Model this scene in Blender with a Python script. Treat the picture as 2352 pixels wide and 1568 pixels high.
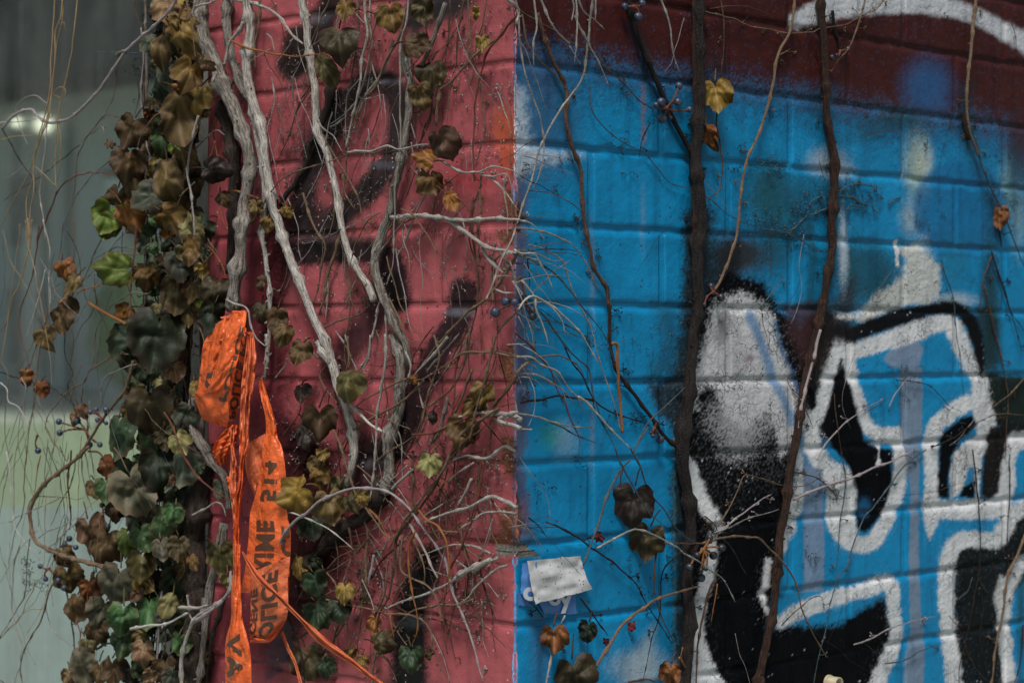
import bpy, math, random
import numpy as np
from mathutils import Vector, Matrix

scene = bpy.context.scene
for o in list(bpy.data.objects):
    bpy.data.objects.remove(o)
COL = scene.collection

# ------------------------------------------------------------------ camera
D0 = 2.03           # metres from the lens to the corner of the wall
F = 5000.0          # focal length in units of the measuring grid (2352 x 1568)
CX, CY = 1176.0, 784.0
ZC = 1.5            # eye height
XC = -0.0028
cam_data = bpy.data.cameras.new('camera')
cam = bpy.data.objects.new('camera', cam_data)
COL.objects.link(cam)
cam.location = (XC, -D0, ZC)
cam.rotation_euler = (math.radians(90), 0, 0)
cam_data.sensor_width = 36.0
cam_data.lens = 36.0 * F / 2352.0
cam_data.clip_start = 0.05
cam_data.clip_end = 2000
cam_data.dof.use_dof = True
cam_data.dof.focus_distance = 2.14
cam_data.dof.aperture_fstop = 9.0
scene.camera = cam

# ------------------------------------------------------------------ daylight
world = bpy.data.worlds.new('World')
scene.world = world
world.use_nodes = True
wn = world.node_tree
bg = wn.nodes['Background']
sky = wn.nodes.new('ShaderNodeTexSky')
sky.sky_type = 'NISHITA'
sky.sun_disc = False
SUN_EL, SUN_AZ = math.radians(58), math.radians(188)
sky.sun_elevation = SUN_EL
sky.sun_rotation = SUN_AZ
sky.air_density = 1.6
sky.dust_density = 4.0
wn.links.new(sky.outputs[0], bg.inputs[0])
bg.inputs[1].default_value = 0.05
sun_data = bpy.data.lights.new('sun', 'SUN')
sun_data.energy = 2.7
sun_data.angle = math.radians(17)
sun_data.color = (1.0, 0.95, 0.9)
sun = bpy.data.objects.new('sun', sun_data)
COL.objects.link(sun)
# sun direction: azimuth measured clockwise from +Y
sd = Vector((math.sin(SUN_AZ) * math.cos(SUN_EL), math.cos(SUN_AZ) * math.cos(SUN_EL), math.sin(SUN_EL)))
sun.rotation_euler = sd.to_track_quat('Z', 'Y').to_euler()
sun.location = sd * 20
vs = scene.view_settings
vs.view_transform = 'Standard'
vs.look = 'None'
vs.exposure = 0.42
vs.gamma = 1.0
vs.use_curve_mapping = False

# ------------------------------------------------------------------ helpers
rng = np.random.default_rng(7)
rnd = random.Random(11)
MATS = {}

def tag(o, label=None, cat=None, group=None, kind=None):
    if label: o['label'] = label
    if cat: o['category'] = cat
    if group: o['group'] = group
    if kind: o['kind'] = kind
    return o

def empty(name, loc=(0, 0, 0)):
    o = bpy.data.objects.new(name, None)
    o.empty_display_size = 0.05
    o.location = loc
    COL.objects.link(o)
    return o

def wpos(o):
    p = Vector(o.location)
    while o.parent is not None:
        o = o.parent
        p = p + Vector(o.location)
    return p

def mesh_obj(name, V, faces, mat, parent=None, smooth=True, attrs=None, origin=None):
    """V: Nx3 world coordinates, faces: list of index lists or array; linked as one object"""
    V = np.asarray(V, dtype=np.float64).reshape(-1, 3)
    if origin is None:
        origin = V.mean(axis=0) if len(V) else np.zeros(3)
    origin = np.asarray(origin, float)
    me = bpy.data.meshes.new(name)
    L = V - origin
    if isinstance(faces, np.ndarray):
        n, k = faces.shape
        me.vertices.add(len(L)); me.vertices.foreach_set('co', L.astype(np.float32).ravel())
        me.loops.add(n * k); me.loops.foreach_set('vertex_index', faces.astype(np.int32).ravel())
        me.polygons.add(n)
        me.polygons.foreach_set('loop_start', np.arange(0, n * k, k, dtype=np.int32))
        me.polygons.foreach_set('use_smooth', np.full(n, smooth))
        me.update(calc_edges=True)
    else:
        me.from_pydata([tuple(p) for p in L], [], [tuple(f) for f in faces])
        me.polygons.foreach_set('use_smooth', [smooth] * len(me.polygons))
        me.update()
    if attrs:
        for an, (ty, data) in attrs.items():
            a = me.attributes.new(an, ty, 'POINT')
            key = {'FLOAT': 'value', 'FLOAT_VECTOR': 'vector', 'FLOAT_COLOR': 'color'}[ty]
            a.data.foreach_set(key, np.asarray(data, dtype=np.float32).ravel())
    if mat is not None:
        me.materials.append(mat)
    o = bpy.data.objects.new(name, me)
    COL.objects.link(o)
    if parent is not None:
        o.parent = parent
        o.location = Vector(origin) - wpos(parent)
    else:
        o.location = Vector(origin)
    return o

class MB:
    """collects pieces of geometry that become one mesh"""
    def __init__(s): s.V = []; s.F = []; s.A = {}; s.n = 0
    def add(s, V, Fc, **attrs):
        V = np.asarray(V, float).reshape(-1, 3)
        s.V.append(V)
        for f in Fc: s.F.append([int(i) + s.n for i in f])
        for k, v in attrs.items(): s.A.setdefault(k, []).append(np.asarray(v, float))
        s.n += len(V)
    def box(s, p0, p1):
        x0, y0, z0 = p0; x1, y1, z1 = p1
        V = [(x0, y0, z0), (x1, y0, z0), (x1, y1, z0), (x0, y1, z0), (x0, y0, z1), (x1, y0, z1), (x1, y1, z1), (x0, y1, z1)]
        s.add(V, [(0, 3, 2, 1), (4, 5, 6, 7), (0, 1, 5, 4), (1, 2, 6, 5), (2, 3, 7, 6), (3, 0, 4, 7)])
    def build(s, name, mat, parent=None, smooth=True, origin=None):
        at = {}
        for k, v in s.A.items():
            d = np.concatenate(v)
            at[k] = ('FLOAT_VECTOR' if d.ndim == 2 else 'FLOAT', d)
        return mesh_obj(name, np.concatenate(s.V), s.F, mat, parent, smooth, at, origin)

def vnoise(x, y, seed=0):
    """smooth 2-D value noise in -1..1"""
    x = np.asarray(x, float); y = np.asarray(y, float)
    xi = np.floor(x).astype(np.int64); yi = np.floor(y).astype(np.int64)
    fx = x - xi; fy = y - yi
    fx = fx * fx * (3 - 2 * fx); fy = fy * fy * (3 - 2 * fy)
    def h(a, b):
        n = (a * 374761393 + b * 668265263 + seed * 974711) & 0x7fffffff
        n = ((n ^ (n >> 13)) * 1274126177) & 0x7fffffff
        n = n ^ (n >> 16)
        return (n & 0xffff) / 32767.5 - 1
    return (h(xi, yi) * (1 - fx) + h(xi + 1, yi) * fx) * (1 - fy) + (h(xi, yi + 1) * (1 - fx) + h(xi + 1, yi + 1) * fx) * fy

def sstep(a, b, x):
    t = np.clip((x - a) / (b - a), 0, 1)
    return t * t * (3 - 2 * t)

# a point of the place from its measured direction and its distance in front of the wall face
def P(x, y, off=0.0, side=None):
    u = (x - CX) / F; v = (CY - y) / F
    blue = (x > 1183) if side is None else (side == 'b')
    t = (D0 + XC) / (1 - u) if blue else (D0 - XC) / (1 + u)
    t -= off * 1.414 / (1 + abs(u))
    return np.array((XC + t * u, -D0 + t, ZC + t * v))

# inverse: world -> measuring grid
def inv(X, Y, Z):
    t = Y + D0
    return CX + F * (X - XC) / t, CY - F * (Z - ZC) / t

CROP = {'D': (0, 0, 1.0), 'e': (1491.6, 596.6, .6194), 'f1': (447.5, 0, .5327), 'f2': (447.5, 775.7, .5053),
        'g': (1133.6, 0, .518), 's': (1157.5, 1241.0, .12175), 't1': (417.6, 686.1, .22825), 't2': (477.3, 984.4, .1826),
        't3': (477.3, 1252.9, .2009)}
for i_, cx_ in zip('abcd', (0, 596.7, 1193.3, 1755.3)):
    for j_, cy_ in zip('123', (0, 507.2, 1031.0)):
        CROP[i_ + j_] = (cx_, cy_, .34252)

def q(c, pts):
    ox, oy, s = CROP[c]
    return [(ox + s * p[0], oy + s * p[1]) + tuple(p[2:]) for p in pts]

# ------------------------------------------------------------------ node materials
class NT:
    def __init__(s, name):
        s.m = bpy.data.materials.new(name); s.m.use_nodes = True
        s.t = s.m.node_tree; s.n = s.t.nodes; s.l = s.t.links
        s.b = s.n['Principled BSDF']
        s.out = s.n['Material Output']
    def node(s, ty, **kw):
        n = s.n.new(ty)
        for k, v in kw.items(): setattr(n, k, v)
        return n
    def link(s, a, b): s.l.new(a, b)
    def set(s, node, i, v):
        if hasattr(v, 'is_linked') or hasattr(v, 'links'): s.l.new(v, node.inputs[i])
        else: node.inputs[i].default_value = v
    def math(s, op, a, b=None, clamp=False):
        n = s.node('ShaderNodeMath', operation=op); n.use_clamp = clamp
        s.set(n, 0, a)
        if b is not None: s.set(n, 1, b)
        return n.outputs[0]
    def mix(s, fac, a, b, mode='MIX'):
        n = s.node('ShaderNodeMix', data_type='RGBA', blend_type=mode)
        s.set(n, 0, fac); s.set(n, 6, a); s.set(n, 7, b)
        return n.outputs[2]
    def noise(s, vec, scale, detail=3, rough=.55):
        n = s.node('ShaderNodeTexNoise'); n.inputs['Scale'].default_value = scale
        n.inputs['Detail'].default_value = detail; n.inputs['Roughness'].default_value = rough
        if vec is not None: s.link(vec, n.inputs['Vector'])
        return n.outputs[0]
    def ramp(s, fac, stops):
        n = s.node('ShaderNodeValToRGB')
        while len(n.color_ramp.elements) < len(stops): n.color_ramp.elements.new(.5)
        for e, (p, c) in zip(n.color_ramp.elements, stops):
            e.position = p; e.color = c if len(c) == 4 else tuple(c) + (1,)
        s.set(n, 0, fac)
        return n.outputs[0]
    def mr(s, v, a, b, c=0., d=1.):
        n = s.node('ShaderNodeMapRange'); s.set(n, 0, v)
        for i, k in zip((1, 2, 3, 4), (a, b, c, d)): n.inputs[i].default_value = k
        return n.outputs[0]
    def bump(s, h, dist, strength=1., normal=None):
        n = s.node('ShaderNodeBump'); n.inputs['Distance'].default_value = dist
        n.inputs['Strength'].default_value = strength
        s.link(h, n.inputs['Height'])
        if normal is not None: s.link(normal, n.inputs['Normal'])
        return n.outputs[0]
    def attr(s, name, out=0):
        n = s.node('ShaderNodeAttribute', attribute_name=name)
        return n.outputs[out]

def c4(c): return tuple(c) + (1,)
# ------------------------------------------------------------------ what is painted on the wall, with some shade and sheen in its colour
PINK = (.39, .095, .108); BLUE = (.001, .225, .47); MAROON = (.052, .013, .012); WHITE = (.60, .62, .64)
BLACK = (.0035, .004, .0055); TEAL = (.010, .050, .060); LILAC = (.19, .26, .38); PALE = (.42, .50, .50)
DIRTY = (.030, .020, .020); BRICK = (.21, .075, .045); CEM = (.20, .19, .165)

def seg_dist(X, Y, pts):
    d = np.full(X.shape, 1e9); w = np.zeros(X.shape)
    for (a, b) in zip(pts[:-1], pts[1:]):
        ax, ay, bx, by = a[0], a[1], b[0], b[1]
        wa = a[2] if len(a) > 2 else 0; wb = b[2] if len(b) > 2 else 0
        dx, dy = bx - ax, by - ay
        t = np.clip(((X - ax) * dx + (Y - ay) * dy) / (dx * dx + dy * dy + 1e-9), 0, 1)
        dd = np.hypot(X - ax - t * dx, Y - ay - t * dy) - (wa + (wb - wa) * t)
        m = dd < d
        d = np.where(m, dd, d)
    return d

def poly_sd(X, Y, pts):
    pts = [p[:2] for p in pts]
    d = seg_dist(X, Y, pts + [pts[0]])
    ins = np.zeros(X.shape, bool)
    n = len(pts)
    for i in range(n):
        x0, y0 = pts[i]; x1, y1 = pts[(i + 1) % n]
        if y0 == y1: continue
        c = ((y0 > Y) != (y1 > Y)) & (X < (x1 - x0) * (Y - y0) / (y1 - y0) + x0)
        ins ^= c
    return np.where(ins, -d, d)

def smooth_path(pts, n=6):
    pts = [np.array(p, float) for p in pts]
    if len(pts) < 3: return [tuple(p) for p in pts]
    P_ = [2 * pts[0] - pts[1]] + pts + [2 * pts[-1] - pts[-2]]
    out = []
    for i in range(1, len(P_) - 2):
        p0, p1, p2, p3 = P_[i - 1:i + 3]
        for k in range(n):
            t = k / n
            out.append(tuple(.5 * ((2 * p1) + (-p0 + p2) * t + (2 * p0 - 5 * p1 + 4 * p2 - p3) * t * t + (-p0 + 3 * p1 - 3 * p2 + p3) * t ** 3)))
    out.append(tuple(pts[-1]))
    return out

BL = []   # blue face layers
RL = []   # red face layers
def S(L, c, pts, w, soft, col, a=1., g=.5, wob=3.):      # sprayed line
    sc = CROP[c][2]
    pp = [(p[0], p[1], (p[2] if len(p) > 2 else w) * sc / 2) for p in q(c, pts)]
    L.append(('s', smooth_path(pp, 4), soft, col, a, g, wob))
def G(L, c, pts, soft, col, a=1., g=.5, wob=3.):         # filled area
    L.append(('p', q(c, pts), soft, col, a, g, wob))
def B_(L, x, y, rx, ry, soft, col, a=1., g=.5):          # soft blob, D grid
    L.append(('b', (x, y, rx, ry), soft, col, a, g, 0))

# ---- blue face
G(BL, 'D', [(1100, -300), (3600, -300), (3600, 470), (2330, 370), (2230, 340), (2120, 330), (2040, 320), (1960, 300), (1880, 285), (1760, 262), (1640, 250), (1500, 235), (1400, 220), (1300, 205), (1230, 200), (1100, 190)], 60, (.016, .030, .085), .62, g=1., wob=20)
G(BL, 'D', [(1100, -300), (3600, -300), (3600, 400), (2330, 300), (2230, 275), (2120, 265), (2040, 262), (1960, 250), (1880, 225), (1760, 205), (1640, 190), (1500, 165), (1400, 150), (1300, 120), (1230, 110), (1100, 100)], 58, MAROON, g=1.2, wob=18)
B_(BL, 2345, 330, 34, 90, 30, MAROON, .8)
B_(BL, 2130, 200, 52, 58, 36, (.010, .10, .28), .75)
G(BL, 'D', [(1175, 110), (1290, 150), (1330, 260), (1290, 400), (1230, 420), (1183, 470)], 60, (.05, .045, .10), .5)
G(BL, 'D', [(1150, 190), (1200, 205), (1215, 300), (1222, 340), (1250, 352), (1340, 356), (1230, 375), (1205, 410), (1150, 430)], 20, (.50, .58, .66), .85, wob=8)
G(BL, 'D', [(1150, 400), (1206, 400), (1212, 560), (1205, 760), (1222, 900), (1204, 1060), (1222, 1240), (1150, 1250)], 14, (.085, .085, .155), .85, wob=9)
S(BL, 'D', [(1477, 200), (1479, 330)], 9, 5, (.16, .14, .20), .8)
B_(BL, 1477, 500, 3, 40, 8, LILAC, .5); B_(BL, 1361, 625, 4, 70, 7, LILAC, .7); B_(BL, 1361, 990, 4, 60, 7, LILAC, .6)
B_(BL, 1270, 1000, 26, 30, 26, (.02, .26, .22), .7)
B_(BL, 1300, 1010, 22, 34, 24, (.22, .36, .50), .6)
# white arc at the top right
S(BL, 'D', [(1836, 46, 42), (1899, 22, 52), (1995, 8, 52), (2098, 8, 44), (2184, 20, 40), (2252, 42, 38), (2310, 74, 40), (2360, 102, 44), (2420, 150, 44), (2520, 230, 40)], 40, 8, (.52, .54, .58), g=.4, wob=4)
# pale clouds and dull green spots of older paint
B_(BL, 1900, 372, 34, 26, 26, (.40, .45, .52), .85)
B_(BL, 1930, 395, 26, 16, 18, (.5, .52, .52), .6)
B_(BL, 2108, 385, 24, 60, 24, (.36, .44, .34), .9)
B_(BL, 2125, 370, 14, 34, 14, (.50, .54, .50), .6)
B_(BL, 2090, 500, 16, 30, 20, (.40, .50, .55), .8)
B_(BL, 2340, 500, 12, 50, 20, (.30, .42, .44), .7)
B_(BL, 2312, 440, 14, 50, 18, (.22, .36, .36), .7)
B_(BL, 2205, 480, 108, 112, 10, (.006, .125, .30), .75, .3)
B_(BL, 1765, 440, 48, 70, 40, (.012, .055, .055), .85)
B_(BL, 1800, 500, 60, 50, 40, (.010, .085, .12), .7)
B_(BL, 1850, 445, 50, 40, 40, (.010, .09, .14), .7)
B_(BL, 1780, 580, 34, 50, 30, TEAL, .7)
B_(BL, 1700, 585, 60, 44, 26, (.030, .028, .026), .95)
B_(BL, 1665, 620, 34, 80, 22, (.020, .020, .022), .95)
B_(BL, 1995, 630, 70, 70, 36, TEAL, .8)
B_(BL, 1950, 600, 16, 90, 20, TEAL, .6)
B_(BL, 1640, 300, 20, 90, 30, (.012, .10, .16), .5)
B_(BL, 2000, 300, 40, 24, 24, TEAL, .5); B_(BL, 2075, 275, 44, 22, 18, TEAL, .7); B_(BL, 2220, 300, 14, 40, 12, TEAL, .8)
B_(BL, 2330, 420, 16, 80, 20, TEAL, .6)
B_(BL, 2275, 720, 22, 190, 18, (.012, .030, .028), .85)
B_(BL, 2195, 600, 30, 60, 20, (.010, .11, .16), .4)
S(BL, 'D', [(1858, 520), (1868, 600), (1858, 700)], 22, 9, (.010, .06, .09), .7)
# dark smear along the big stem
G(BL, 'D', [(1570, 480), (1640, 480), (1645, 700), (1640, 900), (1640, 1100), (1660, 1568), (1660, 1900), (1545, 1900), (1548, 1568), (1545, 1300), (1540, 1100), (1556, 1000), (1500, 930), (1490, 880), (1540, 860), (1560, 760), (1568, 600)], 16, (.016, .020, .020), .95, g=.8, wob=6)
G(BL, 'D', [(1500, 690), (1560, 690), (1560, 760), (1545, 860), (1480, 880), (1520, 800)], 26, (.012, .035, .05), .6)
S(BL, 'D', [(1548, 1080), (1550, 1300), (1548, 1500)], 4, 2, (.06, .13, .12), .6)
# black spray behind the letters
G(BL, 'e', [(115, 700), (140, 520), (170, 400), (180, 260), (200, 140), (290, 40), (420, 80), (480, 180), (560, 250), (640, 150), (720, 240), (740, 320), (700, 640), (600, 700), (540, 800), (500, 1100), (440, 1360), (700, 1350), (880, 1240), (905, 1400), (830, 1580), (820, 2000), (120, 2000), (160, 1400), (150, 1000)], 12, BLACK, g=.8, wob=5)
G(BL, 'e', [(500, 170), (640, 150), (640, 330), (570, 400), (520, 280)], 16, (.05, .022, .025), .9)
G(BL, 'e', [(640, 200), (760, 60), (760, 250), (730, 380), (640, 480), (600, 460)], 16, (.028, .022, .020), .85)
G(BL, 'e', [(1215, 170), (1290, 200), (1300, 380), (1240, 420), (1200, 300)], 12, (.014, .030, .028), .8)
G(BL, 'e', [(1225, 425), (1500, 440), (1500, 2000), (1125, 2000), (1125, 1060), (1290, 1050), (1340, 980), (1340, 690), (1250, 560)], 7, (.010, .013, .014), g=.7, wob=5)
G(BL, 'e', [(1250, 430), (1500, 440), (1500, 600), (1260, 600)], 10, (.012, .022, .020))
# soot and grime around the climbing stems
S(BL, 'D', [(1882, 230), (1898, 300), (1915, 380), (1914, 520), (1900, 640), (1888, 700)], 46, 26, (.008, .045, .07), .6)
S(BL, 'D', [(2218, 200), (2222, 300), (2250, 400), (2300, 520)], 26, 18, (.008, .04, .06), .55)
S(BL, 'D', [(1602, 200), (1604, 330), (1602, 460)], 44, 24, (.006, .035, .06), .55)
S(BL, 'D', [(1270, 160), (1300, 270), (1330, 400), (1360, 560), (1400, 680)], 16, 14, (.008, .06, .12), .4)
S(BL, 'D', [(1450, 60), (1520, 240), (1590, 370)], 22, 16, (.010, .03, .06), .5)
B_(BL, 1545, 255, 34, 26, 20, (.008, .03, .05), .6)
# blue of the letters
G(BL, 'e', [(548, 600), (620, 700), (660, 1000), (740, 1080), (860, 1060), (930, 900), (930, 620), (1040, 620), (1030, 920), (1080, 990), (1300, 970), (1290, 1020), (1120, 1020), (1095, 1100), (1105, 1300), (1120, 2000), (800, 2000), (870, 1540), (925, 1400), (910, 1190), (700, 1250), (465, 1330), (480, 1230), (500, 1080), (540, 900)], 5, BLUE, g=.6, wob=4)
G(BL, 'e', [(780, 380), (860, 350), (930, 330), (1050, 290), (1130, 300), (1160, 370), (1195, 430), (1190, 490), (1100, 540), (1050, 600), (1030, 660), (930, 660), (840, 600), (810, 560)], 5, BLUE)
G(BL, 'e', [(1345, 700), (1500, 700), (1500, 900), (1345, 930), (1330, 850)], 4, BLUE)
G(BL, 'e', [(1340, 1250), (1400, 1180), (1500, 1200), (1500, 2000), (1345, 2000), (1330, 1500)], 5, BLUE)
B_(BL, 2345, 1400, 8, 90, 10, TEAL, .8)
G(BL, 'e', [(550, 620), (640, 640), (650, 860), (560, 880)], 14, (.10, .22, .36), .8)
# speckled white body of the left letter
G(BL, 'e', [(300, 130), (345, 118), (400, 150), (450, 190), (466, 260), (480, 320), (515, 400), (550, 500), (545, 580), (530, 650), (520, 700), (490, 730), (470, 640), (440, 560), (400, 580), (350, 630), (300, 590), (262, 520), (225, 450), (190, 450), (165, 560), (150, 560), (160, 450), (185, 380), (205, 300), (225, 220), (240, 160)], 12, (.55, .56, .58), g=1.3, wob=8)
G(BL, 'e', [(262, 190), (300, 180), (310, 260), (280, 300), (260, 330), (235, 300)], 12, (.20, .20, .21), .8, g=1.3)
B_(BL, 1690, 830, 40, 50, 40, (.28, .28, .30), .7, 1.3)
S(BL, 'e', [(375, 210), (400, 270), (430, 350), (460, 440), (500, 520), (535, 600)], 34, 7, (.12, .24, .42), .9, .8)
S(BL, 'e', [(465, 230), (490, 330), (530, 420), (556, 500)], 14, 5, (.06, .16, .32), .7)
B_(BL, 1722, 822, 9, 8, 6, (.22, .16, .22), .9)
for bx_, by_, ra_ in ((1665, 960, 34), (1712, 985, 40), (1745, 950, 26), (1690, 1020, 30)):
    B_(BL, bx_, by_, ra_, ra_, 32, (.42, .43, .45), .55, 2.2)
# white outlines
def wl(pts, w, soft=6., a=1., col=(.62, .64, .66)):
    k = 1.0 if soft < 3 else 1.38
    S(BL, 'e', [(p[0], p[1], p[2] * k) if len(p) > 2 else p for p in pts], w * k, soft, col, a, .7, 5)
wl([(150, 745, 24), (180, 850, 36), (220, 930, 40), (262, 985, 20)], 30)
wl([(225, 1020, 10), (235, 1080, 22), (215, 1180, 34), (190, 1290, 30), (182, 1400, 34), (195, 1500, 60), (215, 1580, 90)], 30)
wl([(108, 610, 12), (106, 660, 14), (100, 690, 6)], 14)
wl([(705, 305, 30), (740, 335, 50), (850, 310, 46), (960, 275, 60), (1040, 240, 50), (1115, 235, 50), (1150, 300, 46), (1190, 380, 46), (1222, 440, 44), (1230, 540, 50), (1245, 600, 50)], 50)
wl([(735, 350), (755, 470), (785, 570), (830, 640), (890, 650)], 38)
wl([(870, 650), (935, 660)], 44)
wl([(930, 650), (935, 760), (905, 890), (855, 1010), (800, 1055), (730, 1040), (690, 950), (690, 840)], 42)
wl([(690, 350, 34), (665, 440, 36), (640, 540, 36), (600, 620, 44), (620, 720, 50), (670, 790, 60), (720, 830, 80), (710, 950, 80), (735, 1030, 50)], 44)
wl([(566, 545, 10), (590, 610, 40)], 30)
wl([(855, 660, 16), (852, 700, 14), (850, 755, 16)], 14, 2)
wl([(800, 686, 10), (850, 680, 8)], 8, 2)
wl([(1240, 540, 40), (1245, 620, 50), (1235, 700, 40)], 40)
wl([(1225, 640, 20), (1218, 760, 18), (1216, 880, 12)], 16, 3)
wl([(1045, 690, 40), (1048, 800, 40), (1046, 930, 44), (1042, 985, 26), (1038, 1030, 8)], 40)
wl([(1045, 690), (1060, 620), (1110, 570), (1180, 530), (1240, 530)], 44)
wl([(1060, 925), (1180, 925), (1290, 915), (1320, 840), (1325, 740), (1350, 680), (1420, 665)], 50)
G(BL, 'e', [(1125, 720), (1165, 680), (1235, 650), (1228, 770), (1185, 765), (1165, 850), (1120, 890), (1112, 800)], 4, (.56, .57, .58), g=.8)
wl([(1118, 2000), (1128, 1568), (1112, 1400), (1102, 1250), (1108, 1120), (1132, 1055), (1200, 1032), (1280, 1040), (1325, 985), (1345, 940), (1440, 900)], 44)
wl([(478, 1345, 30), (560, 1300, 46), (700, 1250, 40), (820, 1215, 40), (892, 1200, 44), (905, 1300, 34), (915, 1380, 32), (890, 1470, 40), (845, 1568, 46), (820, 1700, 46)], 40)
wl([(1440, 1080), (1380, 1130), (1330, 1210), (1312, 1310), (1325, 1450), (1335, 1600), (1335, 2000)], 34)
wl([(1305, 1180), (1290, 1260), (1310, 1330)], 12, 5, .7)
wl([(443, 1115, 18), (432, 1190, 22), (425, 1270, 16), (440, 1310, 10)], 20)
wl([(548, 700, 14), (556, 800, 24), (545, 900, 36), (510, 1020, 30), (487, 1080, 16)], 30)
G(BL, 'e', [(700, 210), (780, 200), (830, 130), (900, 90), (950, 40), (958, 0), (920, -40), (1000, -60), (1030, -10), (1075, 20), (1075, 130), (1040, 170), (990, 165), (900, 190), (800, 235)], 9, (.50, .52, .50), g=.7, wob=8)
B_(BL, 2120, 620, 20, 60, 16, (.52, .56, .56), .8)
B_(BL, 2190, 690, 44, 16, 12, (.40, .48, .54), .8)
wl([(917, -70, 9), (918, -20, 7), (920, 20, 12)], 8, 1.5)
B_(BL, 1937, 570, 9, 70, 9, (.42, .50, .58), .9)
# black arc over the right letter and black fills
S(BL, 'e', [(757, 278, 56), (840, 243, 60), (925, 215, 60), (1035, 188, 50), (1120, 180, 56), (1178, 208, 56), (1208, 276, 50), (1222, 350, 40), (1238, 430, 20)], 56, 7, (.006, .007, .009), 1, .6, 4)
B_(BL, 1935, 765, 40, 24, 16, (.012, .012, .014), .9)
G(BL, 'e', [(720, 385), (755, 500), (780, 600), (800, 665), (835, 690), (900, 700), (902, 830), (860, 950), (800, 1015), (768, 990), (768, 850), (740, 760), (690, 710), (640, 630), (665, 540), (690, 440)], 5, BLACK)
wl([(855, 660, 16), (852, 700, 14), (850, 755, 16)], 14, 2)
G(BL, 'e', [(588, 470), (612, 490), (622, 540), (600, 560)], 4, BLACK)
G(BL, 'e', [(1072, 700), (1090, 640), (1150, 590), (1195, 575), (1215, 610), (1150, 680), (1120, 730), (1110, 800), (1110, 885), (1068, 880)], 5, BLACK)
G(BL, 'e', [(1160, 840), (1210, 815), (1206, 880), (1150, 880)], 4, BLACK)
G(BL, 'e', [(1240, 720), (1262, 620), (1345, 620), (1310, 740), (1295, 860), (1262, 888), (1226, 870), (1235, 780)], 5, (.014, .012, .011))
B_(BL, 1985, 1165, 14, 20, 10, (.006, .10, .24), .8)
# lilac bars
G(BL, 'e', [(880, 345), (1000, 300), (1015, 330), (1000, 395), (900, 400), (870, 370)], 3, LILAC, .95, .2, 2)
G(BL, 'e', [(932, 400), (1012, 398), (1012, 640), (1003, 720), (998, 1000), (1004, 1300), (1022, 1400), (1018, 1568), (1020, 2000), (940, 2000), (948, 1480), (968, 1380), (962, 1100), (970, 860), (945, 700), (932, 560)], 2.5, (.17, .235, .33), .95, .2, 2)
G(BL, 'e', [(572, 760), (640, 775), (648, 1000), (648, 1225), (572, 1235), (574, 1000)], 3, LILAC, .85, .2, 2)
S(BL, 'e', [(470, 1245), (560, 1236), (700, 1205)], 14, 7, TEAL, .6)
# drips and overspray at the foot of the blue field
G(BL, 'D', [(1430, 1568), (1470, 1480), (1500, 1440), (1502, 1568)], 20, (.35, .45, .52), .8)
B_(BL, 1470, 1530, 60, 34, 26, (.38, .48, .55), .7)
B_(BL, 1240, 1480, 20, 90, 24, (.05, .07, .14), .6)
B_(BL, 1205, 1180, 10, 40, 8, (.12, .09, .16), .9)

# ---- red face
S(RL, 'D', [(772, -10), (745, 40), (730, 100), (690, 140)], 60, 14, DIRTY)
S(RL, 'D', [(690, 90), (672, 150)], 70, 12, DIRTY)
B_(RL, 725, 42, 26, 14, 12, (.12, .13, .15), .5)  # grey sheen on the black, put in as colour
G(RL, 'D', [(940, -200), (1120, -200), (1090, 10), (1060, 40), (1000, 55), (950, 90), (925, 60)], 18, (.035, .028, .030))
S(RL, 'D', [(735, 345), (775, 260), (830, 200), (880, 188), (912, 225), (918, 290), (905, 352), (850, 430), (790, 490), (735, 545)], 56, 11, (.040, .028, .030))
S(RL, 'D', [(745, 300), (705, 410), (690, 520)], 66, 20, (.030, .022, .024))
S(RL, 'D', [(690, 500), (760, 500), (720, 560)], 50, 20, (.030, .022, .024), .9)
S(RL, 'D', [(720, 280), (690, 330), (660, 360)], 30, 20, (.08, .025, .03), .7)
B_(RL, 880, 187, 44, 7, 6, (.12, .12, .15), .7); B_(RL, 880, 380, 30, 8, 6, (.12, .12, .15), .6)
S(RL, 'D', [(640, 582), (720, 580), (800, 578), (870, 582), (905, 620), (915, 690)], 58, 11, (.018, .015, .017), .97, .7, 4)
S(RL, 'D', [(600, 560), (620, 640), (600, 720), (575, 800)], 80, 22, (.012, .010, .011))  # deep shade behind the vines, painted black on the wall
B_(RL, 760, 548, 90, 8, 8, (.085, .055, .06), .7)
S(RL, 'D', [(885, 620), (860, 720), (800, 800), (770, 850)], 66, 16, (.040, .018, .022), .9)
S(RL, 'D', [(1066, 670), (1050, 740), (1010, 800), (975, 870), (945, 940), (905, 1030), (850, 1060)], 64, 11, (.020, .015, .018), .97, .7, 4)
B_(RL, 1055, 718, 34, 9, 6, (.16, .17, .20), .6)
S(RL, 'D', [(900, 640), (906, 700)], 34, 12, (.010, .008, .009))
S(RL, 'D', [(600, 960), (660, 1010), (730, 1060)], 90, 26, (.010, .006, .007), .97)  # shade behind the lower stems, laid into the wall colour
G(RL, 'D', [(575, 470), (700, 480), (672, 560), (655, 680), (600, 770), (572, 700)], 18, (.006, .005, .006), .97)  # shadow between the stems, filled in as near-black colour
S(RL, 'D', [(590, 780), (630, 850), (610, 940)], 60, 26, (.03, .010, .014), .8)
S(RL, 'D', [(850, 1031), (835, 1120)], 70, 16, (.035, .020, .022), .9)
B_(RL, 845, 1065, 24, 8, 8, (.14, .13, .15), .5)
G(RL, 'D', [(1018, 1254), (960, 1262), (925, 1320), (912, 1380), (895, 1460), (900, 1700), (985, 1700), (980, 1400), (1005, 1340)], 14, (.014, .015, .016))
B_(RL, 945, 1430, 30, 10, 8, (.07, .09, .10), .7)
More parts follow.
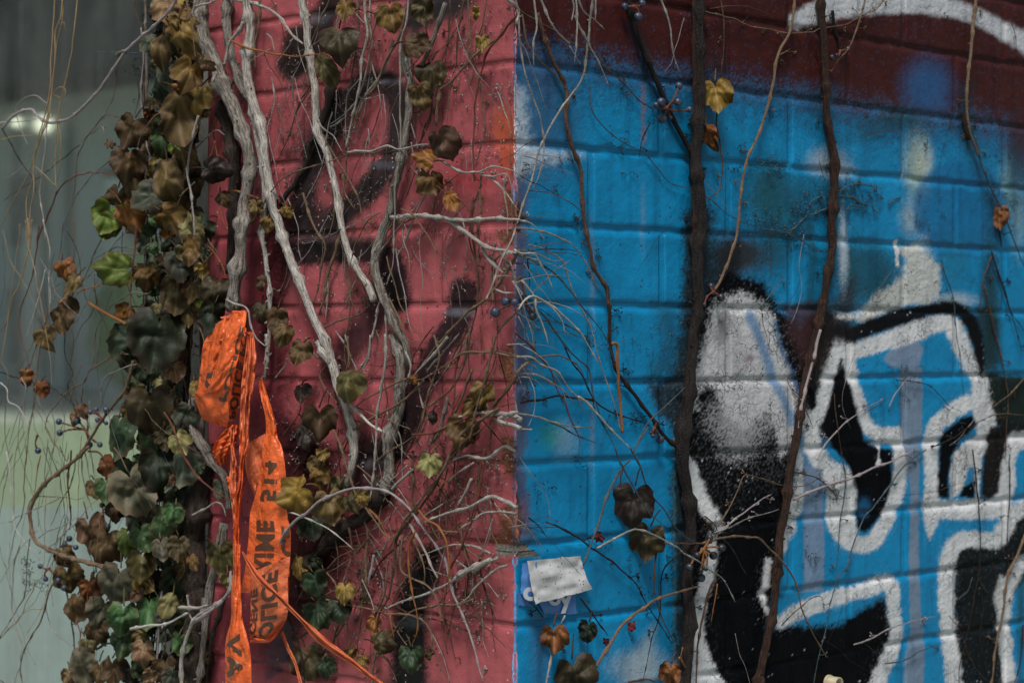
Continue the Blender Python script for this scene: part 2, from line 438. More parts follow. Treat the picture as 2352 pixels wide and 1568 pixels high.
S(RL, 'D', [(640, 1110), (710, 1200), (700, 1330), (600, 1450)], 150, 40, (.012, .006, .008), .9)  # black paint and the shade under the tape, both in this colour
G(RL, 'D', [(640, 1420), (676, 1440), (668, 1500), (640, 1540), (610, 1568), (616, 1470)], 5, (.045, .060, .085), .95, .2, 14)
B_(RL, 770, 1400, 22, 26, 12, (.035, .045, .06), .6); B_(RL, 815, 1420, 12, 12, 8, (.04, .05, .07), .6)
S(RL, 'D', [(1183, -300), (1182, 600), (1183, 1800)], 3, 4, (.10, .05, .09), .5, 1.2, 3)
B_(RL, 1160, 300, 30, 50, 20, (.50, .10, .04), .8); B_(RL, 1172, 370, 22, 34, 12, (.42, .075, .03), .85)
B_(RL, 1178, 340, 8, 10, 6, (.62, .12, .04), .6)
B_(RL, 1080, 410, 50, 30, 30, (.44, .05, .06), .6)
B_(RL, 1060, 930, 60, 40, 40, (.30, .045, .05), .5)
B_(RL, 540, 640, 90, 400, 60, (.24, .035, .05), .5)
B_(RL, 560, 1300, 90, 500, 60, (.20, .03, .045), .6)
# bare brick and cement where the paint has come off: (face, polygon)
BARE = [('r', q('b1', [(1650, 1270), (1742, 1310), (1760, 1400), (1745, 1490), (1690, 1480), (1635, 1460), (1630, 1360)]), BRICK),
        ('r', q('b2', [(1590, 60), (1760, 60), (1760, 190), (1680, 180), (1640, 150), (1600, 130)]), BRICK),
        ('r', q('b2', [(1680, 830), (1720, 880), (1745, 930), (1740, 1090), (1650, 1070), (1610, 1010), (1605, 930)]), BRICK),
        ('r', q('b2', [(1620, 1450), (1700, 1460), (1718, 1568), (1720, 1700), (1640, 1690), (1620, 1600)]), BRICK),
        ('r', q('b3', [(1605, 395), (1742, 380), (1760, 640), (1560, 640), (1530, 600), (1610, 560)]), BRICK),
        ('r', q('b3', [(1570, 640), (1760, 640), (1760, 716), (1590, 712)]), CEM),
        ('b', q('s', [(180, -40), (260, 20), (420, 30), (450, 80), (500, 150), (560, 200), (620, 240), (640, 300), (500, 320), (350, 300), (180, 310)]), (.16, .145, .125)),
        ('b', q('D', [(1170, 465), (1196, 470), (1204, 500), (1198, 535), (1170, 540)]), (.10, .05, .045)),
        ('b', q('D', [(1170, 1130), (1194, 1140), (1203, 1200), (1198, 1240), (1170, 1240)]), (.09, .06, .07))]

def paint(X, Y, face):
    """base colour, bare mask, chalky-white mask for points of one face given in the measuring grid"""
    n = X.size
    base = PINK if face == 'r' else BLUE
    C = np.tile(np.array(base), (n, 1))
    big = vnoise(X / 90, Y / 90, 3) * .5 + vnoise(X / 30, Y / 30, 4) * .3
    C *= (1 + .16 * big)[:, None]
    grain = rng.uniform(-1, 1, n)
    wobx = vnoise(X / 14, Y / 14, 8) * .7 + vnoise(X / 5, Y / 5, 9) * .3
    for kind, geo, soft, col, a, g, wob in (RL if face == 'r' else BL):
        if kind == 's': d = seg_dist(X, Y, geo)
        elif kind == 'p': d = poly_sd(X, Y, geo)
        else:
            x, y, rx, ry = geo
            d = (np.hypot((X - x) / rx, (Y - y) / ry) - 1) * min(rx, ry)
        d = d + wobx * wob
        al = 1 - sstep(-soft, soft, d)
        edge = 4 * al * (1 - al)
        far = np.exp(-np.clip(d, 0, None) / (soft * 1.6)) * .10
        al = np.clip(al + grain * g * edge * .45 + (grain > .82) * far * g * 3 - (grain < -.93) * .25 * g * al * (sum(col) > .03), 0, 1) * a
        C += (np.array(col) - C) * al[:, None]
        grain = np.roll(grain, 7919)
    bare = np.zeros(n)
    wob2 = vnoise(X / 6, Y / 6, 21) * 4 + vnoise(X / 2.5, Y / 2.5, 22) * 2
    for f_, pg, col in BARE:
        if f_ != face: continue
        d = poly_sd(X, Y, pg) + wob2
        al = 1 - sstep(-1, 1.5, d)
        cc = np.array(col) * (1 + .35 * vnoise(X / 4, Y / 4, 5) + .2 * grain)[:, None]
        C += (cc - C) * al[:, None]
        bare = np.maximum(bare, al)
    C = np.clip(C, .003, 1)
    if face == 'b':
        fl = (X > 1575) & (Y > 700) & (C.max(axis=1) < .03)
        den = .0015 + .014 * sstep(.2, .9, vnoise(X / 30, Y / 30, 61)) + .022 * np.exp(-(np.hypot((X - 1700) / 90, (Y - 1030) / 70)) ** 2)
        hit = fl & (rng.uniform(0, 1, n) < den)
        C[hit] = np.array(WHITE) * rng.uniform(.05, .95, hit.sum())[:, None]
    lum = C.min(axis=1)
    white = sstep(.25, .45, lum)
    return C, bare, white
# ------------------------------------------------------------------ painted brick corner
def paint_material():
    m = NT('wall_paint')
    pos = m.node('ShaderNodeNewGeometry').outputs['Position']
    col = m.attr('paint'); bare = m.attr('bare', 2); white = m.attr('white', 2)
    red = m.attr('redface', 2)
    n1 = m.noise(pos, 28, 5); n2 = m.noise(pos, 900, 2); n3 = m.noise(pos, 140, 4)
    c = m.mix(m.mr(n1, .3, .7, .0, .40), col, (.45, .5, .55, 1), 'MULTIPLY')
    # dust in streaks
    mp = m.node('ShaderNodeMapping'); mp.inputs['Scale'].default_value = (60, 60, 6); m.link(pos, mp.inputs[0])
    st = m.noise(mp.outputs[0], 1.0, 4)
    c = m.mix(m.mr(st, .52, .75, 0, .45), c, (.35, .38, .42, 1), 'MULTIPLY')
    # tiny holdfast pads left by the creeper
    v1 = m.node('ShaderNodeTexVoronoi'); v1.inputs['Scale'].default_value = 150; m.link(pos, v1.inputs[0])
    v2 = m.node('ShaderNodeTexVoronoi'); v2.inputs['Scale'].default_value = 95; m.link(pos, v2.inputs[0])
    sep1 = m.node('ShaderNodeSeparateColor'); m.link(v1.outputs['Color'], sep1.inputs[0])
    sep2 = m.node('ShaderNodeSeparateColor'); m.link(v2.outputs['Color'], sep2.inputs[0])
    clump = m.noise(pos, 17, 3)
    dots = m.math('MULTIPLY', m.math('LESS_THAN', v1.outputs['Distance'], .15), m.math('GREATER_THAN', sep1.outputs[0], m.mr(clump, .42, .66, 1.0, .45)))
    dk = m.math('MULTIPLY', m.math('LESS_THAN', v2.outputs['Distance'], .12), m.math('GREATER_THAN', sep2.outputs[0], m.mr(clump, .35, .65, .5, .95)))
    dots_r = m.math('MULTIPLY', dots, red)
    c = m.mix(m.math('MULTIPLY', dots_r, .62), c, (.60, .46, .46, 1))
    c = m.mix(m.math('MULTIPLY', dk, .75), c, (.03, .015, .015, 1))
    # crazing in the thick white coats
    vc = m.node('ShaderNodeTexVoronoi', feature='DISTANCE_TO_EDGE'); vc.inputs['Scale'].default_value = 42
    vm = m.node('ShaderNodeVectorMath', operation='ADD')
    nv = m.node('ShaderNodeTexNoise'); nv.inputs['Scale'].default_value = 60; m.link(pos, nv.inputs[0])
    sc = m.node('ShaderNodeVectorMath', operation='SCALE'); sc.inputs['Scale'].default_value = .05; m.link(nv.outputs['Color'], sc.inputs[0])
    m.link(pos, vm.inputs[0]); m.link(sc.outputs[0], vm.inputs[1]); m.link(vm.outputs[0], vc.inputs[0])
    crack = m.math('MULTIPLY', m.mr(vc.outputs['Distance'], 0.0, .035, 1, 0), m.math('MULTIPLY', white, m.mr(m.noise(pos, 14, 3), .45, .6, 0, 1)))
    c = m.mix(m.math('MULTIPLY', crack, .8), c, (.03, .03, .035, 1))
    m.link(c, m.b.inputs['Base Color'])
    m.link(m.math('ADD', m.mr(n3, .3, .7, .28, .5), m.math('MULTIPLY', bare, .4), True), m.b.inputs['Roughness'])
    sx = m.node('ShaderNodeSeparateColor'); m.link(c, sx.inputs[0])
    m.link(m.mr(m.math('MAXIMUM', sx.outputs[0], sx.outputs[2]), .01, .15, .03, .22), m.b.inputs['Specular IOR Level'])   # matt black spray, glossier colours
    h = m.math('ADD', m.math('MULTIPLY', n2, .25), m.math('ADD', m.math('MULTIPLY', n3, .9), m.math('MULTIPLY', m.math('ADD', dots_r, dk), .9)))
    h = m.math('SUBTRACT', h, m.math('MULTIPLY', crack, 1.6))
    h2 = m.math('ADD', h, m.math('MULTIPLY', m.noise(pos, 420, 3), m.math('ADD', m.math('MULTIPLY', bare, 1.5), .7)))
    m.link(m.bump(h2, .0007, .9), m.b.inputs['Normal'])
    return m.m
WALLM = paint_material()

LB = .2084            # brick + joint, along the wall
HC = 185 * D0 / F     # course height
Z0 = ZC + (CY - 1250) * D0 / F   # a bed joint
R2 = math.sqrt(.5)
EDGE_X = 478.0
u_ = (EDGE_X - CX) / F
S_END = ((D0 - XC) / (1 + u_) - D0) / R2          # where the pink wall ends at the window

def wall_xyz(s, z, h, face):
    """s along the face from the corner, h in front of the face"""
    sx = 1 if face == 'b' else -1
    return np.stack([sx * s * R2 - (-sx) * 0 + (sx * h * R2), s * R2 - h * R2, z], axis=-1)

def relief(s, z, face, row):
    """height of the painted surface (metres, negative in the joints)"""
    zb = Z0 + row * HC
    eb = z - zb; et = zb + HC - z
    wb_ = vnoise(s * 55, z * 6 + row * 9, 31) * .0016
    kf = .7 if face == 'r' else 1.0
    lo = -0.0017 * kf * (1 - sstep(0.0004, .0050, eb + wb_))       # steep arris at the foot of each brick
    hi = -0.0027 * kf * (1 - sstep(0.0005, .0095, et + wb_))       # worn, sloping top
    stretch_b = (row % 2 != 0)
    first = LB if (stretch_b if face == 'b' else not stretch_b) else LB / 2
    k = np.round((s - first) / LB)
    js = np.where(s < first - LB / 2, 1e3, first + np.maximum(k, 0) * LB)
    e = np.abs(s - js) + vnoise(z * 60, s * 5, 33) * .0012
    d_ = (.0008 if face == 'r' else .0013) * (1 + .8 * vnoise(z * 20, s * 9, 39))
    he = -d_ * (1 - sstep(0.0005, .0085, e))
    h = np.minimum(np.minimum(lo, hi), he) + .3 * np.maximum(np.minimum(lo, hi), he)
    h += vnoise(s * 30, z * 30, 35) * .0004 + vnoise(s * 110, z * 110, 36) * .00022 + vnoise(s * 260, z * 260, 37) * .00016
    return h

def face_grid(s0, s1, z0, z1, face, row, fine=True, skirt=True, dh=0.0):
    ds, dz = (.0021, .0016) if fine else (.015, .012)
    ns = max(2, int(round((s1 - s0) / ds)) + 1); nz = max(2, int(round((z1 - z0) / dz)) + 1)
    s = np.linspace(s0, s1, ns); z = np.linspace(z0, z1, nz)
    S_, Z_ = np.meshgrid(s, z)
    h = relief(S_, Z_, face, row) + dh
    wsh = 1.0
    # rounded nose at the corner of the building
    near = np.clip(1 - S_ / .004, 0, 1)
    h = h - (.0012 + .0022 * sstep(.25, .8, vnoise(Z_ * 85, Z_ * 0, 71)) + .0008 * vnoise(Z_ * 400, Z_ * 0, 72)) * near ** 2
    px, py = inv(*[np.moveaxis(wall_xyz(S_, Z_, 0 * S_, face), -1, 0)[i] for i in range(3)])
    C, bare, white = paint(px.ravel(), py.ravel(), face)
    h = h - .0013 * bare.reshape(h.shape) + .0004 * vnoise(px / 3, py / 3, 50) * white.reshape(h.shape)
    V = wall_xyz(S_, Z_, h, face).reshape(-1, 3)
    idx = np.arange(ns * nz).reshape(nz, ns)
    q4 = np.stack([idx[:-1, :-1], idx[:-1, 1:], idx[1:, 1:], idx[1:, :-1]], axis=-1).reshape(-1, 4)
    if face == 'r': q4 = q4[:, ::-1]
    if skirt:
        ring = np.concatenate([idx[0, :], idx[1:, -1], idx[-1, -2::-1], idx[-2:0:-1, 0]])
        push = np.clip(S_.ravel()[ring] * .8, 0, .03)[:, None]
        V2 = V[ring] + push * np.array([(-1 if face == 'b' else 1) * R2, R2, 0])
        j = np.arange(len(ring)) + len(V)
        jn = np.roll(j, -1); rn = np.roll(ring, -1)
        sk = np.stack([ring, j, jn, rn], axis=-1)
        if face == 'r': sk = sk[:, ::-1]
        V = np.concatenate([V, V2]); q4 = np.concatenate([q4, sk])
        C = np.concatenate([C, C[ring]]); bare = np.concatenate([bare, bare[ring]]); white = np.concatenate([white, white[ring]])
    return V, q4, C, bare, white

def pack(parts, name, parent, face_flags):
    Vs, Qs, Cs, Bs, Ws, Rs = [], [], [], [], [], []
    n = 0
    for (V, Q, C, b, w), fl in zip(parts, face_flags):
        Vs.append(V); Qs.append(Q + n); Cs.append(C); Bs.append(b); Ws.append(w); Rs.append(np.full(len(V), fl)); n += len(V)
    C = np.concatenate(Cs)
    return mesh_obj(name, np.concatenate(Vs), np.concatenate(Qs), WALLM, parent, True,
                    {'paint': ('FLOAT_COLOR', np.concatenate([C, np.ones((len(C), 1))], 1)), 'bare': ('FLOAT', np.concatenate(Bs)),
                     'white': ('FLOAT', np.concatenate(Ws)), 'redface': ('FLOAT', np.concatenate(Rs))})

wall = empty('brick_wall', (0, 0, 0))
tag(wall, 'painted brick corner, dull pink on the left face and bright blue graffiti on the right', 'brick wall')
J = .0042             # half a joint
S_BLUE_FINE, S_BLUE_END = .93, 1.70
for row in range(-4, 13):
    fine_row = -3 <= row <= 7
    z0, z1 = Z0 + row * HC + J * .4, Z0 + (row + 1) * HC - J
    stretch_b = (row % 2 != 0)
    fb = LB if stretch_b else LB / 2
    fr = LB / 2 if stretch_b else LB
    # the corner brick shows one side and one end
    pb = face_grid(0, fb - J, z0, z1, 'b', row, fine_row)
    pr = face_grid(0, fr - J, z0, z1, 'r', row, fine_row)
    pack([pb, pr], 'brick', wall, [0., 1.])
    s = fb
    while s < S_BLUE_END:
        pack([face_grid(s + J, s + LB - J, z0, z1, 'b', row, fine_row and s < S_BLUE_FINE)], 'brick', wall, [0.])
        s += LB
    s = fr
    while s < S_END - .01:
        e = min(s + LB - J, S_END)
        if S_END - e < .03: e = S_END
        pack([face_grid(s + J, e, z0, z1, 'r', row, fine_row)], 'brick', wall, [1.])
        s += LB
# mortar: painted joints, one sheet per face a hair behind the brick edges
for face, s1, fl in (('b', 1.9, 0.), ('r', S_END, 1.)):
    parts = []
    for row in range(-4, 14):
        zb = Z0 + row * HC
        fine = -3 <= row <= 8
        stretch_b = (row % 2 != 0)
        first = LB if (stretch_b if face == 'b' else not stretch_b) else LB / 2
        sm = min(s1, 1.05)
        ds, dz = (.0025, .0014) if fine else (.02, .005)
        def strip(sa, sb, za, zc_, ns, nz):
            S_, Z_ = np.meshgrid(np.linspace(sa, sb, ns), np.linspace(za, zc_, nz))
            h = np.where(Z_ >= zb, relief(S_, Z_, face, row), relief(S_, Z_, face, row - 1)) - .0003
            px, py = inv(*[np.moveaxis(wall_xyz(S_, Z_, 0 * S_, face), -1, 0)[i] for i in range(3)])
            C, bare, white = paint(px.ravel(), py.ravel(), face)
            V = wall_xyz(S_, Z_, h, face).reshape(-1, 3)
            idx = np.arange(ns * nz).reshape(nz, ns)
            q4 = np.stack([idx[:-1, :-1], idx[:-1, 1:], idx[1:, 1:], idx[1:, :-1]], axis=-1).reshape(-1, 4)
            if face == 'r': q4 = q4[:, ::-1]
            parts.append((V, q4, C, bare, white))
        ns = max(3, int(sm / ds))
        strip(0.0005, sm, zb - J * 1.6, zb + J * 1.3, ns, 9 if fine else 4)
        if s1 > sm: strip(sm, s1, zb - J * 1.6, zb + J * 1.3, 40, 4)
        s = first
        while s < s1 - .005:
            strip(s - J * 1.6, min(s + J * 1.6, s1), zb + J, zb + HC - J, 7, 44 if fine else 8)
            s += LB
    pack(parts, 'mortar_joints', wall, [fl] * len(parts))
# the masonry behind and beyond
core = MB()
def wp(s, z, h, face): return wall_xyz(np.array(float(s)), np.array(float(z)), np.array(float(h)), face)
ZT, ZB_ = Z0 + 13 * HC, Z0 - 4 * HC
def slab(face, sa, sb, za, zb, h0, h1):
    V = [wp(sa, za, h0, face), wp(sb, za, h0, face), wp(sb, zb, h0, face), wp(sa, zb, h0, face),
         wp(sa, za, h1, face), wp(sb, za, h1, face), wp(sb, zb, h1, face), wp(sa, zb, h1, face)]
    core.add(V, [(0, 1, 2, 3), (7, 6, 5, 4), (0, 4, 5, 1), (1, 5, 6, 2), (2, 6, 7, 3), (3, 7, 4, 0)])
slab('b', .031, 5.0, 0, 4.2, -.012, -.03)
slab('r', .031, S_END, 0, 4.2, -.012, -.03)
slab('b', .25, 5.0, 0, 4.2, -.03, -.20)
slab('b', 0.012, .05, ZT - .002, 4.2, -.003, -.012)
cm = NT('masonry_core'); cm.b.inputs['Base Color'].default_value = (.16, .10, .09, 1); cm.b.inputs['Roughness'].default_value = .9
core.build('masonry', cm.m, wall, smooth=False)
# ------------------------------------------------------------------ window at the left
def RW(s, z, h): return wp(s, z, h, 'r')
def s_of(x, h=0.0):
    """distance along the pink face line, of measured x, at h in front of the face"""
    p = P(x, CY, h, 'r')
    # remove the offset along the normal (-R2,-R2)
    return float((p[1] + h * R2) / R2)
win = empty('shop_window', tuple(RW(S_END + .3, .3, -.07)))
tag(win, 'large dusty shop window with grey metal frame, reflecting the street, left of the ivy', 'window')
def slab2(name, sa, sb, za, zb, h0, h1, mat, bevel=.0):
    b = MB()
    V = [RW(sa, za, h0), RW(sb, za, h0), RW(sb, zb, h0), RW(sa, zb, h0), RW(sa, za, h1), RW(sb, za, h1), RW(sb, zb, h1), RW(sa, zb, h1)]
    b.add(V, [(3, 2, 1, 0), (4, 5, 6, 7), (0, 1, 5, 4), (1, 2, 6, 5), (2, 3, 7, 6), (3, 0, 4, 7)])
    o = b.build(name, mat, win, smooth=False)
    if bevel:
        mod = o.modifiers.new('bevel', 'BEVEL'); mod.width = bevel; mod.segments = 2
    return o
fm = NT('weathered_grey_metal')
pos = fm.node('ShaderNodeNewGeometry').outputs['Position']
n = fm.noise(pos, 40, 5); n2 = fm.noise(pos, 260, 3)
fm.link(fm.mix(fm.mr(n, .35, .7), (.15, .15, .135, 1), (.25, .24, .215, 1)), fm.b.inputs['Base Color'])
fm.b.inputs['Roughness'].default_value = .62; fm.b.inputs['Metallic'].default_value = .0
fm.link(fm.bump(n2, .0008, .8), fm.b.inputs['Normal'])
H_F = -.055
s_gl = s_of(322, H_F)
slab2('window_frame', s_of(352, H_F), s_gl, .3, 3.4, H_F, -.16, fm.m, .003)
slab2('window_frame', s_of(372, H_F - .02) - .0, s_of(354, H_F - .02), .3, 3.4, H_F - .03, -.16, fm.m, .002)
slab2('window_frame', s_of(452, H_F), s_of(374, H_F), .3, 3.4, H_F - .008, -.17, fm.m, .003)
slab2('window_frame', S_END - .04, s_of(454, H_F), .3, 3.4, H_F - .03, -.17, fm.m, .002)
sealm = NT('black_rubber'); sealm.b.inputs['Base Color'].default_value = (.012, .012, .013, 1); sealm.b.inputs['Roughness'].default_value = .5
slab2('seal', s_gl - .002, s_gl + .006, .34, 3.3, -.064, -.10, sealm.m)
gm = NT('dusty_glass')
pos = gm.node('ShaderNodeNewGeometry').outputs['Position']
mp = gm.node('ShaderNodeMapping'); mp.inputs['Scale'].default_value = (22, 22, 2.5); gm.link(pos, mp.inputs[0])
dust = gm.math('ADD', gm.math('MULTIPLY', gm.noise(mp.outputs[0], 1., 5), .5), gm.math('MULTIPLY', gm.noise(pos, 9, 5, .65), .5)); d2 = gm.noise(pos, 700, 2)
gl = gm.node('ShaderNodeBsdfGlossy'); gl.inputs['Roughness'].default_value = .03; gl.inputs['Color'].default_value = (.84, 1., .97, 1)
df = gm.node('ShaderNodeBsdfDiffuse')
gm.link(gm.mix(gm.mr(d2, .4, .75), (.12, .13, .125, 1), (.20, .21, .20, 1)), df.inputs['Color'])
mx = gm.node('ShaderNodeMixShader')
gm.link(gm.mr(dust, .38, .62, .90, .55), mx.inputs[0]); gm.link(df.outputs[0], mx.inputs[1]); gm.link(gl.outputs[0], mx.inputs[2])
gm.link(mx.outputs[0], gm.out.inputs['Surface'])
slab2('glass_pane', s_gl + .004, s_gl + 1.9, .35, 3.35, -.075, -.081, gm.m)
slab2('window_frame', s_gl + 1.895, s_gl + 1.96, .3, 3.4, H_F, -.16, fm.m, .003)
slab2('window_sill', S_END - .04, s_gl + 1.96, .22, .30, .0, -.17, fm.m, .004)
slab2('window_head', S_END - .04, s_gl + 1.96, 3.4, 3.5, .0, -.17, fm.m, .004)

# ------------------------------------------------------------------ ground and the street that the glass mirrors (lies to the left)
def flat(name, x0, x1, y0, y1, z, ca, cb, sc, rough=.9):
    m = NT(name)
    pos = m.node('ShaderNodeNewGeometry').outputs['Position']
    m.link(m.mix(m.noise(pos, sc, 5), c4(ca), c4(cb)), m.b.inputs['Base Color']); m.b.inputs['Roughness'].default_value = rough
    o = mesh_obj(name, [(x0, y0, z), (x1, y0, z), (x1, y1, z), (x0, y1, z)], [(0, 1, 2, 3)], m.m, None, False)
    tag(o, kind='structure')
    return o
flat('ground', -800, 800, -800, 800, 0.0, (.10, .10, .095), (.16, .155, .15), .6)
flat('pavement', -17.5, 6, -60, 60, .004, (.17, .20, .185), (.26, .30, .27), 3.)
flat('lawn', -38, -17.5, -60, 60, .004, (.17, .205, .12), (.26, .29, .17), 1.)
flat('road', -62, -38, -80, 80, .004, (.34, .34, .28), (.46, .45, .36), .4)
def simple(name, c, rough=.7, em=None):
    m = NT(name); m.b.inputs['Base Color'].default_value = c4(c); m.b.inputs['Roughness'].default_value = rough
    pos = m.node('ShaderNodeNewGeometry').outputs['Position']
    m.link(m.mix(m.noise(pos, 1.3, 4), c4(c), c4([k * .7 for k in c])), m.b.inputs['Base Color'])
    if em: m.b.inputs['Emission Color'].default_value = c4(c); m.b.inputs['Emission Strength'].default_value = em
    return m.m
bl = empty('office_building', (-66, 14, 0))   # turned to the street corner below
tag(bl, 'pale concrete building across the street, seen only mirrored in the window glass', 'building')
b = MB(); b.box((-80, -10, 0), (-66, 45, 9.2)); b.build('wall', simple('pale_concrete', (.74, .82, .77)), bl, False)
b = MB(); b.box((-82, -14, 9.2), (-63, 48, 24)); b.build('upper_storey', simple('dark_slate', (.055, .06, .062)), bl, False)
wm = simple('dark_window_glass', (.22, .26, .25), .2)
for i in range(9):
    for (za, zb) in ((.8, 3.2), (4.6, 6.8)):
        b = MB(); y = -6 + i * 5.3; b.box((-65.98, y, za), (-65.9, y + 2.1, zb)); b.build('window', wm, bl, False)
bl.rotation_euler[2] = math.radians(45)
hd = simple('hedge_green', (.20, .27, .13))
lamp_m = simple('lit_globe', (1., .92, .7), .5, 1.3)
for y, z in ((12.4, 7.2), (13.1, 7.25), (17., 7.1)):
    lp = empty('street_lamp', (-55, y, 0))
    tag(lp, {12.4: 'lit globe street lamp mirrored in the glass, brighter of the close pair', 13.1: 'lit globe street lamp mirrored in the glass, dimmer of the close pair', 17.: 'lit globe street lamp standing apart from the close pair'}[y], 'lamp', 'lit globe lamps across the street')
    r_ = .24 if y != 13.1 else .13
    V = []; Fc = []
    for i in range(7):
        th = math.pi * i / 6
        for k in range(12): V.append((-55 + r_ * math.sin(th) * math.cos(k * math.pi / 6), y + r_ * math.sin(th) * math.sin(k * math.pi / 6), z + r_ * math.cos(th)))
    for i in range(6):
        for k in range(12): Fc.append((i * 12 + k, i * 12 + (k + 1) % 12, (i + 1) * 12 + (k + 1) % 12, (i + 1) * 12 + k))
    mesh_obj('globe', V, Fc, lamp_m, lp)
    b = MB(); b.box((-55.05, y - .05, 0), (-54.95, y + .05, z - .2)); b.build('pole', simple('lamp_pole', (.1, .1, .1)), lp, False)
ph = simple('pale_post', (.7, .74, .72)); pd = simple('dark_post', (.10, .12, .12))
for i, (y, w, h, mt, lb) in enumerate(((9.6, .5, 5.4, ph, 'pale square post nearest the corner shrub, mirrored in the glass'), (10.7, .18, 6.8, pd, 'thin dark post mirrored in the glass, between the two pale posts'), (11.6, .35, 4.2, ph, 'shorter pale square post mirrored in the window glass'))):
    b = MB(); b.box((-50 - w / 2, y - w / 2, 0), (-50 + w / 2, y + w / 2, h)); o = b.build('bollard_post', mt, None, False); tag(o, lb, 'post')
for i, (y, w, h) in enumerate(((7.5, 3.2, 3.8), (13.8, 1.7, 3.0))):
    V = []; Fc = []
    for a in range(13):
        for k in range(20):
            th = math.pi * a / 12; ph = 2 * math.pi * k / 20
            r_ = 1 + .18 * math.sin(5 * ph + a) + .1 * math.sin(3 * a + k)
            V.append((-45 + 1.4 * r_ * math.sin(th) * math.cos(ph), y + w * .5 * r_ * math.sin(th) * math.sin(ph), h * .5 + h * .5 * math.cos(th)))
    for a in range(12):
        for k in range(20): Fc.append((a * 20 + k, a * 20 + (k + 1) % 20, (a + 1) * 20 + (k + 1) % 20, (a + 1) * 20 + k))
    o = mesh_obj('clipped_shrub', V, Fc, hd)
    tag(o, ['wide clipped green shrub by the road, mirrored in the window', 'narrow clipped green shrub by the road, mirrored in the window'][i], 'shrub')
# ------------------------------------------------------------------ bark, leaf and berry materials
def bark(name, a, b, rough=.85, bs=1., streak=14):
    m = NT(name)
    tp = m.attr('tp', 1)      # (cos, sin, metres along)
    mp = m.node('ShaderNodeMapping'); mp.inputs['Scale'].default_value = (1.6, 1.6, streak * 3); m.link(tp, mp.inputs[0])
    n1 = m.noise(mp.outputs[0], 2.2, 5, .65)
    pos = m.node('ShaderNodeNewGeometry').outputs['Position']
    n2 = m.noise(pos, 60, 4); n3 = m.noise(pos, 600, 3)
    c = m.mix(m.mr(n1, .38, .62), c4([k * .7 for k in b]), c4(a))
    c = m.mix(m.mr(n2, .40, .70, 0, .5), c, c4(b))
    c = m.mix(m.mr(n3, .62, .75, 0, .5), c, c4([k * 1.5 + .03 for k in a]))
    v = m.node('ShaderNodeTexVoronoi'); v.inputs['Scale'].default_value = 210; m.link(pos, v.inputs[0])
    c = m.mix(m.mr(v.outputs['Distance'], .14, .22, .55, 0), c, c4([k * .35 for k in b]))
    m.link(c, m.b.inputs['Base Color']); m.b.inputs['Roughness'].default_value = rough
    m.b.inputs['Specular IOR Level'].default_value = .3
    h = m.math('ADD', n1, m.math('MULTIPLY', n3, .4))
    m.link(m.bump(h, .0026 * bs, 1.), m.b.inputs['Normal'])
    return m.m
BK = {
    'pale': bark('pale_bark', (.52, .50, .47), (.17, .15, .13), .8, .6),
    'grey': bark('grey_bark', (.40, .375, .34), (.10, .082, .068), .9, 1.6),
    'tan': bark('tan_bark', (.27, .19, .125), (.11, .065, .04), .8, .7),
    'brown': bark('brown_bark', (.17, .095, .06), (.06, .032, .02), .8, .8),
    'red': bark('reddish_bark', (.22, .075, .05), (.10, .03, .022), .7, .6),
    'dark': bark('dark_bark', (.060, .042, .032), (.016, .011, .009), .9, 1.8),
    'black': bark('sooty_bark', (.030, .022, .020), (.006, .005, .005), .75, 2.),
    'rust': bark('rusty_bark', (.080, .036, .022), (.012, .007, .006), .85, 2.),
    'straw': bark('straw_stem', (.46, .35, .20), (.25, .165, .085), .6, .4, 4),
    'orange': bark('orange_stem', (.32, .13, .035), (.18, .07, .02), .6, .4, 4),
    'white': bark('bleached_stem', (.55, .54, .50), (.36, .34, .31), .7, .4),
    'bluish': bark('overpainted_stem', (.11, .16, .19), (.03, .055, .07), .6, .7),
    'lil': bark('mauve_stem', (.42, .38, .39), (.24, .20, .21), .7, .5),
}

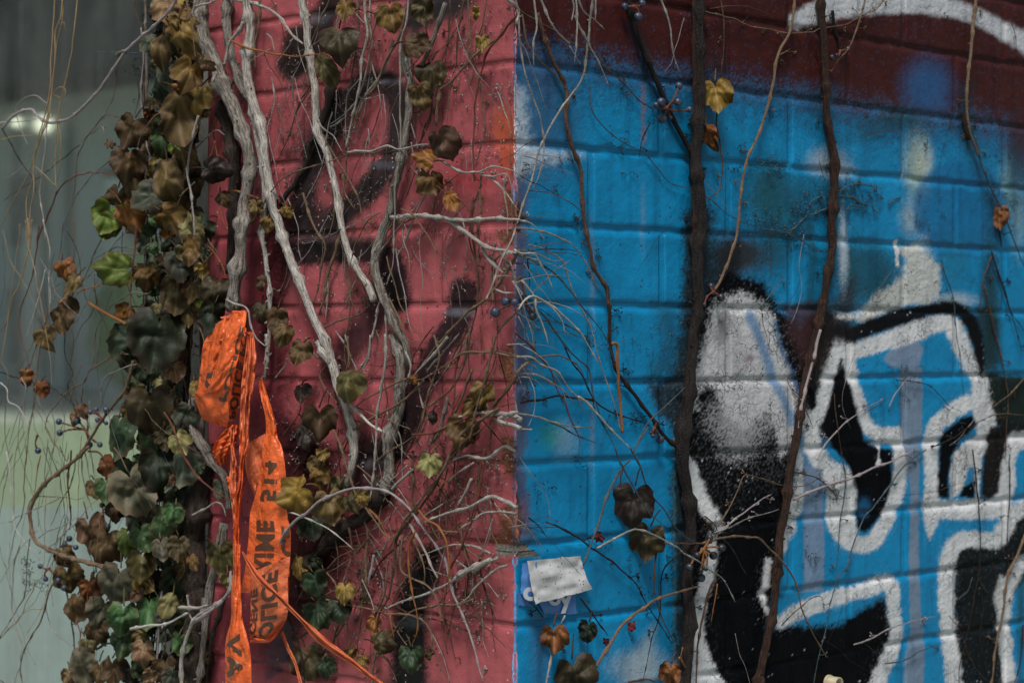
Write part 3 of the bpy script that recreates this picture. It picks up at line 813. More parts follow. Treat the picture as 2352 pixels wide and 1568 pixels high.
def leafmat(name, a, b, edge, rough=.5):
    m = NT(name)
    tc = m.node('ShaderNodeTexCoord').outputs['Object']
    oi = m.node('ShaderNodeObjectInfo').outputs['Random']
    ad = m.node('ShaderNodeVectorMath', operation='ADD'); m.link(tc, ad.inputs[0]); m.link(oi, ad.inputs[1])
    n1 = m.noise(ad.outputs[0], 45, 4, .6); n2 = m.noise(ad.outputs[0], 320, 3)
    c = m.mix(m.mr(n1, .35, .65), c4(a), c4(b))
    rad = m.attr('rad', 2); vn = m.attr('vein', 2)
    c = m.mix(m.math('MULTIPLY', m.mr(m.math('ADD', rad, m.math('MULTIPLY', n1, .5)), .95, 1.3), .8), c, c4(edge))
    c = m.mix(m.mr(n2, .60, .72, 0, .5), c, c4([k * .45 for k in b]))
    c = m.mix(m.mr(vn, 0, .05, .65, 0), c, c4([min(1, k * 1.5 + .02) for k in a]))
    hs = m.node('ShaderNodeHueSaturation'); m.link(c, hs.inputs['Color'])
    m.link(m.mr(oi, 0, 1, .42, 1.2), hs.inputs['Value']); m.link(m.mr(oi, 0, 1, .485, .515), hs.inputs['Hue'])
    m.link(hs.outputs[0], m.b.inputs['Base Color'])
    m.link(m.mr(n1, .3, .7, rough - .06, rough + .22), m.b.inputs['Roughness'])
    m.b.inputs['Specular IOR Level'].default_value = .32
    h = m.math('ADD', m.math('MULTIPLY', m.mr(vn, 0, .10, 0, 1), 1.), m.math('ADD', m.math('MULTIPLY', n2, .25), m.math('MULTIPLY', n1, .8)))
    m.link(m.bump(h, .0014, .7), m.b.inputs['Normal'])
    # a little light comes through the blade
    tr = m.node('ShaderNodeBsdfTranslucent'); m.link(hs.outputs[0], tr.inputs[0])
    mx = m.node('ShaderNodeMixShader'); mx.inputs[0].default_value = .22
    m.link(m.b.outputs[0], mx.inputs[1]); m.link(tr.outputs[0], mx.inputs[2]); m.link(mx.outputs[0], m.out.inputs['Surface'])
    return m.m
LM = {
    'green': leafmat('green_leaf', (.048, .11, .035), (.030, .062, .022), (.10, .08, .03)),
    'dk': leafmat('dark_green_leaf', (.022, .045, .020), (.014, .026, .012), (.06, .035, .018)),
    'lime': leafmat('lime_leaf', (.14, .22, .035), (.08, .12, .02), (.12, .07, .02)),
    'gg': leafmat('dusty_green_leaf', (.075, .095, .065), (.045, .055, .04), (.13, .09, .055), .6),
    'gb': leafmat('greybrown_leaf', (.105, .09, .06), (.04, .06, .032), (.16, .105, .07), .6),
    'brown': leafmat('brown_leaf', (.125, .078, .026), (.062, .040, .015), (.045, .022, .012), .55),
    'lb': leafmat('light_brown_leaf', (.21, .125, .07), (.11, .062, .03), (.10, .05, .025), .6),
    'ochre': leafmat('ochre_leaf', (.21, .125, .028), (.10, .062, .018), (.07, .035, .014)),
    'gold': leafmat('golden_leaf', (.33, .22, .03), (.20, .13, .02), (.14, .07, .015)),
    'olive': leafmat('olive_leaf', (.085, .068, .020), (.045, .038, .014), (.07, .035, .012)),
    'pol': leafmat('pale_olive_leaf', (.20, .19, .075), (.13, .11, .04), (.08, .05, .02)),
    'ob': leafmat('rusty_leaf', (.28, .11, .022), (.15, .055, .014), (.09, .03, .01)),
    'dark': leafmat('blackened_leaf', (.035, .022, .014), (.018, .013, .010), (.03, .015, .01), .5),
    'red': leafmat('red_scrap', (.20, .022, .028), (.12, .016, .02), (.10, .014, .016)),
}
def berrymat(name, a, b):
    m = NT(name)
    pos = m.node('ShaderNodeNewGeometry').outputs['Position']
    m.link(m.mix(m.mr(m.noise(pos, 160, 4), .35, .65), c4(a), c4(b)), m.b.inputs['Base Color'])
    m.b.inputs['Roughness'].default_value = .42
    m.link(m.bump(m.noise(pos, 500, 2), .0004, .6), m.b.inputs['Normal'])
    return m.m
BERRY = berrymat('blue_berry_skin', (.010, .018, .042), (.042, .064, .105))
BERRYD = berrymat('dark_berry_skin', (.010, .012, .018), (.03, .035, .045))

# ------------------------------------------------------------------ builders
def spline(pts, step):
    pts = np.asarray(pts, float)
    if len(pts) == 2:
        n = max(2, int(np.linalg.norm(pts[1, :3] - pts[0, :3]) / step) + 1)
        t = np.linspace(0, 1, n)[:, None]
        return pts[0] * (1 - t) + pts[1] * t
    P_ = np.vstack([2 * pts[0] - pts[1], pts, 2 * pts[-1] - pts[-2]])
    out = []
    for i in range(1, len(P_) - 2):
        p0, p1, p2, p3 = P_[i - 1:i + 3]
        n = max(1, int(np.linalg.norm(p2[:3] - p1[:3]) / step))
        for k in range(n):
            t = k / n
            out.append(.5 * ((2 * p1) + (-p0 + p2) * t + (2 * p0 - 5 * p1 + 4 * p2 - p3) * t * t + (-p0 + 3 * p1 - 3 * p2 + p3) * t ** 3))
    out.append(pts[-1])
    return np.array(out)

def tube_geo(path, rad, sides, rough=0.0, seed=0, cap=True):
    """path Nx3, rad N -> V, F, tp"""
    n = len(path)
    T = np.gradient(path, axis=0); T /= (np.linalg.norm(T, axis=1)[:, None] + 1e-12)
    up = np.array((0.3, -1., .1)); N = np.zeros_like(T)
    a = np.cross(T[0], up); a /= np.linalg.norm(a) + 1e-12
    N[0] = np.cross(a, T[0])
    for i in range(1, n):
        v = N[i - 1] - T[i] * np.dot(N[i - 1], T[i]); N[i] = v / (np.linalg.norm(v) + 1e-12)
    Bn = np.cross(T, N)
    th = np.arange(sides) * 2 * math.pi / sides
    al = np.concatenate([[0], np.cumsum(np.linalg.norm(np.diff(path, axis=0), axis=1))])
    R = rad[:, None] * np.ones((1, sides))
    if rough > 0:
        k = np.arange(sides)
        A, K = np.meshgrid(al, k, indexing='ij')
        R = R * (1 + rough * (.7 * vnoise(K * 1.7 + seed, A * 38, seed) + .45 * vnoise(K * .9, A * 140 + seed, seed + 1) + .5 * vnoise(A * 9, A * 0 + seed, seed + 2)))
    V = path[:, None, :] + R[..., None] * (np.cos(th)[None, :, None] * N[:, None, :] + np.sin(th)[None, :, None] * Bn[:, None, :])
    tp = np.stack([np.tile(np.cos(th), (n, 1)), np.tile(np.sin(th), (n, 1)), np.repeat(al[:, None], sides, 1) + seed * .37], -1)
    idx = np.arange(n * sides).reshape(n, sides)
    nx = np.roll(idx, -1, axis=1)
    Fq = np.stack([idx[:-1], nx[:-1], nx[1:], idx[1:]], -1).reshape(-1, 4).tolist()
    if cap: Fq += [idx[0][::-1].tolist(), idx[-1].tolist()]
    return V.reshape(-1, 3), Fq, tp.reshape(-1, 3)

SEED = [100]
def path_of(c, pts, off, side=None):
    """measured polyline -> 3-D path; a point may carry its own offset (mm) as 3rd value"""
    out = []
    for p in q(c, pts):
        o_ = (p[2] if len(p) > 2 else off) / 1000.
        out.append(P(p[0], p[1], o_, side))
    return np.array(out)

MM = .000406          # one grid unit at the wall, in metres
def twig(par, c, pts, r, mat, off=8, nodes=True, rough=None, zig=.5, side=None, name=None, tip=.55, thorn=False, pads=True):
    """one stem: r is the radius in grid units (D), off the distance from the wall in mm"""
    SEED[0] += 1; sd = SEED[0]; rr = random.Random(sd)
    r = r * MM * (1.22 if r > 6 else 1.12 if r > 3 else 1.0)
    step = min(max(r * 1.3, .0026), .006)
    base = path_of(c, pts, off, side)
    p = spline(base, step)
    n = len(p)
    al = np.concatenate([[0], np.cumsum(np.linalg.norm(np.diff(p, axis=0), axis=1))])
    amp = zig * .0021 if r < .003 else zig * .0018
    if r < .0012 and tip > .5 and nodes: tip = .38
    for ax in range(3):
        p[:, ax] += amp * vnoise(al * 28 + sd, al * 0 + ax, sd + ax) + amp * .5 * vnoise(al * 80 + sd, al * 0 + ax, sd + 7 + ax)
    rad = np.full(n, r) * (1 - (1 - tip) * (al / al[-1]) ** 1.5)
    if nodes:
        a = rr.uniform(.01, .03); gap = .032 if r < .003 else .06
        while a < al[-1]:
            w = .0022 + r * .5
            rad += r * rr.uniform(.35, .75) * np.exp(-((al - a) / w) ** 2)
            a += gap * rr.uniform(.6, 1.5)
    rough = rough if rough is not None else (.10 if r < .002 else .17 if r < .004 else .26)
    sides = 6 if r < .0014 else (8 if r < .0035 else 14)
    if sides == 14: rough *= 1.15
    b = MB()
    V, Fq, tp = tube_geo(p, rad, sides, rough, sd)
    b.add(V, Fq, tp=tp)
    if nodes and r > .0005:
        # short side stubs and spurs at the nodes
        a = rr.uniform(.01, .04)
        while a < al[-1]:
            i = min(n - 2, int(np.searchsorted(al, a)))
            d = Vector((rr.uniform(-1, 1), rr.uniform(-1, .1), rr.uniform(-.7, .7))).normalized()
            L = r + min(.0025, r * rr.uniform(.5, 1.6) + .0006)
            q_ = np.array([p[i], p[i] + np.array(d) * L])
            V, Fq, tp = tube_geo(spline(q_, L / 2), np.linspace(min(r * .5, .0016), min(r * .35, .0010), len(spline(q_, L / 2))), 5, .1, sd)
            b.add(V, Fq, tp=tp)
            a += rr.uniform(.02, .06) if thorn is False else rr.uniform(.006, .014)
    # clinging pads: short forked feet ending in little discs
    if nodes and pads and off <= 15 and r > .0007:
        a = rr.uniform(.01, .05)
        while a < al[-1]:
            i = min(n - 2, int(np.searchsorted(al, a)))
            if rr.random() < .72:
                sgn = rr.choice((-1, 1)); gx, gy = inv(*p[i]); a0 = rr.uniform(-.6, .6) + (0 if sgn > 0 else math.pi)
                sd_ = side or ('b' if gx > 1183 else 'r')
                L0 = rr.uniform(5, 13) + r / MM
                kx, ky = gx + math.cos(a0) * L0, gy + math.sin(a0) * L0
                hub = P(kx, ky, .003, sd_)
                V, Fq, tp = tube_geo(np.array([p[i], (p[i] + hub) / 2, hub]), np.array([.0005, .00045, .0004]), 4, 0, sd); b.add(V, Fq, tp=tp)
                for k in range(rr.randint(2, 5)):
                    a1 = a0 + rr.uniform(-1.5, 1.5); L1 = rr.uniform(3, 9)
                    e1 = P(kx + math.cos(a1) * L1, ky + math.sin(a1) * L1, .0015, sd_)
                    V, Fq, tp = tube_geo(np.array([hub, (hub + e1) / 2 + np.array((0, -.0008, 0)), e1]), np.array([.0004, .00035, .0003]), 4, 0, sd); b.add(V, Fq, tp=tp)
                    V, Fq = sphere_geo(e1, rr.uniform(.0007, .0012), 0, 3, 6); b.add(V, Fq, tp=np.zeros((len(V), 3)))
            a += rr.uniform(.02, .06)
    return b.build(name or ('stem' if r > .0022 else 'twig'), BK[mat], par, True)

SH = {'ivy': [(0, .62), (14, .54), (30, .46), (40, .46), (56, .53), (66, .50), (84, .46), (104, .47), (122, .46), (142, .46), (158, .40), (170, .26), (180, .15)],
      'heart': [(0, .60), (12, .53), (30, .47), (60, .45), (90, .455), (115, .47), (140, .48), (158, .43), (170, .31), (180, .20)],
      'oval': [(0, .60), (20, .50), (45, .39), (70, .33), (95, .31), (130, .35), (160, .40), (180, .40)],
      'scrap': [(0, .5), (30, .30), (55, .48), (90, .28), (120, .42), (150, .50), (180, .30)]}
def leaf(par, c, x, y, size, ang, kind, mat, off=30, tilt=None, curl=None, fold=None, stalk=True, side=None, name='leaf'):
    """a blade: centre x,y and length in crop units, ang = direction of its tip in the picture"""
    SEED[0] += 1; sd = SEED[0]; rr = random.Random(sd * 13 + 5)
    ox, oy, s = CROP[c]
    X, Y = ox + s * x, oy + s * y
    L = size * s * MM * 1.04
    ctr = P(X, Y, off / 1000., side)
    L *= (np.linalg.norm(ctr - np.array((XC, -D0, ZC)))) / D0
    a = math.radians(ang)
    tip = Vector((math.cos(a), 0, math.sin(a)))
    nrm = Vector((0, -1, 0))
    if tilt is None: tilt = (rr.uniform(-.42, .42), rr.uniform(-.4, .3))
    # turn about the tip axis, then pitch
    Rm = Matrix.Rotation(tilt[0], 3, tip)
    nrm = Rm @ nrm
    sidev = nrm.cross(tip)
    Rm = Matrix.Rotation(tilt[1], 3, sidev)
    tip2 = Rm @ tip; nrm = Rm @ nrm
    sidev = nrm.cross(tip2)
    curl = rr.uniform(-.6, 1.5) if curl is None else curl
    fold = rr.uniform(.05, .75) if fold is None else fold
    pr = SH[kind]
    NA, NR = 44, 8
    V = []; vein = []; rads = []
    ws = rr.uniform(.86, 1.08); asym = rr.uniform(-.06, .06)
    teeth = .008 if kind in ('oval',) else .036
    bx = -.34
    crease = rr.uniform(.2, 1.4); ca_, sa_ = math.cos(sd), math.sin(sd)
    veins = [0, math.radians(24), math.radians(-24), math.radians(52), math.radians(-52), math.radians(88), math.radians(-88)]
    def z_of(px, py):
        z = -fold * (abs(py) ** 1.3) * .8
        z -= curl * (px * px) * .55
        z += .05 * math.sin(px * 7 + sd) * math.cos(py * 8 + sd * 2) + .13 * vnoise(px * 3.2 + sd, py * 3.2, sd) + .05 * vnoise(px * 8, py * 8 + sd, sd)
        z += crease * abs(math.sin((px * ca_ + py * sa_) * 6 + sd)) * .10
        r2 = math.hypot(px, py)
        z += .20 * vnoise(math.atan2(py, px) * 1.6 + sd, 0 * px, sd + 3) * (r2 / .5) ** 2
        return float(z)
    for j in range(NR + 1):
        t = j / NR
        for k in range(NA):
            th = 2 * math.pi * k / NA
            deg = abs(math.degrees(math.atan2(math.sin(th), math.cos(th))))
            r_ = np.interp(deg, [p[0] for p in pr], [p[1] for p in pr])
            r_ *= 1 + asym * math.sin(th) + teeth * (1 if k % 3 == 0 else -.5) * (t ** 4) + .05 * float(vnoise(k * .55, sd, sd))
            px, py = r_ * t * math.cos(th), r_ * t * math.sin(th) * ws
            V.append((px, py, z_of(px, py)))
            # distance to the nearest vein, all fanning from the stalk
            vx, vy = px - bx, py
            dv = min(abs(vx * math.sin(v) - vy * math.cos(v)) if (vx * math.cos(v) + vy * math.sin(v)) > 0 else 9 for v in veins)
            vein.append(dv); rads.append(t)
    Fc = []
    for j in range(NR):
        for k in range(NA):
            a0, a1 = j * NA + k, j * NA + (k + 1) % NA
            b0, b1 = a0 + NA, a1 + NA
            Fc.append((a0, b0, b1, a1))
    V = np.array(V)
    M = np.array([list(tip2), list(sidev), list(nrm)])
    W = V @ M * L
    b = MB()
    b.add(W + ctr, Fc, vein=np.array(vein), rad=np.array(rads))
    # blade thickness: the underside
    b.add(W + ctr - np.array(nrm) * .0005, [f[::-1] for f in Fc], vein=np.array(vein), rad=np.array(rads))
    if stalk:
        base = np.array((bx + .02, 0, z_of(bx, 0))) @ M * L + ctr
        back = -np.array(tip2) * L * rr.uniform(.25, .5) - np.array(nrm) * L * rr.uniform(.1, .35) + np.array(sidev) * L * rr.uniform(-.2, .2)
        pth = spline(np.array([base, base + back * .5 + np.array((0, 0, L * .05)), base + back]), L * .08)
        V2, F2, tp = tube_geo(pth, np.linspace(.0009, .0007, len(pth)), 5)
        b.add(V2, F2, vein=np.full(len(V2), .5), rad=np.full(len(V2), 1.3))
    return b.build(name, LM[mat], par, True, origin=ctr)

def sphere_geo(c, r, sd=0, n=9, m=14):
    V = []; Fc = []
    for i in range(n + 1):
        th = math.pi * i / n
        for k in range(m):
            ph = 2 * math.pi * k / m
            rr_ = r * (1 + .035 * math.sin(3 * ph + sd) * math.sin(th) + (-.08 if i == 0 else 0))
            V.append((c[0] + rr_ * math.sin(th) * math.cos(ph), c[1] + rr_ * math.sin(th) * math.sin(ph), c[2] + rr_ * .97 * math.cos(th)))
    for i in range(n):
        for k in range(m): Fc.append((i * m + k, (i + 1) * m + k, (i + 1) * m + (k + 1) % m, i * m + (k + 1) % m))
    return V, Fc

def berries(par, c, hub, pts, off=20, r=26, mat=None, side=None, stalkmat='red'):
    """cluster: stalk (part) with its berries (sub-parts)"""
    ox, oy, s = CROP[c]
    h = P(ox + s * hub[0], oy + s * hub[1], off / 1000., side)
    b = MB(); cs = []
    for i, p in enumerate(pts):
        SEED[0] += 1
        o_ = off + (i % 3 - 1) * 5
        ctr = P(ox + s * p[0], oy + s * p[1], o_ / 1000., side)
        cs.append((ctr, (p[2] if len(p) > 2 else r) * s * MM))
        mid = (h + ctr) / 2 + np.array((rnd.uniform(-1, 1), rnd.uniform(-1, 1), rnd.uniform(-1, 1))) * .0025
        pth = spline(np.array([h, mid, ctr]), .002)
        V, Fq, tp = tube_geo(pth, np.linspace(.0011, .0010, len(pth)) * (1 + .25 * np.sin(np.arange(len(pth)) * 1.3)), 6, .15, SEED[0])
        b.add(V, Fq, tp=tp)
    V, Fq = sphere_geo(h, .0020, 1, 5, 8); b.add(V, Fq, tp=np.zeros((len(V), 3)))
    st = b.build('berry_stalk', BK[stalkmat], par, True, origin=h)
    for i, (ctr, rb) in enumerate(cs):
        V, Fq = sphere_geo(ctr, rb, i)
        nv = len(V)
        V2, F2 = sphere_geo(ctr + np.array((.25, -.75, -.55)) * rb, rb * .14, 0, 4, 6)
        Fq = Fq + [tuple(k + nv for k in f) for f in F2]
        mesh_obj('berry', V + V2, Fq, mat or BERRY, st, True, None, ctr)
    return st

def rootlets(par, mat, spots, name='rootlets', side=None):
    """masses of hair-fine curly holdfasts: one mesh"""
    b = MB()
    for (X, Y, R, n) in spots:
        for _ in range(n):
            SEED[0] += 1; rr = random.Random(SEED[0])
            x, y = X + rr.gauss(0, R), Y + rr.gauss(0, R)
            sd_ = side
            if sd_ is None: sd_ = 'r' if X < 1183 else 'b'
            if sd_ == 'r' and x > 1178: x = 1178
            if sd_ == 'b' and x < 1188: x = 1188
            pts = []; a = rr.uniform(0, 6.28); o_ = .0015
            for k in range(rr.randint(3, 7)):
                pts.append(P(x, y, o_, sd_)); a += rr.uniform(-1.3, 1.3); l = rr.uniform(1.8, 4.2)
                x += math.cos(a) * l; y += math.sin(a) * l; o_ = rr.uniform(.001, .005)
            pth = spline(np.array(pts), .003)
            V, Fq, tp = tube_geo(pth, np.full(len(pth), .00032), 4, 0, SEED[0], cap=False)
            b.add(V, Fq, tp=tp)
            if rr.random() < .7:
                V, Fq = sphere_geo(pth[-1], .0009, 0, 3, 5); b.add(V, Fq, tp=np.zeros((len(V), 3)))
    o = b.build(name, BK[mat], par, True)
    o['kind'] = 'stuff'
    return o

def plant(c, x, y, label, cat='vine', name='climbing_vine', off=10, group=None, side=None):
    ox, oy, s = CROP[c]
    e_ = empty(name, tuple(P(ox + s * x, oy + s * y, off / 1000., side)))
    tag(e_, label, cat, group)
    return e_
# ================================================================== climbers on the pink face
A_ = plant('f1', 170, 1340, 'thickest grey woody vine stem, at the left end of the pink wall above the tape')
twig(A_, 'f1', [(35, -30, 32), (24, 60, 30), (45, 160, 28), (100, 300, 26), (150, 420, 24), (200, 560, 22), (238, 680, 22), (236, 780, 24), (215, 900, 28), (200, 1050, 34), (175, 1180, 40), (163, 1290, 40), (165, 1345, 36)], 15.5, 'grey', 26, tip=.8, zig=1.2)
twig(A_, 'f1', [(118, 440), (140, 560), (168, 700), (165, 850), (162, 1000), (150, 1180)], 13, 'dark', 8, tip=.7)
twig(A_, 'a1', [(1310, 40), (1400, 20), (1480, -10)], 3.2, 'pale', 50)
twig(A_, 'f1', [(0, 640), (55, 590), (95, 563), (130, 580)], 2.6, 'pale', 20)
twig(A_, 'a1', [(1345, 300), (1345, 400)], 2.4, 'white', 20)
B1_ = plant('f1', 590, 1560, 'pair of long pale stems slanting down beside the thickest grey stem')
twig(B1_, 'f1', [(228, -30), (233, 120), (232, 300), (255, 450), (282, 560), (305, 660), (320, 800), (345, 920), (390, 1060), (440, 1190), (490, 1320), (545, 1450), (595, 1568)], 9.2, 'pale', 17, tip=.95, zig=1.2)
twig(B1_, 'f2', [(570, 20), (620, 110), (655, 220), (690, 310), (716, 400), (724, 500), (720, 590), (688, 670)], 9.5, 'pale', 15, tip=.75, zig=1)
twig(B1_, 'f1', [(140, -20), (138, 120), (158, 230), (190, 330), (215, 395), (240, 430)], 9, 'grey', 10, tip=.8)
twig(B1_, 'f1', [(240, 430), (262, 560), (288, 700), (303, 830), (300, 940), (288, 1000), (305, 1100), (318, 1220), (323, 1330), (322, 1440), (308, 1570)], 6.6, 'pale', 13, thorn=True)
twig(B1_, 'f2', [(325, -20), (328, 90), (318, 190)], 5.2, 'pale', 15, thorn=True)
twig(B1_, 'f1', [(245, 440), (270, 510), (300, 640), (305, 760)], 7, 'grey', 9)
twig(B1_, 'f1', [(285, -20), (275, 100), (258, 200), (260, 300)], 3.4, 'tan', 16)
twig(B1_, 'f1', [(210, 90), (195, 130), (150, 190), (130, 290)], 4.2, 'pale', 24)
twig(B1_, 't1', [(455, 5), (560, 60), (652, 110), (700, 280), (740, 370), (800, 435), (830, 470)], 3., 'pale', 48)
twig(B1_, 'f1', [(140, 165), (240, 210), (330, 232), (430, 244), (510, 236), (580, 225)], 2.8, 'orange', 26)
twig(B1_, 'f1', [(310, 150), (330, 165), (350, 225)], 2.2, 'pale', 10)
twig(B1_, 'f1', [(420, 170), (350, 275)], 1.8, 'pale', 6)
C_ = plant('f1', 780, 1290, 'straight silvery stem slanting down mid pink wall, two olive leaves near its top')
twig(C_, 'f1', [(468, -30), (480, 120), (495, 260), (512, 400), (535, 560), (572, 680), (597, 800), (620, 920), (652, 1030), (690, 1130), (742, 1215), (778, 1295)], 7.8, 'pale', 15, tip=.95, zig=1.1)
twig(C_, 'f1', [(100, -30), (180, 0), (262, 20), (340, 50), (390, 105), (425, 155), (468, 190)], 4.2, 'pale', 15)
twig(C_, 'f1', [(590, -20), (545, 80), (500, 200), (480, 260)], 2.4, 'tan', 16)
twig(C_, 'f1', [(535, 315), (450, 440), (400, 590), (360, 690), (340, 760)], 2.2, 'brown', 10)
twig(C_, 'f1', [(550, 300), (500, 380), (440, 470), (430, 530)], 2, 'brown', 10)
twig(C_, 'f1', [(530, 480), (545, 540), (600, 590), (640, 650)], 2.4, 'pale', 14)
twig(C_, 'f1', [(545, 560), (600, 660), (650, 740), (700, 840), (720, 930), (760, 1040), (770, 1110)], 2.6, 'tan', 12)
twig(C_, 'f1', [(655, 1180), (670, 1250), (660, 1400), (650, 1500), (655, 1580)], 2.6, 'tan', 10)
twig(C_, 'f1', [(468, 830), (490, 900), (520, 980), (560, 1060), (545, 1150), (530, 1250), (510, 1310)], 3, 'tan', 10)
twig(C_, 'f1', [(630, 1000), (600, 1090), (570, 1180), (560, 1280), (535, 1360)], 4, 'tan', 10)
twig(C_, 'f1', [(572, 1180), (568, 1290), (558, 1400)], 2.6, 'pale', 8)
twig(C_, 'f1', [(590, 820), (600, 900), (580, 1000), (560, 1060)], 2.2, 'tan', 8)
twig(C_, 'f1', [(625, 350), (600, 370), (590, 480), (620, 550), (655, 560)], 2.2, 'dark', 8)
D_ = plant('f2', 520, 1010, 'gnarled grey stem on the pink wall that turns dark and curves left low down')
twig(D_, 'f1', [(905, 180, 14), (912, 300, 12), (928, 430, 12), (922, 550, 12), (900, 690, 12), (868, 800, 12), (838, 920, 12), (802, 1040, 14), (782, 1140, 14), (802, 1230, 14), (835, 1310, 13), (885, 1420, 12), (922, 1500, 12), (930, 1580, 12)], 8.6, 'grey', 12, tip=.95, zig=1.3)
twig(D_, 'f2', [(905, -10), (938, 100), (938, 210), (918, 330), (900, 430), (880, 540), (866, 650), (845, 705)], 11, 'grey', 11, tip=.9, zig=1.4)
twig(D_, 'f2', [(862, 640), (838, 720), (780, 790), (710, 840), (640, 880), (580, 950), (530, 1010), (470, 1100)], 15, 'dark', 10, tip=.9, zig=1.6)
twig(D_, 'f1', [(1085, 15), (1045, 110), (1005, 225), (965, 335)], 5.6, 'grey', 18)
twig(D_, 'f1', [(625, 300), (600, 370), (578, 450), (545, 560), (505, 640), (462, 740), (405, 830), (370, 880)], 8.6, 'dark', 9, zig=1.6)
twig(D_, 'f1', [(920, -20), (912, 100), (890, 190), (888, 400), (885, 560), (884, 650), (870, 790), (858, 1000), (850, 1130), (825, 1230)], 2.6, 'pale', 22)
twig(D_, 'f1', [(660, 660), (700, 655), (760, 655), (830, 630), (880, 640), (960, 625), (1005, 622)], 3, 'pale', 22)
twig(D_, 'f1', [(700, 655), (790, 660), (860, 655), (900, 640)], 2.2, 'tan', 18)
twig(D_, 'f1', [(215, 985), (270, 925), (350, 800), (430, 740), (530, 710), (610, 685), (665, 660)], 2.2, 'tan', 20)
twig(D_, 'f1', [(845, 940, 16), (930, 930, 18), (1000, 930, 18), (1070, 940, 20), (1140, 950, 20), (1230, 945, 22), (1300, 940, 24), (1400, 950, 30)], 4.6, 'pale', 20)
twig(D_, 'f1', [(1090, 950, 18), (1140, 985, 18), (1190, 1020, 20), (1260, 1070, 22), (1330, 1085, 24), (1410, 1105, 30)], 4.8, 'pale', 20)
twig(D_, 'f1', [(1240, 1070), (1275, 1130), (1330, 1180)], 4., 'pale', 18)
twig(D_, 'f1', [(1060, 685), (1100, 715), (1145, 742), (1220, 745), (1300, 720), (1410, 752, 26)], 2.8, 'pale', 16)
twig(D_, 'f1', [(1030, 830), (1100, 780), (1145, 745)], 2., 'tan', 10)
twig(D_, 'f1', [(1220, 745), (1280, 775), (1330, 820), (1380, 890), (1420, 930)], 2.4, 'pale', 14)
twig(D_, 'f1', [(1230, 755), (1290, 762), (1345, 752), (1335, 810), (1350, 900), (1352, 1025)], 2.2, 'pale', 14)
twig(D_, 'f1', [(1010, 725), (1000, 830), (960, 910), (930, 970), (905, 1040), (870, 1110)], 3, 'pale', 12)
twig(D_, 'f1', [(890, 905), (945, 930), (990, 990), (1030, 1060), (1068, 1140)], 2.2, 'tan', 24)
twig(D_, 'f1', [(975, 925), (900, 960), (850, 970), (800, 1060), (770, 1110), (745, 1210)], 2.4, 'tan', 12)
twig(D_, 'f1', [(820, 1240), (790, 1330), (765, 1450), (750, 1520), (720, 1580)], 3, 'pale', 12)
twig(D_, 'f1', [(825, 1270), (822, 1400), (826, 1500), (822, 1580)], 2.8, 'pale', 14)
twig(D_, 'f1', [(835, 1290), (880, 1370), (920, 1470), (930, 1570)], 2.2, 'tan', 18)
twig(D_, 'f1', [(550, 1415), (620, 1380), (700, 1355), (770, 1310)], 2.6, 'tan', 10)
E_ = plant('f1', 1050, 380, 'thin red-brown twigs with brown heart-shaped leaves, hanging down the pink wall near the corner')
twig(E_, 'f1', [(1398, 55, 40), (1370, 90, 30), (1325, 150, 18), (1265, 230), (1235, 320), (1215, 430), (1208, 560), (1205, 680), (1208, 780)], 3, 'red', 14)
twig(E_, 'f1', [(1290, 175), (1200, 250), (1110, 350), (1050, 400), (1045, 530)], 3, 'tan', 12)
twig(E_, 'f1', [(1045, 340), (1050, 400), (1040, 470), (1040, 540)], 4, 'tan', 12)
twig(E_, 'f1', [(1180, -20), (1182, 120), (1195, 260), (1220, 340), (1240, 460), (1250, 570), (1222, 690)], 2.2, 'tan', 10)
twig(E_, 'f1', [(1100, -20), (1098, 80), (1092, 150), (1070, 280), (1050, 350)], 2.2, 'brown', 10)
twig(E_, 'f1', [(1160, 0), (1140, 130), (1130, 260), (1110, 330)], 2.6, 'brown', 9)
twig(E_, 'f1', [(960, 20), (1000, 150), (1010, 270), (1045, 360)], 2.2, 'tan', 14)
twig(E_, 'f1', [(1110, 340), (1090, 440), (1085, 540)], 1.8, 'tan', 10)
twig(E_, 'f1', [(1030, 470), (1000, 560), (955, 630)], 1.8, 'brown', 10)
twig(E_, 'f1', [(1080, 770), (1110, 830), (1160, 880), (1190, 930), (1180, 1030), (1210, 1120), (1225, 1230), (1240, 1360)], 2.6, 'red', 12)
twig(E_, 'f1', [(1230, 820), (1232, 920), (1228, 1020), (1224, 1200)], 2, 'tan', 16)
twig(E_, 'f1', [(1205, 850), (1195, 960), (1205, 1100), (1220, 1210), (1215, 1330), (1190, 1430), (1160, 1580)], 2.8, 'brown', 14)
twig(E_, 'g', [(440, -30, 70), (430, 100, 62), (400, 320, 50), (340, 430, 40), (250, 560, 34), (190, 700, 28), (160, 830, 26), (110, 980, 24), (60, 1100, 28), (10, 1230, 30), (-30, 1330, 34)], 2.8, 'pale', 30, side='b')
twig(E_, 'f1', [(1400, 1080, 30), (1330, 1190), (1250, 1290), (1180, 1340), (1120, 1400), (1030, 1500), (980, 1580)], 3.4, 'tan', 16)
twig(E_, 'f1', [(1290, 1300), (1280, 1200), (1300, 1120), (1350, 1080)], 3., 'tan', 16)
twig(E_, 'f1', [(1395, 1340), (1330, 1400), (1285, 1480), (1270, 1580)], 2.6, 'tan', 14)
twig(E_, 'f1', [(1190, 1520), (1290, 1515), (1400, 1535, 24)], 2.4, 'tan', 18)
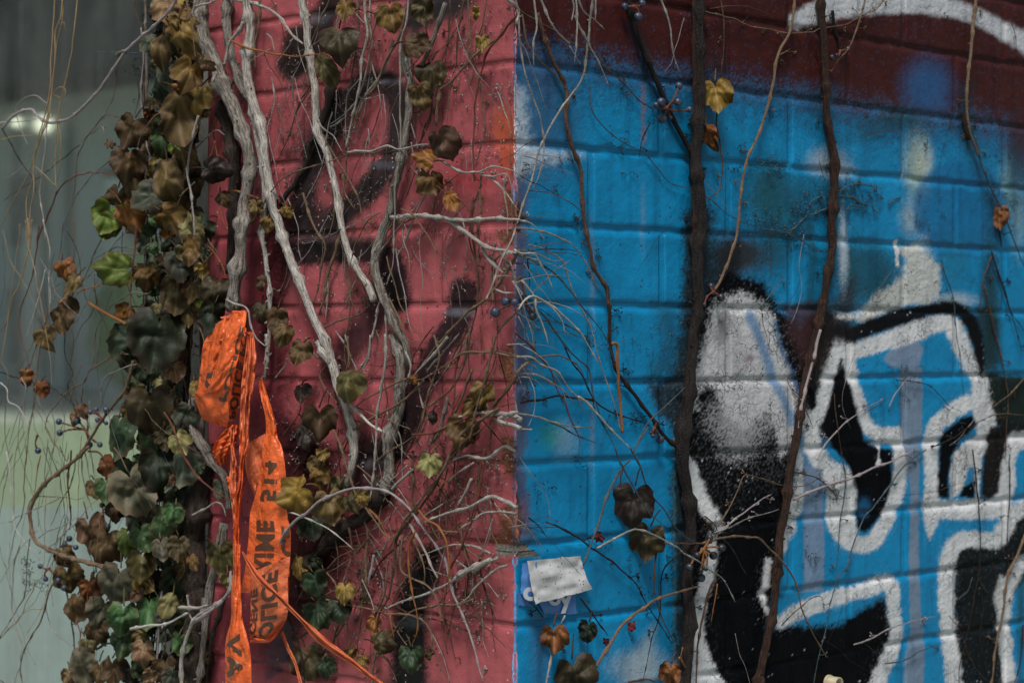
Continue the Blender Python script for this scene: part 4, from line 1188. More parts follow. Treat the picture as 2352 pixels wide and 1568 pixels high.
for pth, m_, r_ in [([(1300, 1200), (1350, 1190), (1400, 1205)], 'pale', 2.8), ([(1300, 1245), (1345, 1262), (1400, 1265)], 'pale', 2.6),
                    ([(1340, 1130), (1380, 1200), (1385, 1270)], 'pale', 2.6), ([(1270, 1100), (1320, 1160), (1380, 1170)], 'grey', 3.2),
                    ([(1300, 1080), (1350, 1130), (1410, 1140)], 'grey', 3)]:
    twig(E_, 'f1', pth, r_, m_, 16)
rootlets(E_, 'pale', [(1150, 200, 26, 26), (1120, 330, 40, 40), (1120, 60, 30, 24), (1000, 560, 40, 20), (1090, 620, 30, 24), (1140, 560, 20, 20), (1030, 180, 30, 24), (1050, 100, 20, 20)])
rootlets(D_, 'grey', [(800, 300, 40, 40), (820, 120, 30, 30), (840, 420, 40, 30), (760, 560, 60, 36), (700, 900, 60, 40), (820, 690, 40, 40), (880, 440, 30, 24), (700, 180, 40, 36), (680, 300, 40, 40), (1000, 1040, 40, 30)])
# hanging twig bundle at top centre
F_ = plant('f1', 650, 660, 'bundle of fine grey twigs fanning up the pink wall from a knot')
for pth, r_, m_ in [([(735, -20), (740, 60), (745, 150), (720, 250), (715, 350), (690, 470), (655, 640)], 3.2, 'pale'),
                    ([(700, -20), (705, 100), (700, 200), (670, 370), (650, 500), (640, 630)], 2.2, 'tan'),
                    ([(755, -20), (750, 90), (760, 200), (735, 330), (700, 430), (640, 500), (585, 540)], 2.6, 'pale'),
                    ([(905, 60), (880, 170), (830, 250), (780, 370), (720, 440), (690, 520), (650, 650)], 3., 'tan'),
                    ([(860, 180), (830, 260), (790, 340), (740, 410), (700, 500), (680, 560)], 3.4, 'pale'),
                    ([(720, 330), (660, 400), (650, 480), (655, 640)], 2.2, 'pale'),
                    ([(800, 30), (770, 150), (745, 300), (720, 380)], 2., 'tan'),
                    ([(660, 640), (650, 720), (640, 820), (620, 960), (600, 1040)], 2.8, 'tan'),
                    ([(690, 60), (740, 100), (790, 60)], 1.6, 'pale'), ([(740, 40), (760, 150), (800, 210)], 1.8, 'tan'),
                    ([(585, 545), (615, 530), (660, 500)], 3., 'pale'),
                    ([(640, 750), (650, 830), (690, 900)], 2., 'tan'), ([(795, 915), (740, 960), (690, 1060), (660, 1200)], 1.8, 'tan')]:
    twig(F_, 'f1', pth, r_, m_, 12 + 6 * (SEED[0] % 3))
rootlets(F_, 'grey', [(830, 20, 36, 40), (850, 90, 30, 40), (835, 170, 30, 36), (810, 240, 24, 30), (700, 340, 30, 24), (690, 460, 30, 24), (560, 250, 40, 16)])

# lower pink wall tangle
G_ = plant('f2', 900, 1000, 'dense tangle of brown twigs low on the pink wall, right of the tape')
for c_, pth, r_, m_, o_ in [
    ('f2', [(980, 560), (990, 640), (985, 720), (1000, 830)], 3.4, 'brown', 14),
    ('f2', [(1260, 150), (1180, 330), (1120, 430), (1080, 480)], 3, 'tan', 16),
    ('f2', [(1060, 270), (1030, 390), (1000, 460), (985, 480)], 3.2, 'brown', 16),
    ('f2', [(1080, -10), (1110, 90), (1080, 200), (1055, 290), (1030, 400), (1005, 470)], 2.8, 'tan', 18),
    ('f2', [(1240, -10), (1220, 120), (1180, 210), (1130, 260), (1060, 310)], 3, 'tan', 16),
    ('f2', [(1480, 160), (1400, 260), (1300, 380), (1230, 480), (1150, 560), (1090, 680), (1000, 800), (920, 900), (900, 1040), (880, 1160), (840, 1270), (820, 1380)], 3.4, 'brown', 18),
    ('f2', [(1380, 320), (1250, 400), (1180, 480), (1130, 600), (1020, 740), (940, 860), (880, 960)], 3.2, 'tan', 22),
    ('f2', [(1320, 500), (1300, 640), (1270, 780), (1240, 860), (1200, 970), (1160, 1050), (1130, 1200), (1130, 1340), (1150, 1440)], 3., 'red', 16),
    ('f2', [(1290, 560), (1290, 700), (1250, 850)], 2.6, 'brown', 14),
    ('f2', [(1020, 780), (1060, 830), (1110, 860), (1145, 930), (1160, 1030), (1160, 1120)], 3, 'orange', 24),
    ('f2', [(1005, 880), (975, 950), (975, 1060), (990, 1150), (1010, 1250), (1010, 1330), (985, 1400)], 2.8, 'orange', 26),
    ('f2', [(1090, 700), (1140, 650), (1200, 610)], 2.4, 'orange', 24),
    ('f2', [(990, 900), (1030, 1000), (1045, 1060), (1040, 1120)], 2.8, 'tan', 18),
    ('f2', [(945, 900), (940, 1000), (945, 1060), (1000, 1100), (1060, 1140), (1105, 1210), (1130, 1300)], 3, 'tan', 20),
    ('f2', [(925, 860), (905, 1000), (915, 1100), (950, 1190)], 2.6, 'red', 18),
    ('f2', [(310, 812, 60), (360, 800, 56), (430, 798, 50), (520, 825, 40), (600, 860, 34), (680, 920, 26), (720, 960, 18)], 2.6, 'white', 40),
    ('f2', [(372, 1040, 50), (378, 960, 60), (400, 900, 64), (450, 830, 66), (520, 785, 66), (580, 735, 64), (690, 690, 56), (790, 682, 44), (870, 700, 34), (940, 750, 26), (1000, 810, 20), (1060, 890, 16), (1100, 950, 12), (1135, 1030, 10)], 3.2, 'lil', 40),
    ('f2', [(372, 1040, 50), (380, 1160, 44), (410, 1240, 40), (450, 1330, 36), (480, 1420, 34), (500, 1580, 34)], 2.8, 'dark', 40),
    ('f2', [(450, 1335, 34), (390, 1340, 30), (330, 1360, 26)], 2.2, 'tan', 30),
    ('f2', [(980, 840), (1040, 960), (1080, 1040), (1110, 1090)], 3.2, 'pale', 16),
    ('f2', [(1130, 1000), (1160, 1100), (1200, 1210), (1240, 1330), (1280, 1430), (1310, 1560)], 3, 'lil', 14),
    ('f2', [(660, 255, 24), (720, 320, 22), (790, 390, 20), (865, 430, 18)], 3.8, 'white', 20),
    ('f2', [(0, 0), (1, 1)], 0, '', 0),
    ('f2', [(1000, 180), (940, 190), (850, 240), (760, 290), (700, 350)], 2.6, 'tan', 20),
    ('f2', [(1040, 190), (950, 280), (860, 340), (760, 390), (700, 440), (660, 500)], 3., 'tan', 18),
    ('f2', [(1480, 90), (1390, 75), (1300, 68), (1220, 75), (1120, 140), (1040, 185), (960, 180)], 2.6, 'tan', 20),
    ('f2', [(1150, -5), (1100, 60), (1010, 160), (980, 210)], 3.4, 'pale', 18),
    ('f2', [(1050, 150), (1120, 70), (1200, -20)], 2.6, 'pale', 14),
    ('f2', [(960, 60), (985, 120), (975, 180), (960, 220)], 3, 'pale', 18),
    ('f2', [(870, -20), (870, 100), (850, 230), (830, 340), (825, 460), (810, 600), (800, 740)], 3.2, 'pale', 20),
    ('f2', [(800, -10), (790, 90), (750, 160)], 3, 'pale', 14),
    ('f2', [(690, -10), (700, 100), (690, 160), (670, 230)], 2.8, 'tan', 34),
    ('f2', [(500, -10), (550, 80), (600, 110), (570, 170), (600, 240), (650, 300)], 2.6, 'tan', 16),
    ('f2', [(630, 420), (660, 490), (700, 620), (740, 720), (800, 800), (860, 890), (885, 930)], 3., 'tan', 26),
    ('f2', [(760, 740), (820, 810), (850, 860), (880, 920)], 2.6, 'orange', 20),
    ('f2', [(660, 800), (700, 860), (720, 960), (760, 1060), (760, 1180)], 3., 'brown', 16),
    ('f2', [(790, 870), (780, 1000), (780, 1120), (750, 1240)], 3.2, 'tan', 14),
    ('f2', [(810, 980), (795, 1080), (770, 1180), (740, 1260)], 3.2, 'lil', 12),
    ('f2', [(880, 1000), (860, 1160), (800, 1280), (740, 1360), (700, 1420)], 2.6, 'tan', 18),
    ('f2', [(1370, 1000), (1300, 1030), (1240, 1060), (1190, 1085), (1100, 1140), (1000, 1180), (900, 1220), (870, 1240)], 3.6, 'pale', 16),
    ('f2', [(1340, 1010), (1250, 1055), (1190, 1080)], 6, 'pale', 18),
    ('f2', [(1420, 1030), (1370, 1050), (1300, 1110), (1240, 1180), (1210, 1200)], 3, 'pale', 14),
    ('f2', [(1270, 1180), (1200, 1210), (1100, 1215), (1000, 1240), (930, 1300), (880, 1370)], 3, 'tan', 14),
    ('f2', [(1340, 985), (1260, 950), (1180, 945), (1100, 965), (1020, 990)], 2.8, 'pale', 14),
    ('f2', [(1460, 770, 20), (1400, 740), (1355, 722), (1300, 745), (1240, 770), (1180, 785), (1110, 810), (1040, 835)], 4.2, 'pale', 16),
    ('f2', [(1460, 795, 20), (1380, 793), (1310, 800), (1250, 840), (1200, 870)], 3, 'pale', 14),
    ('f2', [(1260, 640), (1220, 720), (1190, 760)], 3.4, 'pale', 14),
    ('f2', [(1460, 520, 18), (1410, 495), (1340, 540), (1290, 545), (1230, 535), (1170, 560)], 3.8, 'pale', 16),
    ('f2', [(1350, 580), (1310, 555), (1240, 545)], 2.6, 'pale', 12),
    ('f2', [(1270, 570), (1200, 610), (1150, 650)], 3, 'pale', 14),
    ('f2', [(890, 690), (940, 640), (990, 600)], 3.4, 'pale', 16),
    ('f2', [(1475, 370, 34), (1420, 350), (1340, 345), (1260, 350), (1180, 365), (1160, 390)], 5, 'pale', 20),
    ('f2', [(1475, 410, 40), (1410, 385, 30), (1380, 370, 26), (1430, 350, 32), (1475, 340, 36)], 4.6, 'pale', 30),
    ('f2', [(1150, 270), (1130, 350), (1110, 430), (1080, 470)], 4, 'grey', 14),
    ('f2', [(700, 1170), (640, 1150), (580, 1180)], 2.4, 'tan', 22),
    ('f2', [(590, 1180), (700, 1210), (780, 1230), (860, 1250)], 2.6, 'tan', 22),
    ('f2', [(600, 1070), (640, 1120), (650, 1170)], 2.2, 'tan', 24),
    ('f2', [(885, 1260), (890, 1300), (900, 1370)], 2.4, 'orange', 26),
    ('f2', [(860, 1250), (940, 1250), (1020, 1270), (1070, 1330), (1080, 1400), (1110, 1480), (1160, 1570)], 2.6, 'tan', 18),
    ('f2', [(820, 1270), (830, 1400), (810, 1500), (800, 1580)], 3.4, 'tan', 14),
    ('f2', [(820, 1410), (880, 1460), (920, 1560)], 3, 'tan', 14),
    ('f2', [(450, 1380), (560, 1300), (600, 1200)], 2.6, 'brown', 12),
    ('f2', [(600, 1440), (540, 1510), (480, 1570)], 3.4, 'tan', 14),
    ('f2', [(650, 1300), (620, 1400), (560, 1500)], 2.6, 'brown', 12),
    ('f2', [(1070, 480), (1100, 420), (1170, 390), (1260, 370)], 2.4, 'tan', 18),
    ('f2', [(990, 440), (1090, 430), (1180, 390), (1300, 350), (1390, 310), (1480, 290)], 2.6, 'red', 20),
    ('f2', [(1160, 550), (1220, 480), (1300, 420), (1380, 330)], 2.6, 'brown', 22),
    ('f2', [(1370, -20), (1330, 140), (1300, 260), (1270, 370), (1250, 470)], 3, 'tan', 26),
    ('f2', [(1220, -20), (1200, 80), (1180, 180), (1175, 290), (1150, 420)], 2.4, 'red', 18),
    ('f2', [(680, 460), (760, 400), (830, 345)], 2.4, 'tan', 14),
    ('f2', [(820, 560), (880, 520), (950, 480), (1000, 440)], 2.4, 'tan', 16),
    ('f2', [(450, 620), (500, 540), (520, 490)], 2.6, 'brown', 10),
    ('f2', [(400, 450), (470, 350), (480, 300)], 2.2, 'brown', 10),
    ('f2', [(360, 180), (400, 140), (440, 90)], 2.6, 'pale', 10),
    ('f2', [(600, 1050), (650, 1000), (730, 960), (790, 930)], 2.2, 'tan', 14),
    ('f2', [(0, 1280, 70), (60, 1250, 70), (130, 1190, 60), (160, 1130, 50), (162, 1060, 44)], 4.6, 'lil', 60),
    ]:
    if r_: twig(G_, c_, pth, r_, m_, o_)
FR = random.Random(77)
for i in range(84):       # more of the thin dead growth on the upper pink face
    x = FR.uniform(790, 1165) if i % 3 else FR.uniform(600, 800); y = FR.uniform(-20, 620)
    a = FR.gauss(1.62, .32); L = FR.uniform(90, 260); pts = [(x, y)]
    for k in range(4):
        a += FR.uniform(-.28, .28); x += math.cos(a) * L / 4; y += math.sin(a) * L / 4; pts.append((min(x, 1174), y))
    twig(F_ if x < 930 else E_, 'D', pts, FR.uniform(.9, 1.9), FR.choice(['pale', 'pale', 'tan', 'grey', 'brown', 'lil']), FR.uniform(4, 18))
for x0, y0, n_ in ((822, 20, 9), (815, 110, 8), (835, 230, 8), (790, 300, 7)):   # tight knots of side shoots
    for k in range(n_):
        a = FR.uniform(0, 6.28); L = FR.uniform(18, 60)
        twig(F_, 'D', [(x0, y0), (x0 + math.cos(a) * L * .5 + FR.uniform(-5, 5), y0 + math.sin(a) * L * .5), (x0 + math.cos(a) * L, y0 + math.sin(a) * L)], FR.uniform(.8, 1.6), FR.choice(['pale', 'grey', 'dark']), FR.uniform(6, 22))
GR = random.Random(42)
for i in range(150):       # filler twigs deep in the tangle
    x = GR.uniform(740, 1140); y = GR.uniform(1040, 1440) if i < 90 else GR.uniform(740, 1100)
    a = GR.gauss(1.45, .5) if GR.random() < .75 else GR.uniform(0, 3.1); L = GR.uniform(70, 200)
    pts = [(x, y)]
    for k in range(3):
        a += GR.uniform(-.35, .35); x += math.cos(a) * L / 3; y += math.sin(a) * L / 3; pts.append((min(x, 1176), y))
    twig(G_, 'D', pts, GR.uniform(1., 2.1), GR.choice(['tan', 'brown', 'brown', 'red', 'pale', 'dark', 'pale', 'tan']), GR.uniform(4, 16))
rootlets(G_, 'brown', [(1000, 1280, 40, 50), (960, 1200, 50, 60), (1030, 1150, 40, 40), (900, 1330, 50, 50), (1060, 1340, 30, 40), (820, 1260, 50, 40), (1000, 1080, 60, 50)])
rootlets(G_, 'pale', [(1085, 1400, 30, 46), (1100, 1320, 30, 30), (1130, 1090, 24, 30), (1060, 1130, 30, 30), (860, 1290, 40, 36), (720, 1060, 40, 30), (690, 980, 30, 20), (980, 1000, 40, 26), (1080, 1180, 30, 26)])
# leaves on the pink face
H_ = A_
LV = """A b1 1450 80 90 -90 oval ochre 20
A b1 1490 280 120 -80 ivy ochre 20
C b1 575 55 150 -100 ivy ochre 40
C b1 535 262 270 -85 heart olive 46
C b1 445 455 240 -60 oval olive 36
F b1 880 95 210 -80 ivy ochre 26
F b1 1100 60 170 -100 ivy olive 24
D b1 1045 305 200 -15 ivy brown 30
D b1 1150 480 220 -95 ivy olive 20
D b1 1075 632 200 -75 heart brown 30
E b1 1222 955 230 -72 heart lb 30
E b1 1120 1070 165 160 ivy ob 26
E b1 1150 1205 190 -80 ivy ochre 20
E b1 1278 1345 165 -55 oval ob 22
B b1 175 1410 95 -60 heart gold 26
B b1 55 1490 110 -100 heart ochre 24
B a1 1715 1385 130 -100 heart brown 30
B b2 15 400 120 -90 oval brown 20
B b2 10 600 150 -90 heart olive 20
B b2 115 650 180 -100 heart brown 24
B b2 158 752 160 -110 heart brown 34
B b2 272 870 180 -110 heart brown 34
B b2 600 1085 236 -88 heart olive 36
B b2 280 1145 140 -80 heart dark 20
B b2 400 1330 245 -92 ivy brown 36
D b2 1035 1062 70 0 ivy ob 24
G b2 1495 1150 180 -100 ivy ochre 24
G b2 1440 1230 160 -140 ivy ochre 22
G b2 1360 1390 250 -100 ivy ochre 18
G b2 1160 1310 100 -100 oval dark 16
B b2 310 1430 200 -80 oval dark 16
G b3 1142 85 165 -90 ivy pol 30
B b3 425 30 100 -90 heart ochre 26
B b3 400 175 150 -90 ivy ochre 26
B b3 255 290 260 205 ivy gold 50
B b3 470 360 240 -80 ivy brown 34
B b3 615 345 160 -60 ivy olive 26
B b3 690 315 110 -60 ivy ochre 30
B b3 350 505 200 -80 ivy dk 20
B b3 540 230 140 -100 ivy olive 20
B b3 380 100 140 -100 heart brown 16
G b3 362 760 110 -90 heart dk 24
G b3 372 885 200 -72 heart dk 36
G b3 395 1080 220 -65 ivy dk 30
G b3 530 1065 180 -80 heart dk 30
G b3 570 950 150 -90 ivy ochre 30
G b3 265 785 160 -80 oval ochre 26
G b3 825 1300 180 5 heart olive 34
G b3 1015 1390 195 -88 heart dk 34
G b3 1140 1370 80 -90 heart brown 24
G b3 768 1160 120 -100 ivy ob 20
G b3 325 1400 250 -75 ivy olive 24
G b3 605 1365 100 -90 ivy ochre 20
G b3 685 1410 90 -90 ivy ochre 20
G b3 440 1450 160 -90 heart dk 14
G b3 700 1000 90 -90 heart brown 12""".split('\n')
PL = {'A': A_, 'B': B1_, 'C': C_, 'D': D_, 'E': E_, 'F': F_, 'G': G_}
for ln in LV:
    t = ln.split()
    leaf(PL[t[0]], t[1], float(t[2]), float(t[3]), float(t[4]), float(t[5]), t[6], t[7], float(t[8]))
berries(E_, 'b2', (1720, 545), [(1655, 542, 36), (1578, 612, 36), (1710, 545, 26)], 22)
# ================================================================== climbers on the blue face
b1 = plant('D', 1570, 1568, 'thickest black-brown vine trunk, running the full height of the blue wall')
twig(b1, 'D', [(1602, -30), (1602, 62), (1607, 135), (1606, 207), (1604, 290), (1600, 373), (1604, 445), (1606, 518), (1603, 570), (1602, 642), (1600, 720), (1592, 800), (1582, 890), (1573, 960), (1567, 1040), (1572, 1085), (1584, 1150), (1589, 1240), (1581, 1325), (1584, 1410), (1577, 1480), (1570, 1600)], 11.5, 'black', 10, tip=1.1, zig=1.1, side='b')
twig(b1, 'D', [(1596, -30), (1594, 100), (1598, 250), (1594, 400), (1598, 600), (1592, 760)], 5, 'rust', 8, tip=.8, side='b')
twig(b1, 'g', [(590, -30), (625, 120), (660, 220), (720, 350), (760, 440), (800, 540), (850, 630), (895, 710)], 6.2, 'black', 6, tip=.9, side='b')
twig(b1, 'g', [(60, -20), (110, 40), (170, 80), (280, 140), (340, 190), (430, 230), (500, 300), (600, 390), (640, 440), (710, 480)], 2.4, 'brown', 5, side='b')
twig(b1, 'g', [(690, 540), (660, 610), (645, 700)], 1.8, 'dark', 4, side='b')
twig(b1, 'g', [(930, 52), (1060, 80), (1150, 118), (1280, 142), (1400, 142), (1450, 125), (1560, 108), (1650, 60), (1740, -10)], 2., 'tan', 8, side='b')
twig(b1, 'g', [(960, 40), (1050, 30), (1130, 30), (1220, 60)], 1.6, 'brown', 6, side='b')
twig(b1, 'g', [(935, 310), (980, 270), (1060, 240)], 1.7, 'dark', 5, side='b')
twig(b1, 'g', [(430, 380), (435, 480), (470, 540), (560, 620), (680, 690), (790, 810), (880, 838), (960, 880), (1040, 950), (1160, 1005), (1280, 1030), (1460, 1112)], 1.5, 'bluish', 5, side='b')
berries(b1, 'c1', (985, 725), [(1068, 577), (1062, 685), (950, 685, 32), (955, 798, 34), (1140, 735, 24), (915, 705, 22), (1010, 790, 18)], 16, 29, side='b')
berries(b1, 'c1', (765, 45), [(705, 45), (820, 25), (795, 115, 32)], 14, 28, side='b')
b2 = plant('D', 1570, 1560, 'slender dark vine wandering down the blue wall between the corner and thickest trunk')
twig(b2, 'g', [(195, 60), (240, 200), (270, 290), (320, 400), (327, 540), (350, 640), (385, 740), (388, 870), (410, 1000), (428, 1100), (452, 1200), (500, 1280), (515, 1370)], 4.2, 'brown', 7, tip=.9, side='b')
twig(b2, 'c2', [(585, 430), (600, 580), (613, 680), (603, 790), (620, 900), (655, 1010), (720, 1100), (800, 1200), (880, 1300), (960, 1420), (1080, 1550)], 4, 'dark', 7, tip=1, side='b')
twig(b2, 'c2', [(0, 1222), (130, 1200), (270, 1172), (380, 1190), (490, 1205), (550, 1250), (650, 1300), (760, 1330), (870, 1372)], 2.8, 'dark', 7, side='b')
twig(b2, 'g', [(130, 60), (150, 180), (200, 260), (270, 330), (325, 395)], 2, 'tan', 14, side='b')
twig(b2, 'c2', [(1290, 1240), (860, 1380), (760, 1560)][1:], 2, 'bluish', 16, side='b')
twig(b2, 'c2', [(760, 1560), (850, 1380), (950, 1260), (1105, 1112)], 2.2, 'bluish', 16, side='b')
twig(b2, 'c2', [(612, 822), (622, 812), (638, 818), (650, 850), (652, 960), (672, 1200), (688, 1425)], 3.6, 'orange', 22, nodes=False, tip=.8, rough=.04, side='b')
twig(b2, 'c2', [(50, 690), (180, 660), (330, 700), (450, 790), (560, 870)], 1.8, 'bluish', 5, side='b')
twig(b2, 'c3', [(190, 490), (300, 540), (400, 600), (480, 660), (520, 680), (700, 820), (790, 900), (850, 1020), (930, 1150), (1020, 1300)], 2.3, 'dark', 7, side='b')
twig(b2, 'c3', [(400, 1000), (490, 1100), (545, 1180), (595, 1250)], 2.4, 'dark', 9, side='b')
twig(b2, 'c3', [(60, 450), (120, 500), (175, 570)], 1.8, 'dark', 5, side='b')
berries(b2, 'c2', (905, 1390), [(943, 1465, 32), (895, 1440, 16), (930, 1345, 12), (880, 1420, 14)], 16, 30, side='b')
b3 = plant('D', 1740, 1568, 'reddish brown vine trunk with bleached flaking bark, crossing the white graffiti outlines')
twig(b3, 'g', [(1448, -30), (1455, 120), (1468, 250), (1477, 380), (1482, 500), (1500, 620), (1515, 740), (1511, 870), (1500, 1000), (1505, 1100), (1480, 1230), (1464, 1340), (1452, 1400)], 8.6, 'rust', 9, tip=.95, side='b')
twig(b3, 'e', [(640, 150), (634, 200), (612, 320), (585, 430), (562, 540), (545, 640), (522, 760), (510, 860), (500, 960), (482, 1060), (470, 1180), (462, 1300), (440, 1400), (395, 1600)], 8.2, 'rust', 9, tip=1, side='b')
twig(b3, 'e', [(630, 260), (600, 400), (570, 520), (548, 660)], 3.4, 'lil', 14, side='b', rough=.3)
twig(b3, 'g', [(1655, -20), (1620, 100), (1580, 200), (1530, 265), (1495, 320)], 2.4, 'tan', 10, side='b')
twig(b3, 'g', [(1745, -20), (1700, 40), (1655, 60)], 1.8, 'tan', 10, side='b')
twig(b3, 'g', [(1500, 50), (1510, 110), (1530, 180), (1540, 250)], 4, 'black', 3, side='b')
berries(b3, 'd1', (510, 345), [(560, 330, 22), (455, 385, 22), (485, 370, 14)], 12, 22, BERRYD, side='b')
for pth in [[(1470, 860), (1420, 890), (1405, 910)], [(1490, 930), (1400, 960), (1340, 1000), (1260, 1040)], [(1530, 850), (1600, 820), (1690, 830)], [(1530, 860), (1600, 880), (1660, 910), (1700, 945)], [(1560, 930), (1600, 915), (1640, 930)], [(1750, 910), (1810, 870)], [(1570, 870), (1640, 905)]]:
    twig(b3, 'g', pth, 2.6, 'bluish', 4, side='b', zig=1)
rootlets(b3, 'bluish', [(1960, 440, 16, 30), (1990, 470, 16, 26), (1830, 490, 20, 30), (1880, 460, 20, 30), (1780, 380, 16, 26), (1750, 520, 20, 20), (1830, 540, 14, 18), (2010, 440, 10, 14)], side='b')
b4 = plant('D', 1630, 640, 'golden brown vine winding thinly down the blue wall between the two dark trunks')
twig(b4, 'g', [(1340, -20), (1312, 140), (1262, 250), (1242, 370), (1212, 490), (1172, 610), (1122, 710), (1100, 830), (1086, 990), (1052, 1120), (1020, 1210), (985, 1285)], 3.3, 'tan', 8, side='b', tip=.9)
twig(b4, 'g', [(1270, 245), (1315, 218)], 1.8, 'tan', 8, side='b')
twig(b4, 'g', [(1010, -20), (1020, 150), (1012, 340)], 2.2, 'brown', 8, side='b')
twig(b4, 'g', [(990, 500), (990, 560), (1008, 640), (1014, 740), (1000, 840), (960, 875), (938, 902)], 2.3, 'brown', 9, side='b')
leaf(b4, 'g', 988, 412, 150, -82, 'ivy', 'gold', 14, (.15, -.1), .2, .1, side='b')
leaf(b4, 'g', 962, 602, 128, -75, 'oval', 'ob', 14, (.5, .1), .3, .2, side='b')
berries(b4, 'c2', (1300, 475), [(1283, 438, 26), (1350, 513, 32), (1240, 560, 14)], 12, 26, BERRYD, side='b', stalkmat='red')
b5 = plant('D', 2352, 620, 'long tan stem at the far right, crossing the white arc over the blue')
twig(b5, 'g', [(2145, -20), (2120, 180), (2102, 350), (2096, 470), (2110, 580), (2150, 680)], 4.2, 'tan', 10, side='b', tip=.8)
twig(b5, 'g', [(2130, 600), (2160, 700), (2205, 830), (2270, 970), (2340, 1150), (2400, 1300)], 2.6, 'bluish', 12, side='b')
twig(b5, 'g', [(2088, 500), (2092, 580), (2110, 620)], 5.5, 'black', 5, side='b')
leaf(b5, 'g', 2243, 952, 105, -88, 'heart', 'ob', 8, (.2, 0), .2, .1, side='b')
twig(b5, 'g', [(2240, 1010), (2250, 1090)], 3, 'black', 4, side='b')
twig(b5, 'g', [(2215, 1120), (2170, 1250), (2160, 1380)], 2, 'brown', 6, side='b')
twig(b5, 'g', [(2205, 1110), (2240, 1220), (2290, 1370), (2340, 1560)], 2.2, 'dark', 6, side='b')
twig(b5, 'd1', [(1650, 130), (1680, 220), (1690, 320)], 1.4, 'brown', 5, side='b')
b6 = plant('D', 2160, 1500, 'faint thin dead stems clinging over the white and black letters at the lower right')
for pth, r_, m_ in [([(1180, 260), (1220, 390), (1265, 520), (1280, 700), (1310, 880), (1325, 1000), (1340, 1180)], 1.7, 'bluish'),
                    ([(1480, 430), (1530, 680), (1580, 860), (1620, 1040), (1640, 1200), (1625, 1400), (1615, 1600)], 2.4, 'brown'),
                    ([(1530, 250), (1600, 430), (1660, 600), (1742, 750)], 1.8, 'dark'),
                    ([(1742, 1060), (1640, 1160), (1520, 1270)], 1.8, 'tan'), ([(1500, 1320), (1590, 1290), (1742, 1300)], 1.5, 'tan'),
                    ([(0, 55), (130, 80), (250, 130), (340, 190), (420, 205)], 1.8, 'bluish'),
                    ([(740, 500), (860, 330), (940, 280)], 1.4, 'bluish'), ([(0, 530), (70, 460), (135, 380)], 2, 'bluish'),
                    ([(350, 1600), (430, 1470), (560, 1340), (720, 1240), (800, 1190)], 2.2, 'lil'),
                    ([(840, 1250), (880, 1150), (960, 1050)], 1.6, 'lil'), ([(700, 1270), (840, 1190)], 1.6, 'bluish'),
                    ([(150, 1060), (200, 1150), (240, 1200)], 1.8, 'lil'), ([(240, 1200), (290, 1300), (330, 1390)], 1.6, 'bluish'),
                    ([(470, 1150), (480, 1350), (520, 1568)], 1.5, 'brown'), ([(1120, 1520), (1290, 1440), (1400, 1370), (1530, 1300)], 1.9, 'dark'),
                    ([(880, 1060), (1000, 1080), (1120, 1110), (1240, 1230), (1330, 1280)], 1.4, 'dark')]:
    twig(b6, 'd2', pth, r_, m_, 5, side='b')
for pth, r_, m_ in [([(200, 345), (330, 280), (450, 235), (620, 180), (760, 120), (870, 70), (1010, 10)], 3.2, 'lil'),
                    ([(1090, 0), (950, 100), (840, 250), (740, 380), (660, 470), (590, 650), (560, 790), (500, 860), (440, 1030), (410, 1200), (360, 1400), (330, 1600)], 2.2, 'bluish'),
                    ([(530, 60), (545, 200), (520, 420), (500, 620), (480, 820)], 1.8, 'bluish'),
                    ([(1400, 0), (1425, 250), (1440, 520), (1445, 800), (1410, 1000), (1375, 1200), (1310, 1450), (1300, 1600)], 2, 'dark'),
                    ([(1440, 800), (1465, 1050), (1455, 1300), (1500, 1500)], 1.7, 'dark'),
                    ([(1640, 30), (1650, 250), (1635, 500), (1640, 780)], 1.9, 'dark'),
                    ([(1760, 560), (1700, 700), (1640, 830), (1610, 1000), (1590, 1150), (1550, 1360), (1520, 1600)], 3.6, 'tan'),
                    ([(600, 1310), (720, 1260), (830, 1205), (1000, 1150), (1150, 1120)], 2.2, 'lil'),
                    ([(820, 1445), (940, 1410), (1040, 1360), (1150, 1310)], 2.4, 'bluish'),
                    ([(190, 145), (290, 170), (370, 200), (430, 250), (500, 320)], 2.2, 'brown'),
                    ([(0, 210), (120, 240), (250, 245), (370, 200)], 1.6, 'brown'),
                    ([(1742, 1170), (1720, 1400), (1680, 1568)], 2.2, 'dark'), ([(1280, 1020), (1370, 950), (1400, 860)], 1.5, 'bluish'),
                    ([(120, 1180), (260, 1040), (380, 990), (400, 1080)], 1.6, 'brown')]:
    twig(b6, 'd3', pth, r_, m_, 6, side='b')
rootlets(b6, 'bluish', [(2080, 860, 26, 20), (1880, 1110, 24, 24), (1920, 1130, 14, 20), (2190, 1000, 20, 16), (1870, 1280, 16, 12), (1640, 700, 24, 20), (1500, 800, 40, 16), (2130, 500, 30, 20), (2290, 450, 30, 20)], side='b')
